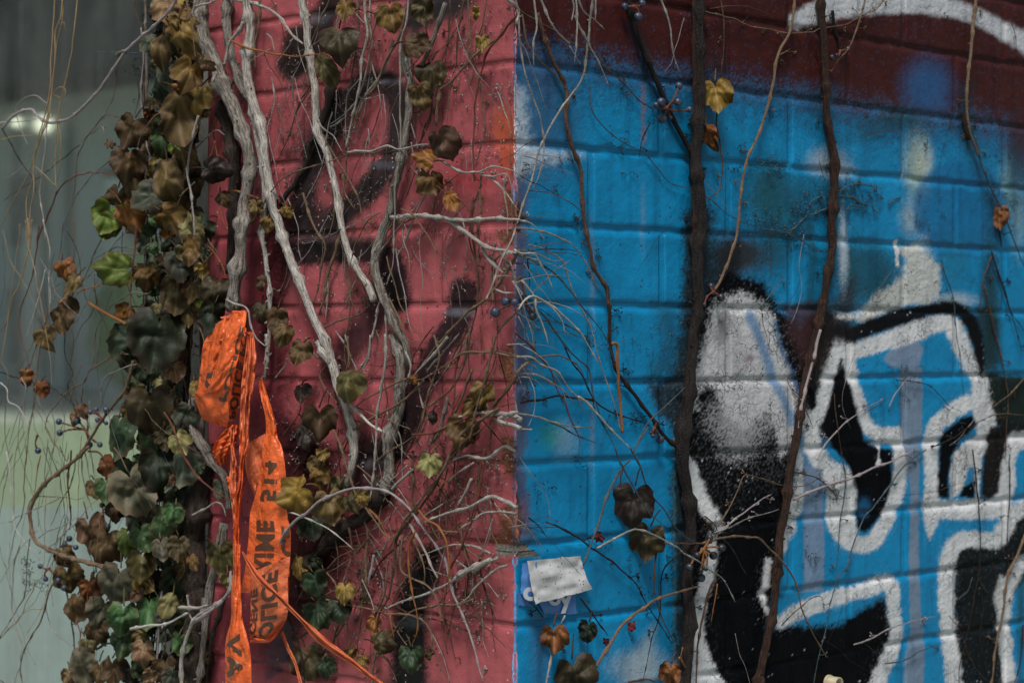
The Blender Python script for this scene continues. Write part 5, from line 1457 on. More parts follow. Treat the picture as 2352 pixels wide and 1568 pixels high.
# fine pale twigs arching out round the corner
b7 = plant('D', 1183, 560, 'spray of bleached fine twigs springing rightwards round the corner over the blue paint')
for pth, r_, m_, o_ in [
    ([(-60, 50, 24), (0, 50), (60, 55), (120, 65), (220, 90), (340, 150), (430, 270), (490, 370), (540, 460)], 2.2, 'pale', 20),
    ([(60, 170), (170, 200), (280, 270), (340, 400), (385, 520), (440, 620), (480, 720), (510, 880), (580, 1060), (620, 1190), (690, 1440)], 1.9, 'pale', 20),
    ([(-40, 190, 26), (0, 215), (80, 220), (110, 240), (140, 300), (190, 390), (222, 465)], 2.2, 'white', 30),
    ([(-40, 220, 26), (60, 250), (180, 310), (300, 430), (390, 520), (480, 650), (560, 760), (600, 860), (632, 950)], 2.2, 'bluish', 22),
    ([(0, 220), (100, 215), (200, 265), (290, 262)], 1.8, 'pale', 26), ([(80, 480), (170, 400), (250, 330), (330, 272)], 1.6, 'pale', 16),
    ([(0, 590), (30, 540), (70, 515), (110, 515), (190, 560), (240, 600), (290, 680), (297, 740)], 2.6, 'white', 32),
    ([(100, 510), (200, 560), (300, 640), (400, 740), (455, 830), (520, 955)], 2.5, 'white', 30),
    ([(20, 400), (60, 450), (100, 510), (115, 600), (150, 680), (180, 770), (195, 830)], 2.6, 'white', 30),
    ([(130, 600), (200, 680), (240, 740), (320, 850), (400, 930), (465, 1000), (495, 1190), (560, 1370), (620, 1480), (665, 1568)], 2.2, 'bluish', 18),
    ([(300, 850), (360, 960), (430, 1040), (490, 1180), (520, 1290), (575, 1400)], 1.9, 'dark', 16),
    ([(0, 640), (40, 720)], 1.6, 'white', 20),
    ([(-30, 740, 26), (60, 830), (130, 920), (210, 1010), (250, 1120), (300, 1215)], 2.6, 'red', 26), ([(300, 1215), (340, 1320), (400, 1450), (410, 1500), (400, 1580)], 1.9, 'red', 22),
    ([(-20, 1030), (40, 965), (90, 925), (190, 905), (270, 903), (330, 935), (390, 970), (432, 1040)], 2.8, 'tan', 28),
    ([(-20, 915, 26), (80, 920), (150, 970), (240, 1000), (290, 1060), (340, 1130), (395, 1180), (432, 1265)], 2.6, 'pale', 30),
    ([(395, 1180), (480, 1240), (560, 1330), (650, 1430), (740, 1530)], 2.8, 'white', 34),
    ([(-20, 1025, 26), (100, 1030), (190, 1070), (280, 1130), (360, 1215)], 2.2, 'pale', 26),
    ([(-20, 1290, 26), (90, 1310), (190, 1340), (300, 1360), (400, 1385), (505, 1390)], 2.4, 'pale', 22),
    ([(200, 1345), (290, 1380), (370, 1430), (440, 1455), (512, 1480)], 2, 'bluish', 16),
    ([(-20, 1395, 26), (85, 1402)], 2.2, 'white', 26), ([(0, 380), (20, 440), (38, 510)], 3.4, 'orange', 22), ([(60, 180), (60, 300), (70, 440)], 1.6, 'dark', 10),
    ([(-60, 0, 26), (0, 5), (60, 20), (110, 60), (165, 125)], 2, 'white', 26)]:
    twig(b7, 'c2', pth, r_, m_, o_, side='b')
berries(b7, 'c2', (40, 540), [(85, 598, 26), (88, 640, 28), (18, 500, 18)], 22, 28, BERRYD, side='b')
# fine pale twigs hanging from above, in front of the maroon band
b8 = plant('D', 1300, 0, 'loose pale twig ends dangling from above before the maroon band')
for pth, r_, o_ in [([(178, -30), (190, 120), (176, 190), (182, 297)], 2.4, 70), ([(200, -30), (262, 120), (340, 200)], 2.6, 60), ([(340, 200), (385, 290)], 1.8, 40),
                    ([(345, -30), (360, 30), (348, 88)], 2.2, 70), ([(362, -30), (372, 110), (366, 180), (356, 275)], 2.4, 70),
                    ([(365, 70), (418, 190), (470, 290), (510, 376)], 2.4, 60), ([(368, -20), (400, 50), (450, 85), (496, 134)], 2, 60),
                    ([(732, -30), (775, 100), (795, 220), (830, 317)], 2.6, 60), ([(452, -30), (448, 90)], 2.2, 66),
                    ([(90, -20), (108, 60), (130, 300), (190, 480), (216, 600), (212, 740), (175, 840)], 2.3, 50),
                    ([(20, -30), (60, 0), (115, 50), (105, 110)], 3, 60)]:
    twig(b8, 'g', pth, r_, 'pale', o_, side='b')
# lower middle: twigs, leaves, grapes
b9 = plant('D', 1600, 1250, 'small vine with dark shrivelled berries low across the thickest trunk')
for pth, r_, m_, o_ in [
    ([(740, -20), (790, 80), (860, 260), (920, 340), (975, 400), (1030, 510), (1100, 580), (1185, 635)], 2.2, 'bluish', 24),
    ([(640, -20), (690, 120), (740, 210), (785, 295), (840, 390), (880, 440), (1000, 522)], 2.2, 'bluish', 30),
    ([(740, 80), (690, 130), (675, 240)], 2.4, 'brown', 20),
    ([(670, 150), (620, 250), (560, 420), (520, 540), (485, 640), (425, 780)], 3.2, 'bluish', 22),
    ([(520, 660), (640, 600), (750, 545), (800, 538), (870, 555), (980, 612), (1110, 695), (1200, 750), (1290, 815), (1370, 880), (1415, 960), (1443, 1030)], 2.6, 'pale', 40),
    ([(1290, 620), (1180, 630), (1060, 630), (940, 640), (915, 720), (905, 860), (895, 920), (910, 980), (930, 1060), (970, 1160), (1030, 1278)], 2.6, 'brown', 18),
    ([(515, 1450), (600, 1320), (680, 1190), (760, 1110), (830, 1060), (900, 1015), (1000, 970), (1110, 940), (1203, 920)], 3.4, 'tan', 20),
    ([(1230, 630), (1330, 605), (1450, 588), (1530, 590), (1610, 603), (1700, 690), (1790, 800), (1850, 900), (1900, 1080), (1980, 1260), (2060, 1390)], 3., 'tan', 18),
    ([(1320, 600), (1350, 540), (1400, 510), (1580, 360), (1690, 310)], 2.6, 'lil', 14), ([(1395, 490), (1385, 530), (1300, 560)], 2.8, 'pale', 16), ([(1400, 530), (1560, 460), (1740, 400)], 1.8, 'lil', 10),
    ([(1340, 520), (1430, 365), (1475, 270), (1520, 170), (1620, 200), (1742, 240)], 1.8, 'tan', 12),
    ([(1310, 870), (1290, 900), (1250, 1020), (1225, 1150), (1200, 1300), (1190, 1430), (1175, 1600)], 3, 'brown', 14),
    ([(1318, 900), (1310, 980), (1290, 1165)], 1.8, 'orange', 18),
    ([(1075, 690), (980, 790), (950, 900), (945, 1100), (900, 1240), (860, 1400), (830, 1540)], 1.8, 'dark', 8),
    ([(740, 1568), (850, 1545), (900, 1560)], 3, 'brown', 14), ([(1090, 1330), (1075, 1400)], 2, 'orange', 16),
    ([(1240, 450), (1310, 510), (1330, 560)], 1.8, 'brown', 10), ([(220, 1350), (205, 1430), (170, 1600)], 3, 'lil', 10), ([(155, 1130), (110, 1060), (60, 1020)], 1.8, 'dark', 8), ([(310, 1110), (280, 1170)], 2.6, 'lil', 8)]:
    twig(b9, 'c3', pth, r_, m_, o_, side='b')
berries(b9, 'c3', (1235, 670), [(1300, 712, 32), (1276, 592, 26), (1356, 662, 30), (1218, 862, 32), (1140, 790, 28), (1190, 710, 24), (1160, 740, 22), (1215, 810, 20), (1250, 800, 20)], 24, 28, BERRYD, side='b', stalkmat='orange')
berries(b9, 'c3', (1075, 1400), [(1112, 1482, 28)], 14, 28, BERRYD, side='b', stalkmat='orange')
leaf(b9, 'c3', 765, 345, 295, -96, 'ivy', 'dark', 16, (.1, -.1), .1, .1, side='b')
leaf(b9, 'c3', 865, 600, 245, -98, 'ivy', 'olive', 16, (.2, .1), .2, .15, side='b')
leaf(b9, 'c3', 232, 1250, 190, -86, 'ivy', 'ob', 14, (.15, -.1), .3, .15, side='b')
leaf(b9, 'c3', 458, 1212, 160, -100, 'heart', 'dk', 14, (.3, .1), .3, .2, side='b')
leaf(b9, 'c3', 375, 1500, 290, -75, 'ivy', 'olive', 16, (.0, .1), .1, .1, side='b')
leaf(b9, 'c3', 1012, 1490, 175, -95, 'ivy', 'ob', 16, (.1, .1), .2, .15, side='b')
for i, (x, y, sz, a, lb) in enumerate([(532, 592, 95, -60, 'largest dark red leaf scrap on the blue wall, above the torn sticker'), (748, 1195, 75, -90, 'small red leaf scrap on the blue wall, right of the small dark green leaf'), (580, 1292, 60, -90, 'tiny red leaf scrap stuck to the brown twig below the torn sticker')]):
    tg = leaf(None, 'c3', x, y, sz, a, 'scrap', 'red', 6, (.3, .3), .8, .4, stalk=False, side='b', name='leaf_scrap')
    tag(tg, lb, 'leaf scrap', 'red leaf scraps on the blue wall')
# small holdfast feet along the climbing stems
b10 = [(b2, 'dark', [(1300, 370, 12, 14), (1290, 310, 10, 10), (1325, 515, 14, 24), (1370, 590, 8, 14), (1415, 722, 8, 16), (1370, 765, 14, 20), (1440, 850, 14, 18), (1455, 955, 14, 20), (1400, 970, 14, 14), (1280, 440, 8, 14), (1205, 690, 14, 30), (1215, 890, 14, 20), (1240, 560, 16, 10), (1210, 380, 10, 22), (1440, 400, 14, 12), (1470, 960, 20, 20), (1330, 1060, 20, 14), (1260, 1120, 10, 12), (1230, 1130, 14, 12), (1450, 1280, 14, 20), (1480, 1360, 14, 16), (1400, 1240, 14, 12), (1300, 1500, 14, 16), (1260, 1440, 16, 14), (1420, 330, 12, 24)]),
       (b1, 'dark', [(1525, 250, 20, 26), (1430, 210, 12, 14), (1500, 215, 16, 14), (1520, 280, 16, 20), (1640, 200, 16, 16), (1770, 265, 10, 16), (1690, 390, 10, 20), (1695, 335, 10, 12), (1610, 470, 14, 14), (1840, 90, 40, 20), (1870, 30, 30, 20), (1970, 20, 14, 20), (1700, 40, 30, 20), (1340, 140, 16, 14), (1780, 50, 20, 14), (2130, 330, 14, 14), (2300, 360, 14, 16), (2180, 660, 30, 14), (2350, 60, 20, 16), (2210, 40, 20, 12)])]
for pl, m_, sp in b10: rootlets(pl, m_, [(x, y, R * .8, max(3, n // 3)) for x, y, R, n in sp], side='b')
BR = random.Random(5)
for i in range(46):     # more of the fine dead spray round the corner
    x, y = BR.uniform(1165, 1215), BR.gauss(620, 150) if i % 2 else BR.uniform(480, 1250)
    a = BR.uniform(-.5, 1.1); L = BR.uniform(60, 200); pts = [(x, y, 24)]
    for k in range(4):
        a += BR.uniform(-.1, .38); x += math.cos(a) * L / 4; y += math.sin(a) * L / 4; pts.append((x, y, 24 - k * 2 + BR.uniform(-3, 6)))
    twig(b7, 'D', pts, BR.uniform(.7, 1.3), BR.choice(['pale', 'pale', 'white', 'tan', 'bluish', 'dark']), 22, side='b')
for i in range(30):     # fine creepers over the blue and the letters
    x, y = BR.uniform(1220, 2330), BR.uniform(0, 1500)
    a = BR.gauss(1.6, .5) if i % 3 else BR.uniform(0, 3.1); L = BR.uniform(80, 260); pts = [(x, y)]
    for k in range(5):
        a += BR.uniform(-.35, .35); x += math.cos(a) * L / 5; y += math.sin(a) * L / 5; pts.append((x, y))
    twig(b2 if x < 1560 else b6, 'D', pts, BR.uniform(.5, 1.0), BR.choice(['dark', 'dark', 'brown', 'bluish', 'lil']), 4, side='b')
# ================================================================== ivy over the window frame and twigs before the glass
i1 = plant('a1', 1150, 1500, 'upper ivy curtain of brown, ochre and green leaves down the window frame', 'ivy', 'ivy_plant')
i2 = plant('a2', 1080, 1500, 'middle ivy curtain with one large heart-shaped green leaf, left of the orange tape', 'ivy', 'ivy_plant')
i3 = plant('a3', 1080, 1560, 'lower ivy curtain of mostly green leaves, left of the dark trunk', 'ivy', 'ivy_plant')
PLI = {'1': i1, '2': i2, '3': i3}
LVI = """1 a1 1080 290 250 -90 oval brown 60
1 a1 1120 60 210 -80 ivy lb 60
1 a1 1245 225 300 -70 ivy ochre 50
1 a1 1060 30 110 -90 heart gg 50
1 a1 1130 470 230 -90 oval gg 30
1 a1 1100 590 230 -90 oval dk 24
1 a1 1275 480 230 -110 ivy ochre 70
1 a1 1385 430 120 -60 ivy lb 60
1 a1 1330 640 230 -100 ivy ochre 46
1 a1 1200 770 370 -85 oval brown 70
1 a1 885 865 235 -112 heart brown 80
1 a1 862 1075 245 -100 heart brown 80
1 a1 1085 900 260 -90 oval green 26
1 a1 1190 985 140 -50 ivy lime 40
1 a1 1230 1050 220 -80 ivy brown 44
1 a1 1130 1200 330 -80 oval brown 60
1 a1 1010 1310 240 -130 ivy gg 50
1 a1 900 1210 250 -80 oval brown 60
1 a1 800 1330 220 -100 ivy brown 70
1 a1 725 1445 240 -112 heart lime 84
1 a1 865 1430 230 -60 ivy ob 74
1 a1 1150 1450 240 -30 ivy ochre 60
1 a1 1440 1140 210 -8 heart dark 60
1 a1 1500 1330 120 -60 heart brown 40
1 a1 1275 1480 190 -90 ivy pol 40
1 a1 1170 180 240 -95 ivy olive 24
1 a1 1230 300 220 -80 oval dk 16
1 a1 1180 350 200 -90 heart dk 14
1 a1 1290 780 200 -90 heart olive 24
1 a1 1250 880 220 -90 ivy dark 20
1 a1 1060 1090 160 -90 heart olive 24
1 a1 1290 1180 260 -85 oval olive 20
1 a1 1200 1330 260 -85 ivy brown 24
1 a1 1120 120 200 -100 heart dark 20
2 a2 740 25 190 -120 heart lime 80
2 a2 985 65 160 -90 heart green 40
2 a2 870 20 140 -70 ivy lb 60
2 a2 1205 275 235 -80 heart gg 60
2 a2 1280 185 210 -90 oval ochre 66
2 a2 1290 80 180 -80 ivy pol 50
2 a2 985 365 200 -90 heart ochre 50
2 a2 790 320 270 178 ivy lime 80
2 a2 1185 490 260 -95 ivy olive 50
2 a2 1300 455 180 -100 ivy brown 44
2 a2 1440 470 230 -100 heart olive 56
2 a2 1345 490 170 -90 oval lime 40
2 a2 1420 620 215 -105 heart dk 60
2 a2 1050 765 420 -100 heart dk 84
2 a2 880 820 320 -95 heart dk 60
2 a2 830 600 130 -150 ivy ob 60
2 a2 910 1140 150 -100 ivy olive 60
2 a2 1005 1230 330 -85 ivy olive 70
2 a2 1160 1290 170 -90 heart green 40
2 a2 1250 1300 210 -110 ivy gg 40
2 a2 820 1430 300 -95 heart dk 66
2 a2 1045 1450 280 -90 ivy green 30
2 a2 1200 1475 170 -60 ivy pol 64
2 a2 1305 1110 110 -90 oval ochre 40
2 a2 870 1270 140 -80 ivy brown 50
2 a2 1190 870 140 -80 ivy brown 30
2 a2 1130 620 220 -90 ivy dark 26
2 a2 1050 600 180 -90 heart dark 24
2 a2 960 980 200 -80 heart dk 36
2 a2 1260 620 160 -80 heart brown 34
3 a3 755 100 200 -95 ivy ob 60
3 a3 825 130 180 -90 heart dk 50
3 a3 900 260 350 -68 heart gb 84
3 a3 1080 120 330 -85 heart dk 60
3 a3 1240 110 250 -95 heart gg 44
3 a3 710 265 175 -90 heart green 64
3 a3 640 255 140 -80 ivy brown 50
3 a3 770 400 170 -90 ivy brown 50
3 a3 960 450 260 -90 heart dk 40
3 a3 1095 480 215 -103 heart green 56
3 a3 605 535 230 -80 ivy lb 66
3 a3 700 620 250 -100 ivy brown 56
3 a3 845 615 190 -100 heart lime 66
3 a3 960 590 200 -70 heart green 60
3 a3 1085 655 160 -80 ivy gb 64
3 a3 1195 650 185 -95 heart olive 56
3 a3 950 765 215 -95 heart olive 60
3 a3 780 890 300 -112 heart gb 76
3 a3 425 705 160 -60 ivy brown 60
3 a3 455 845 200 -80 ivy brown 60
3 a3 600 930 160 -95 ivy ob 56
3 a3 660 880 170 -80 ivy gb 40
3 a3 512 1040 195 -90 heart brown 60
3 a3 685 1080 220 -112 heart gb 56
3 a3 820 1125 235 -98 heart green 76
3 a3 828 1290 190 -100 heart green 66
3 a3 1000 1085 240 -90 heart green 44
3 a3 1130 1040 190 -118 oval pol 54
3 a3 1000 920 280 -90 heart dk 30
3 a3 1180 880 280 -90 heart dk 26
3 a3 1230 460 280 -90 heart dk 26
3 a3 1160 260 220 -90 heart dk 20
3 a3 655 1215 180 -80 ivy brown 56
3 a3 1220 1290 170 -95 heart green 44
3 a3 552 1440 280 -82 oval gb 66
3 a3 765 1465 200 -90 ivy brown 60
3 a3 960 1345 190 -90 ivy lb 50
3 a3 1115 1470 210 -80 ivy brown 54
3 a3 665 1480 170 -90 ivy brown 50
3 a3 470 1525 140 -90 ivy lb 54
3 a3 590 1290 130 -60 ivy pol 50
3 a3 1480 700 240 -90 ivy olive 40
3 a3 1480 260 140 -90 heart gg 20
3 a3 1525 865 100 -90 ivy pol 46
3 a3 1200 1080 160 -100 ivy olive 30
3 a3 880 1500 170 -90 ivy dark 40
3 a3 1000 1500 180 -90 ivy ochre 40""".split('\n')
for ln in LVI:
    t = ln.split()
    leaf(PLI[t[0]], t[1], float(t[2]), float(t[3]), float(t[4]), float(t[5]), t[6], t[7], float(t[8]), side='r')
rr = random.Random(9)
for i in range(64):        # leaves deeper in the mass
    y = rr.uniform(10, 1560); w = 46 if y < 500 else 60
    x = rr.gauss(405 if y < 900 else 380, w * .55)
    x = min(max(x, 335), 462)
    if 640 < y < 1000 and x > 380 and rr.random() < .7: continue
    leaf(i1 if y < 520 else i2 if y < 1030 else i3, 'D', x, y, rr.uniform(44, 84), rr.gauss(-90, 22), rr.choice(['heart', 'ivy', 'oval']),
         rr.choice(['dk', 'dark', 'olive', 'brown', 'dark', 'dk', 'gg'] if y > 900 else ['dark', 'olive', 'brown', 'brown', 'dark', 'dk']), rr.uniform(2, 30), side='r')
for i in range(110):       # smaller leaves overlapping over the frame
    y = rr.uniform(0, 1560)
    x = min(max(rr.gauss(395 if y < 900 else 375, 42), 318), 466)
    if 690 < y < 1000 and x > 420: continue
    leaf(i1 if y < 520 else i2 if y < 1030 else i3, 'D', x, y, rr.uniform(28, 56), rr.gauss(-90, 30), rr.choice(['heart', 'ivy', 'oval', 'heart']),
         rr.choice(['green', 'gg', 'dk', 'olive', 'olive', 'lb', 'ochre', 'pol', 'brown', 'green'] if y > 700 else ['olive', 'ochre', 'pol', 'brown', 'green', 'gg', 'olive', 'dk', 'ob']), rr.uniform(16, 62), side='r')
for i in range(26):        # bundle of upright stems over the frame
    x = rr.uniform(330, 466); y0 = rr.choice([-20, rr.uniform(-20, 900)]); y1 = min(1600, y0 + rr.uniform(400, 1600))
    pts = [(x, y0)]; k = 5
    for j in range(1, k + 1): pts.append((min(max(x + rr.gauss(0, 12), 326), 470), y0 + (y1 - y0) * j / k))
    ym = (y0 + y1) / 2
    twig(i1 if ym < 520 else i2 if ym < 1030 else i3, 'D', pts, rr.uniform(1.3, 4.5), rr.choice(['dark', 'dark', 'brown', 'tan', 'grey']), rr.uniform(-30, 20), side='r')
for par_, c_, pth, r_, m_, o_ in [
    (i1, 'a1', [(950, 180), (962, 400), (945, 620), (955, 800), (990, 970), (1020, 1060)], 2.6, 'lil', 40),
    (i1, 'a1', [(1245, -10), (1280, 150), (1300, 300), (1318, 390)], 2.6, 'tan', 80), (i1, 'a1', [(1320, 780), (1290, 950), (1262, 1150), (1285, 1300), (1305, 1500), (1310, 1600)], 3.2, 'pale', 60),
    (i1, 'a1', [(1120, 755), (1050, 765), (1000, 810), (950, 890), (920, 980)], 2.2, 'tan', 80), (i1, 'a1', [(1440, 950), (1410, 1050), (1370, 1110)], 2.2, 'orange', 40),
    (i1, 'a1', [(1470, 750), (1430, 900), (1460, 1060), (1470, 1200), (1480, 1400), (1530, 1568)], 2.2, 'orange', 14), (i1, 'a1', [(1530, 1285), (1600, 1285), (1660, 1310), (1742, 1330)], 2.6, 'orange', 30),
    (i1, 'a1', [(1350, 740), (1340, 850), (1350, 930)], 2.2, 'tan', 40), (i1, 'a1', [(1300, 1230), (1230, 1300), (1180, 1390)], 2.4, 'tan', 60),
    (i2, 'a2', [(910, 40), (905, 200), (885, 350), (875, 480), (885, 630)], 2.8, 'red', 70), (i2, 'a2', [(1280, 600), (1350, 760), (1360, 850), (1325, 1000)], 2.6, 'tan', 30),
    (i2, 'a2', [(1350, 330), (1400, 250), (1440, 205)], 2.2, 'orange', 40), (i2, 'a2', [(1290, 165), (1400, 175), (1440, 210), (1490, 310), (1520, 420)], 2.6, 'orange', 20), (i2, 'a2', [(1350, -10), (1400, 130), (1470, 220)], 3, 'tan', 16),
    (i2, 'a2', [(1190, 950), (1240, 1100), (1270, 1230)], 2.2, 'grey', 20), (i2, 'a2', [(1100, 1280), (1160, 1400), (1220, 1568)], 2.8, 'red', 84), (i3, 'a3', [(1215, -10), (1300, 160), (1420, 270), (1560, 350)], 2.8, 'red', 70),
    (i3, 'a3', [(1290, 450), (1360, 410), (1450, 355), (1495, 390), (1510, 450)], 3., 'pale', 60), (i3, 'a3', [(870, 1197), (1000, 1190), (1130, 1160), (1200, 1130), (1262, 1100)], 3.6, 'white', 84),
    (i3, 'a3', [(1200, 1060), (1300, 1065), (1400, 1050)], 4.6, 'pale', 60), (i3, 'a3', [(1255, 980), (1270, 1100), (1300, 1150)], 3, 'pale', 60),
    (i3, 'a3', [(1222, 1600), (1218, 1400), (1262, 1220), (1330, 1115), (1440, 1050), (1520, 990), (1548, 920), (1552, 840)], 5.2, 'pale', 60),
    (i3, 'a3', [(1080, 900), (1075, 1100), (1055, 1300), (1040, 1600)], 3.2, 'lil', 40), (i3, 'a3', [(1110, 1160), (1110, 1300), (1070, 1450)], 2.6, 'grey', 40), (i3, 'a3', [(830, 920), (900, 1060), (930, 1250), (930, 1400)], 4, 'dark', 30),
    (i3, 'a3', [(790, 800), (850, 950), (900, 1040)], 4, 'dark', 30), (i3, 'a3', [(650, 1340), (720, 1300), (800, 1290)], 3, 'dark', 50), (i3, 'a3', [(830, 1470), (950, 1480)], 3, 'dark', 50)]:
    twig(par_, c_, pth, r_, m_, o_, side='r')
rootlets(i1, 'dark', [(340, 30, 14, 20), (335, 170, 14, 30), (345, 390, 16, 40), (335, 250, 12, 20), (305, 160, 6, 8)], side='r')
rootlets(i2, 'dark', [(370, 560, 24, 30), (350, 640, 20, 20), (400, 850, 20, 20)], side='r')
# trunks beside the frame
t1_ = plant('a3', 1320, 1568, 'dark rough climber trunk left of the hanging tape, below the ivy', 'vine')
twig(t1_, 'a3', [(1330, -60), (1362, 60), (1350, 200), (1330, 330), (1315, 480), (1300, 620), (1325, 760), (1308, 900), (1322, 1050), (1318, 1200), (1325, 1400), (1318, 1640)], 21, 'dark', 14, tip=1.1, zig=1.6, side='r', rough=.3)
twig(t1_, 'a2', [(1310, 1190), (1292, 1290), (1300, 1400), (1350, 1500), (1400, 1568)], 12, 'grey', 26, tip=.9, side='r')
twig(t1_, 'a3', [(1380, 20), (1440, 110), (1500, 180), (1530, 260), (1545, 400)], 9, 'grey', 24, tip=.8, side='r')
twig(t1_, 'a3', [(1500, 500), (1480, 640), (1450, 780), (1415, 900), (1395, 1050), (1350, 1150)], 9.5, 'grey', 28, tip=1, side='r')
twig(t1_, 'a3', [(1500, 1000), (1460, 1150), (1420, 1250), (1400, 1400), (1370, 1600)], 5.5, 'dark', 20, side='r')
twig(t1_, 'a3', [(1370, 1000), (1380, 1200), (1350, 1400), (1330, 1600)], 8, 'grey', 30, side='r', rough=.3)
# bleached curling twig across the top
w1 = plant('a1', 1175, -10, 'mauve-grey looping twig sweeping from top right across the upper window glass', 'twig', 'hanging_twig', 90, side='r')
twig(w1, 'a1', [(1190, -30), (1130, 80), (1060, 155), (950, 250), (850, 340), (765, 455), (690, 565), (600, 670), (490, 775), (400, 810), (312, 815), (240, 778), (205, 737), (130, 757), (60, 808), (10, 862)], 3.4, 'lil', 90, side='r', tip=1)
twig(w1, 'a1', [(845, 345), (810, 350), (765, 375)], 4.4, 'grey', 90, side='r', rough=.4)
twig(w1, 'a1', [(640, 350), (800, 352), (1030, 355)], 1.4, 'bluish', 90, side='r')
twig(w1, 'a1', [(840, 350), (790, 430), (770, 520), (760, 650), (720, 730), (700, 800)], 1.4, 'tan', 86, side='r')
twig(w1, 'a1', [(20, 860), (60, 950), (140, 1100), (220, 1210), (240, 1300)], 2, 'dark', 90, side='r')
twig(w1, 'a1', [(320, 820), (300, 1000), (285, 1100), (265, 1300), (280, 1430), (310, 1600)], 2., 'white', 92, side='r')
twig(w1, 'a1', [(0, 815), (120, 815), (250, 800)], 1.8, 'white', 80, side='r')
# straw
s1 = plant('a1', 400, -10, 'bundle of long straw-coloured dry stems hanging before the left part of the window', 'dry stems', 'dry_stems', 100, side='r')
for pth, r_, m_ in [([(372, -30), (352, 200), (345, 400), (340, 560), (320, 700), (262, 900), (200, 1150), (100, 1330), (-20, 1560)], 2.3, 'straw'),
                    ([(425, -30), (405, 120), (368, 230), (365, 420), (345, 600), (320, 800), (240, 1000), (215, 1200), (180, 1350), (190, 1600)], 2.6, 'straw'),
                    ([(412, -30), (415, 140), (378, 300), (358, 480), (330, 640)], 2, 'straw'), ([(405, 160), (432, 150), (440, 210)], 1.4, 'straw'),
                    ([(520, -30), (505, 180), (485, 340), (450, 520), (405, 700), (378, 900), (370, 1100), (378, 1260)], 2.3, 'straw'),
                    ([(345, 600), (325, 760), (270, 920), (220, 1100), (225, 1300), (205, 1420), (200, 1600)], 2.2, 'straw'),
                    ([(405, 680), (400, 850), (410, 1000), (395, 1180), (350, 1280), (310, 1360)], 1.8, 'straw'),
                    ([(350, 640), (390, 590), (430, 590), (435, 630), (400, 655), (360, 630)], 1.6, 'straw'), ([(300, 760), (345, 745), (355, 780), (320, 800)], 1.2, 'straw'),
                    ([(0, 935), (120, 915), (240, 900)], 1.5, 'straw'), ([(320, 700), (230, 640), (130, 680), (105, 750), (140, 870), (185, 975)], 1.5, 'lil'),
                    ([(215, 1095), (290, 1165), (370, 1250)], 1.6, 'straw'), ([(330, 1150), (380, 1000), (385, 900)], 1.6, 'straw'), ([(240, 1000), (150, 1120), (0, 1230)], 1.5, 'lil')]:
    twig(s1, 'a1', pth, r_, m_, 90 + 8 * (SEED[0] % 4), nodes=False, side='r', rough=.06, zig=.4)
for pth, r_, m_ in [([(190, -20), (205, 150), (185, 250), (130, 430), (75, 540), (45, 700), (20, 900), (-5, 990)], 2.6, 'straw'), ([(215, -10), (205, 130), (170, 300)], 2, 'straw'),
                    ([(170, -10), (180, 160), (235, 330), (250, 460), (290, 640), (320, 850), (345, 1100)], 1.5, 'straw'), ([(285, -10), (340, 190), (325, 350), (330, 640)], 2.2, 'pale'),
                    ([(312, 320), (275, 470), (230, 620), (180, 780)], 2.5, 'white'), ([(325, 380), (335, 500), (328, 620)], 1.8, 'white'), ([(330, 560), (280, 780), (250, 930), (240, 1080), (230, 1230), (190, 1450), (170, 1600)], 2., 'tan'),
                    ([(0, 1080), (50, 1130), (60, 1210), (130, 1260), (190, 1380)], 2, 'white'), ([(10, 940), (60, 1060), (40, 1200), (30, 1400), (60, 1560)], 1.8, 'tan'), ([(140, 1050), (170, 1130), (120, 1300), (60, 1500)], 1.7, 'lil')]:
    twig(s1, 'a2', pth, r_, m_, 84 + 8 * (SEED[0] % 4), nodes=False, side='r', rough=.06, zig=.5)
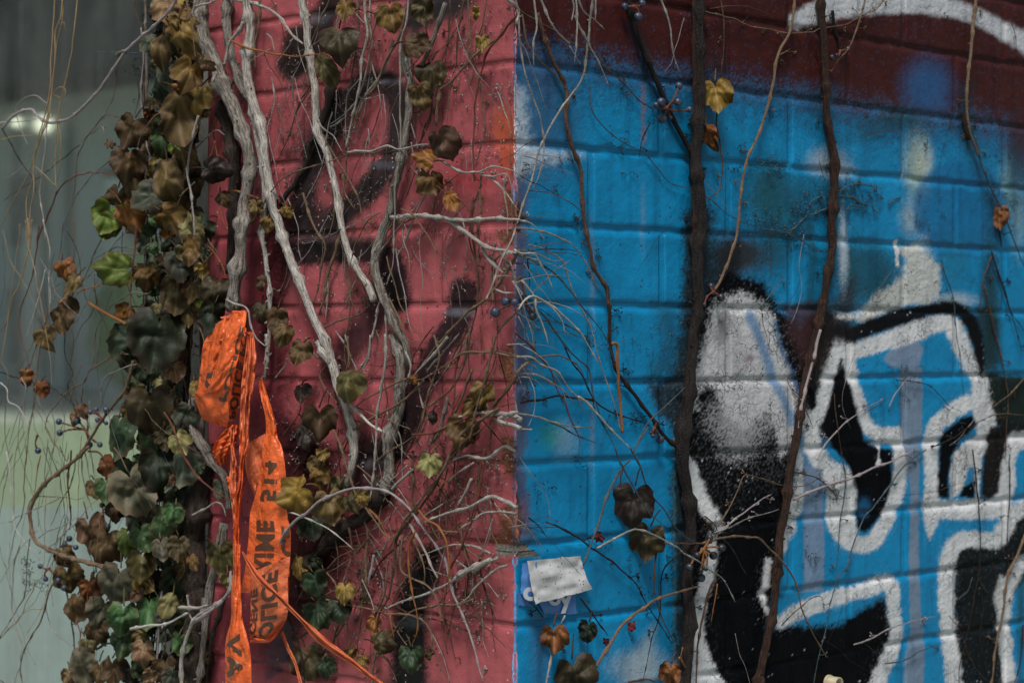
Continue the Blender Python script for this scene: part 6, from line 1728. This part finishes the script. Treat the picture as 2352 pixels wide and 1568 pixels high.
# brown-leaved dangling twigs in the middle
w2 = plant('a2', 450, 600, 'thin dry twigs with a cluster of curled rusty leaves hanging mid window', 'twig', 'hanging_twig', 80, side='r')
for c_, pth, r_, m_ in [('a1', [(255, 1600), (300, 1460), (350, 1360), (410, 1260), (490, 1180), (600, 1150), (720, 1157), (810, 1195)], 2.5, 'red'),
                    ('a1', [(840, 802), (745, 783), (640, 830), (560, 950), (515, 1050), (498, 1200), (480, 1400), (505, 1600)], 1.7, 'tan'), ('a1', [(700, 860), (630, 880), (540, 960)], 1.4, 'tan'), ('a1', [(700, 850), (712, 910)], 1.6, 'lil'),
                    ('a1', [(770, 1060), (640, 1150), (500, 1340), (440, 1500), (430, 1600)], 1.6, 'grey'), ('a1', [(915, 510), (925, 620), (905, 760)], 1.8, 'brown'), ('a1', [(530, 980), (380, 1080), (200, 1230), (20, 1340)], 1.2, 'dark'),
                    ('a1', [(900, 0), (920, 80), (960, 190)], 2, 'brown'),
                    ('a2', [(278, 40), (240, 200), (200, 440), (140, 580), (132, 740), (170, 880), (190, 990)], 2.1, 'red'), ('a2', [(440, -10), (400, 180), (385, 330), (370, 450)], 1.6, 'grey'), ('a2', [(500, -10), (500, 180), (470, 370)], 1.6, 'grey'),
                    ('a2', [(790, -10), (700, 70), (650, 190), (600, 310), (560, 390), (530, 440)], 2.2, 'tan'), ('a2', [(1030, 148), (900, 220), (720, 240), (640, 330), (540, 420)], 1.9, 'grey'), ('a2', [(895, 180), (800, 180), (650, 240), (600, 310)], 1.8, 'grey'),
                    ('a2', [(530, 480), (640, 430), (740, 385)], 2.4, 'orange'), ('a2', [(1000, 490), (880, 490), (740, 590), (650, 760), (620, 950), (570, 1080), (545, 1240)], 1.9, 'grey'),
                    ('a2', [(620, 440), (680, 600), (500, 470)][:2], 1.2, 'dark'), ('a2', [(520, 440), (470, 560), (450, 700), (440, 900), (480, 1020), (450, 1100), (490, 1260)], 1.8, 'dark'), ('a2', [(470, 700), (490, 860), (470, 1000), (510, 1180)], 1.6, 'brown'),
                    ('a2', [(380, 670), (340, 720), (260, 800), (220, 900), (195, 1000)], 1.8, 'brown'), ('a2', [(-10, 1022), (130, 1045), (240, 1080), (400, 1160), (510, 1240)], 1.8, 'dark'), ('a2', [(560, 1110), (560, 1240), (610, 1400)], 1.6, 'dark'),
                    ('a2', [(910, 960), (780, 1010), (695, 1075), (680, 1210)], 1.5, 'lil'), ('a2', [(740, 780), (800, 860), (860, 900)], 1.5, 'brown'), ('a2', [(360, 200), (330, 430), (420, 430), (520, 410)], 1.2, 'grey')]:
    twig(w2, c_, pth, r_, m_, 84 - 6 * (SEED[0] % 4), side='r', zig=.9)
twig(w2, 'a2', [(590, 550), (720, 625), (842, 692)], 3.6, 'orange', 80, nodes=False, tip=1, rough=.06, side='r', zig=.1)
for x, y, sz, a, kd, m_ in [(430, 315, 160, -75, 'ivy', 'ob'), (495, 415, 160, -120, 'oval', 'brown'), (462, 590, 200, -88, 'oval', 'brown'), (400, 655, 180, -75, 'oval', 'brown'), (440, 560, 140, -100, 'oval', 'ob'),
                            (292, 770, 170, -65, 'heart', 'brown'), (175, 1040, 120, -90, 'heart', 'ob'), (278, 1112, 120, -85, 'ivy', 'ob'), (540, 1265, 110, -60, 'ivy', 'lb'), (500, 1310, 110, -100, 'oval', 'lb')]:
    leaf(w2, 'a2', x, y, sz, a, kd, m_, 78, side='r')
leaf(w2, 'a1', 735, 965, 80, -60, 'scrap', 'lb', 84, side='r')
# thick brown stick with berries
w3 = plant('a3', 700, 790, 'curved brown stick looping out over the lower glass with blue-black berries', 'twig', 'hanging_twig', 70, side='r')
twig(w3, 'a2', [(895, 940), (870, 1040), (840, 1130), (790, 1200), (740, 1260), (690, 1340), (640, 1420), (590, 1490), (520, 1575)], 3.6, 'tan', 74, side='r', tip=1)
twig(w3, 'a3', [(600, -20), (530, 50), (450, 112), (380, 165), (320, 215), (270, 270), (235, 330), (210, 400), (205, 470), (220, 560), (245, 620), (290, 650), (400, 705), (500, 735), (600, 760), (720, 795)], 4.4, 'tan', 74, side='r', tip=1.25)
twig(w3, 'a2', [(860, 895), (800, 895), (740, 920), (660, 970), (600, 1000), (560, 1075), (480, 1120), (420, 1170), (370, 1240), (325, 1300), (300, 1390)], 2.6, 'tan', 76, side='r')
twig(w3, 'a2', [(300, 1390), (340, 1470), (410, 1560)], 2, 'tan', 76, side='r')
twig(w3, 'a3', [(600, 10), (660, 20), (690, 60), (715, 110)], 3, 'brown', 70, side='r')
for pth, r_, m_ in [([(265, 40), (245, 160), (235, 305)], 2, 'orange'), ([(230, 320), (400, 315), (480, 322), (560, 325)], 1.5, 'tan'), ([(485, 20), (470, 160), (468, 350), (465, 540)], 3, 'brown'), ([(40, 20), (70, 160), (80, 300), (85, 420), (110, 540), (180, 640), (290, 770)], 2.2, 'white'),
                    ([(180, -20), (165, 160), (160, 300), (152, 420), (90, 600), (60, 770)], 1.8, 'tan'), ([(450, 310), (250, 390), (90, 470), (-10, 500)], 1.8, 'pale'), ([(130, 640), (90, 780), (85, 960), (95, 1150), (140, 1300), (130, 1420), (95, 1600)], 2.4, 'pale'),
                    ([(400, 860), (345, 910), (310, 1020), (275, 1130), (210, 1260), (165, 1370), (145, 1480), (160, 1600)], 2.8, 'tan'), ([(-10, 1265), (90, 1180), (180, 1090), (300, 1060)], 1.6, 'straw'), ([(455, 940), (475, 1080), (485, 1200), (492, 1330), (480, 1450), (478, 1600)], 2.8, 'brown'),
                    ([(330, 1180), (400, 1260), (475, 1330)], 1.4, 'lil'), ([(500, 1160), (530, 1240), (560, 1310)], 1.6, 'red'), ([(300, 1040), (340, 1180)], 1., 'dark'), ([(610, 610), (600, 720)], 1.8, 'dark'), ([(645, 800), (600, 900), (580, 980), (600, 1070)], 2.2, 'orange'),
                    ([(300, 690), (420, 560), (500, 500), (640, 350)], 1.5, 'lil'), ([(255, 590), (340, 540), (440, 510), (540, 450)], 1.6, 'pale'), ([(580, 20), (600, 180), (630, 330)], 1.6, 'grey'), ([(530, 10), (570, 250), (620, 420)], 1.8, 'grey'), ([(300, 0), (330, 120), (345, 190)], 1.4, 'grey'), ([(390, -10), (440, 80), (450, 10)], 1.4, 'dark'),
                    ([(500, 50), (480, 200), (430, 330), (350, 510)], 1.6, 'brown'), ([(230, 290), (180, 420), (250, 560)], 2, 'pale'), ([(210, 600), (170, 760), (165, 950), (90, 1100), (-10, 1310)], 1.7, 'brown'), ([(240, 870), (200, 1000), (100, 1180), (20, 1240)], 1.3, 'straw'), ([(10, 1540), (60, 1600)], 1.4, 'dark')]:
    twig(w3, 'a3', pth, r_, m_, 80 - 5 * (SEED[0] % 5), side='r', zig=.9)
for i in range(60):     # hair-fine stems low on the glass
    x = rr.uniform(0, 310); y = rr.uniform(500, 1250); L = rr.uniform(120, 340); a = rr.gauss(1.6, .25)
    pts = [(x, y)]
    for k in range(4):
        a += rr.gauss(0, .18); x += math.cos(a) * L / 4; y += math.sin(a) * L / 4; pts.append((x, y))
    twig(s1 if i % 2 else w2, 'D', pts, rr.uniform(.55, 1.1), rr.choice(['tan', 'straw', 'lil', 'grey', 'dark', 'brown']), rr.uniform(40, 95), side='r', zig=.8)
rootlets(w3, 'dark', [(65, 1300, 12, 20), (70, 1335, 12, 16), (95, 1350, 8, 8)], side='r')
berries(w3, 'a2', (575, 1400), [(395, 1345), (400, 1420), (520, 1340), (600, 1500, 28), (670, 1500, 24)], 70, 28, side='r')
berries(w3, 'a2', (690, 1330), [(605, 1280, 24), (645, 1265, 22), (710, 1265, 24), (655, 1335, 22), (712, 1355, 18)], 78, 24, side='r')
berries(w3, 'a2', (250, 1440), [(255, 1540, 28)], 72, 28, side='r')
berries(w3, 'a3', (420, 650), [(465, 600, 26), (435, 638, 22), (508, 658, 23)], 74, 26, side='r')
berries(w3, 'a3', (330, 800), [(270, 785, 23), (305, 870, 24), (390, 880, 26), (428, 930, 26)], 74, 26, side='r')
berries(w3, 'a3', (690, 440), [(722, 520, 26), (685, 375, 24)], 60, 26, BERRYD, side='r')
berries(i2, 'a2', (885, 590), [(900, 648, 26)], 64, 26, BERRYD, side='r')
# ================================================================== orange barrier tape
def tapemat(name, c, dark, rough=.32):
    m = NT(name)
    pos = m.node('ShaderNodeNewGeometry').outputs['Position']
    n1 = m.noise(pos, 45, 4); n2 = m.noise(pos, 260, 3); n3 = m.noise(pos, 14, 3)
    cc = m.mix(m.mr(n1, .35, .7, 0, .45), c4(c), c4(dark))
    cc = m.mix(m.mr(n2, .70, .76, 0, .5), cc, (.05, .02, .015, 1))
    m.link(cc, m.b.inputs['Base Color']); m.b.inputs['Roughness'].default_value = rough
    m.link(m.bump(m.math('ADD', m.math('MULTIPLY', n3, 1.4), m.math('MULTIPLY', n1, 1.)), .010, .9), m.b.inputs['Normal'])
    tr = m.node('ShaderNodeBsdfTranslucent'); m.link(cc, tr.inputs[0])
    mx = m.node('ShaderNodeMixShader'); mx.inputs[0].default_value = .33
    m.link(m.b.outputs[0], mx.inputs[1]); m.link(tr.outputs[0], mx.inputs[2]); m.link(mx.outputs[0], m.out.inputs['Surface'])
    return m.m
TM = tapemat('orange_tape_film', (.90, .20, .055), (.72, .10, .02), .24)
TM2 = tapemat('faded_tape_film', (.82, .23, .10), (.62, .12, .04), .38)
INK = NT('tape_print'); INK.b.inputs['Base Color'].default_value = (.075, .035, .020, 1); INK.b.inputs['Roughness'].default_value = .4
INK = INK.m

class Ribbon:
    """a film between two edge lines (lists of (x, y, off mm)), with folds across its width"""
    def __init__(s, c, left, right, nu=14, folds=0., nf=3., seed=1, belly=0., n=60):
        L = np.array([(p[0], p[1], p[2]) for p in q(c, left)], float); R = np.array([(p[0], p[1], p[2]) for p in q(c, right)], float)
        def res(A):
            B = spline(A, 3.0); d = np.concatenate([[0], np.cumsum(np.linalg.norm(np.diff(B[:, :2], axis=0), axis=1))])
            t = np.linspace(0, d[-1], n)
            return np.stack([np.interp(t, d, B[:, k]) for k in range(3)], 1)
        s.L, s.R, s.n, s.nu = res(L), res(R), n, nu
        s.folds, s.nf, s.seed, s.belly = folds, nf, seed, belly
    def at(s, u, v, lift=0.):
        """u 0..1 across, v 0..1 along"""
        k = np.clip(v, 0, 1) * (s.n - 1); i = int(min(k, s.n - 2)); f = k - i
        a = s.L[i] * (1 - f) + s.L[i + 1] * f; b = s.R[i] * (1 - f) + s.R[i + 1] * f
        p = a * (1 - u) + b * u
        z = s.folds * math.sin(u * s.nf * 6.28 + 1.2 * float(vnoise(v * 5, s.seed, s.seed)) + s.seed) + s.folds * .7 * float(vnoise(u * 4 + s.seed, v * 9, s.seed))
        z += s.folds * 1.1 * (abs(float(vnoise(u * 5 + s.seed * 3, v * 11 + u * 3, s.seed + 5))) - .3) + s.folds * .5 * abs(math.sin(v * 23 + u * 5 + s.seed))
        z += s.belly * math.sin(math.pi * u)
        return P(p[0], p[1], (p[2] + z + lift) / 1000., 'r')
    def mesh(s, name, par, mat):
        V = [s.at(i / s.nu, j / (s.n - 1)) for j in range(s.n) for i in range(s.nu + 1)]
        w = s.nu + 1
        Fc = [(j * w + i, (j + 1) * w + i, (j + 1) * w + i + 1, j * w + i + 1) for j in range(s.n - 1) for i in range(s.nu)]
        V = np.array(V); nv = len(V)
        V2 = V + np.array((0, .0003, 0))
        Fc = Fc + [tuple(k + nv for k in f[::-1]) for f in Fc]
        b = MB(); b.add(np.vstack([V, V2]), Fc)
        return b.build(name, mat, par, True)

def glyphs(txt):
    """flat triangulated lettering, x along the line, cap height 1"""
    cu = bpy.data.curves.new('lettering', 'FONT'); cu.body = txt; cu.size = 1.38; cu.offset = .055; cu.resolution_u = 3; cu.space_character = 1.08
    ob = bpy.data.objects.new('lettering', cu); COL.objects.link(ob)
    dg = bpy.context.evaluated_depsgraph_get(); dg.update()
    me = bpy.data.meshes.new_from_object(ob.evaluated_get(dg))
    import bmesh
    bm = bmesh.new(); bm.from_mesh(me)
    bmesh.ops.triangulate(bm, faces=bm.faces)
    for _ in range(2):
        bmesh.ops.subdivide_edges(bm, edges=[e for e in bm.edges if e.calc_length() > .16], cuts=1)
        bmesh.ops.triangulate(bm, faces=bm.faces)
    V = [(v.co.x, v.co.y) for v in bm.verts]; Fc = [[v.index for v in f.verts] for f in bm.faces]
    bm.free(); bpy.data.objects.remove(ob); bpy.data.meshes.remove(me); bpy.data.curves.remove(cu)
    return V, Fc

def lettering(rib, par, txt, v0, v1, ua, ub, clip=None, italic=0.):
    """print running from v0 to v1 along the tape; letter feet at ua, tops at ub"""
    V, Fc = glyphs(txt)
    W = max(p[0] for p in V)
    P3 = []; ok = []
    for x, y in V:
        u = ua + (ub - ua) * (y + italic * 0); v = v0 + (v1 - v0) * ((x + italic * y) / W)
        ok.append(0 <= u <= 1 and 0 <= v <= 1)
        P3.append(rib.at(min(max(u, 0), 1), v, .55))
    Fc = [f for f in Fc if all(ok[k] for k in f)]
    b = MB(); b.add(np.array(P3), Fc)
    return b.build('lettering', INK, par, True)

tape = plant('t2', 480, 1500, 'crumpled orange barrier tape with black POLICE print, tied round the vines and trailing down', 'barrier tape', 'barrier_tape', 60, side='r')
# upper loop: back panel, front panel, folded side
back = Ribbon('t1', [(290, 330, 62), (216, 460, 66), (190, 700, 66), (155, 920, 66), (140, 1000, 62), (200, 1200, 50)], [(500, 150, 56), (470, 330, 60), (400, 600, 66), (330, 900, 70), (330, 1100, 66), (400, 1290, 56)], 16, 2.2, 1.2, 3, 5)
o1 = back.mesh('tape_loop', tape, TM)
lettering(back, o1, 'AI', .80, .50, .42, .98)
side_ = Ribbon('t1', [(330, 260, 58), (290, 330, 62), (250, 430, 66)], [(500, 150, 60), (470, 300, 66), (430, 420, 70)], 8, 1.5, 1., 4)
side_.mesh('tape_fold', tape, TM2)
inner = Ribbon('t1', [(590, 230, 40), (560, 500, 46), (500, 800, 46), (455, 1060, 46), (450, 1230, 44)], [(650, 300, 40), (650, 500, 46), (620, 750, 46), (590, 1000, 44), (530, 1230, 42)], 12, 1.2, 1., 5)
o2 = inner.mesh('tape_loop', tape, TM)
lettering(inner, o2, 'POLICE PO', .98, .08, .25, .95)
front = Ribbon('t1', [(505, 135, 66), (455, 260, 74), (400, 450, 80), (350, 640, 84), (315, 800, 84), (230, 930, 84), (130, 960, 78), (150, 1060, 74), (205, 1200, 66), (300, 1240, 60)], [(648, 165, 60), (640, 250, 66), (590, 440, 70), (575, 560, 72), (550, 660, 74), (495, 770, 76), (480, 880, 76), (462, 1000, 74), (475, 1180, 66), (450, 1295, 56)], 18, 2.4, 1.1, 6, 7, 90)
o3 = front.mesh('tape_loop', tape, TM)
lettering(front, o3, 'POLICE', .78, .10, .76, 1.12)
toppy = Ribbon('t1', [(500, 120, 64), (510, 150, 66), (545, 230, 60)], [(652, 118, 58), (650, 170, 60), (640, 240, 56)], 8, 1.6, 1.5, 2)
toppy.mesh('tape_fold', tape, TM)
tk = Ribbon('t1', [(385, 185, 58), (400, 200, 60)], [(500, 160, 60), (500, 190, 62)], 6, 1, 1, 2, n=8)
tk.mesh('tape_fold', tape, TM2)
# gathered strands
tw1 = Ribbon('t1', [(655, 370, 50), (650, 480, 58), (625, 640, 62), (598, 880, 64), (590, 1100, 66), (580, 1300, 68), (578, 1568, 70)], [(718, 340, 46), (745, 520, 54), (748, 650, 58), (720, 920, 60), (690, 1000, 62), (680, 1200, 64), (665, 1568, 66)], 16, 3.4, 2.2, 7, 6)
tw1.mesh('tape_strand', tape, TM2)
knot = Ribbon('t1', [(620, 330, 48), (640, 360, 52), (655, 420, 50)], [(720, 335, 46), (718, 370, 48), (700, 420, 46)], 8, 3, 2, 2, n=14)
knot.mesh('tape_fold', tape, TM)
tw2 = Ribbon('t2', [(395, 0, 68), (395, 250, 70), (388, 560, 72), (362, 760, 74), (322, 850, 74), (325, 1100, 74), (318, 1350, 74), (320, 1568, 74)], [(515, 0, 64), (510, 200, 66), (455, 420, 68), (445, 700, 70), (425, 900, 70), (405, 1100, 70), (405, 1350, 70), (412, 1568, 70)], 14, 3., 2.3, 9, 5)
tw2.mesh('tape_strand', tape, TM)
tw3 = Ribbon('t2', [(265, -20, 60), (275, 200, 62), (285, 400, 64), (275, 560, 64), (270, 750, 64), (300, 950, 62), (320, 1200, 60)], [(330, -20, 58), (340, 250, 60), (365, 420, 60), (362, 600, 60), (355, 760, 60), (370, 950, 58), (390, 1200, 56)], 10, 2.6, 1.8, 4, 3)
tw3.mesh('tape_strand', tape, TM2)
puff = Ribbon('t2', [(260, -50, 56), (130, 120, 60), (65, 240, 62), (70, 340, 60), (130, 470, 52)], [(400, -50, 50), (370, 120, 54), (300, 260, 56), (250, 340, 54), (240, 420, 46)], 16, 3.6, 2.6, 8, 6)
puff.mesh('tape_fold', tape, TM)
fr = Ribbon('t2', [(230, 600, 58), (240, 640, 60), (235, 740, 58)], [(290, 600, 56), (300, 660, 56), (300, 760, 56)], 6, 2, 1.5, 3, n=14)
fr.mesh('tape_fold', tape, TM)
# lower end of the gathered strand with the big print
low = Ribbon('t3', [(285, -20, 74), (290, 250, 76), (268, 560, 78), (262, 850, 80), (205, 1080, 82), (200, 1350, 82), (200, 1620, 80)], [(372, -20, 70), (372, 250, 72), (380, 560, 74), (400, 850, 74), (440, 1000, 76), (490, 1250, 76), (500, 1620, 74)], 18, 1.8, 1.6, 5, 5, 80)
o5 = low.mesh('tape_tail', tape, TM)
lettering(low, o5, 'AV', .93, .62, .02, .66)
# broad hanging lap with the telephone digits
lap0 = Ribbon('t2', [(500, 180, 40), (470, 420, 44), (500, 620, 44), (560, 780, 42), (600, 900, 40)], [(720, 60, 40), (740, 240, 44), (700, 500, 44), (660, 700, 44), (650, 900, 40)], 12, 2., 1.2, 6, 3)
o6 = lap0.mesh('tape_lap', tape, TM2)
upper = Ribbon('t1', [(790, 790, 36), (775, 880, 40), (805, 1030, 46), (840, 1180, 48), (845, 1330, 48), (820, 1568, 50)], [(810, 790, 34), (850, 930, 38), (905, 1100, 44), (945, 1260, 46), (965, 1400, 46), (1005, 1568, 48)], 10, 1.6, 1., 3, 4)
upper.mesh('tape_lap', tape, TM)
lap = Ribbon('t2', [(735, 60, 50), (690, 280, 54), (660, 500, 56), (630, 720, 58), (560, 960, 60), (530, 1080, 60), (515, 1350, 60), (490, 1568, 60), (470, 1760, 60), (400, 2060, 56)],
             [(870, 100, 46), (930, 230, 50), (965, 420, 52), (985, 650, 54), (985, 850, 56), (1000, 1080, 56), (1040, 1300, 56), (1040, 1568, 54), (1030, 1760, 54), (1020, 2060, 52)], 22, 1.5, 1.3, 4, 5, 110)
o7 = lap.mesh('tape_lap', tape, TM)
lettering(lap, o7, '514', .425, .165, .20, .66)
lettering(lap, o7, 'CRIME', .985, .545, .20, .62)
lettering(lap, o7, 'POLICE', 1.10, .58, .80, 1.12)
lap2 = Ribbon('t3', [(500, 300, 66), (490, 500, 68), (490, 800, 68), (480, 1000, 66), (530, 1110, 60)], [(940, 120, 62), (915, 400, 64), (918, 700, 64), (880, 880, 62), (740, 1060, 58)], 22, 1.6, 1.2, 8, 6, 80)
o8 = lap2.mesh('tape_lap', tape, TM2)
lettering(lap2, o8, 'POLICE', 1.13, .10, .30, .72)
lettering(lap2, o8, 'SCENE', 1.0, .25, .0, .18)
lip = Ribbon('t3', [(480, 1040, 66), (600, 1060, 70), (720, 1050, 70), (835, 940, 68)], [(490, 1105, 62), (600, 1108, 64), (740, 1080, 64), (885, 880, 62)], 6, 1.2, 1., 4)
lip.mesh('tape_fold', tape, TM)
strip = Ribbon('t3', [(830, 1000, 50), (900, 1180, 50), (985, 1350, 50), (1050, 1600, 50)], [(862, 965, 50), (930, 1150, 50), (1010, 1320, 50), (1090, 1600, 50)], 5, 1.2, 1, 3)
strip.mesh('tape_strand', tape, TM2)
rope = Ribbon('t3', [(385, 70, 80), (440, 190, 86), (560, 400, 92), (760, 560, 92), (930, 740, 88), (1080, 890, 84), (1170, 1020, 80), (1330, 1160, 74), (1560, 1310, 68), (1800, 1480, 60), (1960, 1600, 54)],
              [(400, 60, 80), (500, 200, 86), (620, 350, 92), (800, 540, 92), (960, 700, 88), (1110, 850, 84), (1260, 970, 80), (1400, 1090, 74), (1640, 1280, 68), (1880, 1470, 60), (2060, 1600, 54)], 12, 2.6, 1.8, 6, 5, 110)
rope.mesh('tape_strand', tape, TM2)

# ================================================================== torn sticker
def surf(name, mat, par, corners, nu, nv, offf, c='s', fn=None):
    """sheet over four measured corners (tl, tr, br, bl); offf(u, v) = mm off the wall"""
    tl, tr, br, bl = [np.array(p, float) for p in corners]
    V = []; uv = []
    for j in range(nv + 1):
        for i in range(nu + 1):
            u, v = i / nu, j / nv
            p = (tl * (1 - u) + tr * u) * (1 - v) + (bl * (1 - u) + br * u) * v
            if fn: p = fn(p, u, v)
            x, y = q(c, [tuple(p)])[0]
            V.append(P(x, y, offf(u, v) / 1000., 'b')); uv.append((u, v))
    w = nu + 1; V = np.array(V); nv_ = len(V)
    Fc = [(j * w + i, (j + 1) * w + i, (j + 1) * w + i + 1, j * w + i + 1) for j in range(nv) for i in range(nu)]
    V2 = V + np.array((-.00015, .00025, 0))
    b = MB(); b.add(np.vstack([V, V2]), Fc + [tuple(k + nv_ for k in f[::-1]) for f in Fc])
    return b.build(name, mat, par, True)
stk = plant('s', 900, 900, 'torn sticker peeling off the blue wall, white back folded over blue print', 'sticker', 'torn_sticker', 5, side='b')
m = NT('sticker_back')
pos = m.node('ShaderNodeNewGeometry').outputs['Position']
n1 = m.noise(pos, 22, 4); n2 = m.noise(pos, 420, 2)
cc = m.mix(m.mr(n1, .40, .72), (.62, .63, .64, 1), (.30, .32, .35, 1))
v = m.node('ShaderNodeTexVoronoi'); v.inputs['Scale'].default_value = 260; m.link(pos, v.inputs[0])
sp = m.math('MULTIPLY', m.math('LESS_THAN', v.outputs['Distance'], .22), m.math('GREATER_THAN', m.noise(pos, 60, 3), .52))
cc = m.mix(m.math('MULTIPLY', sp, .85), cc, (.04, .04, .045, 1))
cc = m.mix(m.mr(n2, .66, .72, 0, .4), cc, (.15, .14, .13, 1))
m.link(cc, m.b.inputs['Base Color']); m.b.inputs['Roughness'].default_value = .5
m.link(m.bump(n1, .004, .5), m.b.inputs['Normal'])
SB = m.m
m = NT('sticker_print'); pos = m.node('ShaderNodeNewGeometry').outputs['Position']
m.link(m.mix(m.noise(pos, 60, 4), (.045, .15, .42, 1), (.07, .21, .50, 1)), m.b.inputs['Base Color']); m.b.inputs['Roughness'].default_value = .4
SP = m.m
m = NT('sticker_letter'); m.b.inputs['Base Color'].default_value = (.50, .55, .62, 1); m.b.inputs['Roughness'].default_value = .5
SLT = m.m
def edge_w(p, u, v):
    k = 12 * float(vnoise(u * 9, v * 9, 77))
    return p + np.array((k if (u < .02 or u > .98) else 0, k if (v < .02 or v > .98) else 0))
surf('sticker_print', SP, stk, [(600, 1040), (1352, 1000), (1378, 1382), (760, 1372)], 18, 10, lambda u, v: 2.0 + 1.2 * float(vnoise(u * 3, v * 3, 5)), fn=edge_w)
surf('sticker_print', SP, stk, [(262, 980), (400, 1000), (560, 1240), (262, 1215)], 8, 8, lambda u, v: 1.6, fn=edge_w)
surf('sticker_print', SP, stk, [(345, 430), (620, 400), (640, 1190), (310, 985)], 14, 18, lambda u, v: 3 + 9 * math.sin(u * 1.5) + float(vnoise(u * 3, v * 4, 9)), fn=edge_w)
def curl_(u, v): return 12 - 6.5 * u + 3.5 * math.exp(-((u) / .12) ** 2) + 2.6 * float(vnoise(u * 2.6, v * 2.6, 3)) + 1.2 * float(vnoise(u * 7, v * 7, 13)) + 2.5 * max(0, v - .7) * (1 - u)
def bend_(p, u, v):
    p = p.copy()
    p[0] += -60 * math.sin(math.pi * v) * (1 - u) * .2 + 62 * math.sin(math.pi * v * .9) * u * (-.45) + 0
    p[1] += 18 * math.sin(u * 3.1) * (1 - v) * -.2 + (-60 * (u ** 4)) * v * 0
    return edge_w(p, u, v)
surf('sticker_back', SB, stk, [(440, 385), (1440, 285), (1680, 915), (590, 1190)], 34, 26, curl_, fn=bend_)
def sletter(ch, x, y, h, rot, off):
    V, Fc = glyphs(ch)
    cx = sum(p[0] for p in V) / len(V); cy = sum(p[1] for p in V) / len(V)
    out = []
    for a_, b_ in V:
        a_, b_ = (a_ - cx) * h, (b_ - cy) * h
        X_, Y_ = x + a_ * math.cos(rot) - b_ * math.sin(rot), y - (a_ * math.sin(rot) + b_ * math.cos(rot))
        gx, gy = q('s', [(X_, Y_)])[0]
        out.append(P(gx, gy, off / 1000., 'b'))
    b = MB(); b.add(np.array(out), Fc); b.build('lettering', SLT, stk, False)
sletter('c', 470, 995, 340, -.25, 12.5)
sletter('y', 1150, 1165, 330, .1, 4.0)
sletter('o', 960, 1110, 300, 0, 3.6)

# ================================================================== short beige tube in the wall
tb = plant('D', 1900, 1560, 'short beige plastic tube stub sticking out of the wall at the bottom edge', 'pipe stub', 'pipe_stub', 0, side='b')
pm = NT('beige_plastic'); pm.b.inputs['Base Color'].default_value = (.38, .34, .22, 1); pm.b.inputs['Roughness'].default_value = .5
a0 = P(1897, 1566, -.004, 'b'); nrm_ = np.array((R2, -R2, 0))
def ring(c_, r_, n=20):
    ax = np.array((R2, R2, 0)); az = np.array((0, 0, 1.))
    return [c_ + r_ * (math.cos(t) * ax + math.sin(t) * az) for t in np.arange(n) * 2 * math.pi / n]
V = ring(a0, .0075) + ring(a0 + nrm_ * .018, .0075) + ring(a0 + nrm_ * .018, .0055) + ring(a0 + nrm_ * .008, .0055)
Fc = []
for k in range(3):
    for i in range(20): Fc.append((k * 20 + i, k * 20 + (i + 1) % 20, (k + 1) * 20 + (i + 1) % 20, (k + 1) * 20 + i))
Fc.append(tuple(60 + i for i in range(20)))
mesh_obj('tube', V, Fc, pm.m, tb, True)
V = ring(a0 + nrm_ * .003, .0088) + ring(a0 + nrm_ * .0055, .0088) + ring(a0 + nrm_ * .0055, .0076)
mesh_obj('collar', V, [(k * 20 + i, k * 20 + (i + 1) % 20, (k + 1) * 20 + (i + 1) % 20, (k + 1) * 20 + i) for k in range(2) for i in range(20)], pm.m, tb, True)
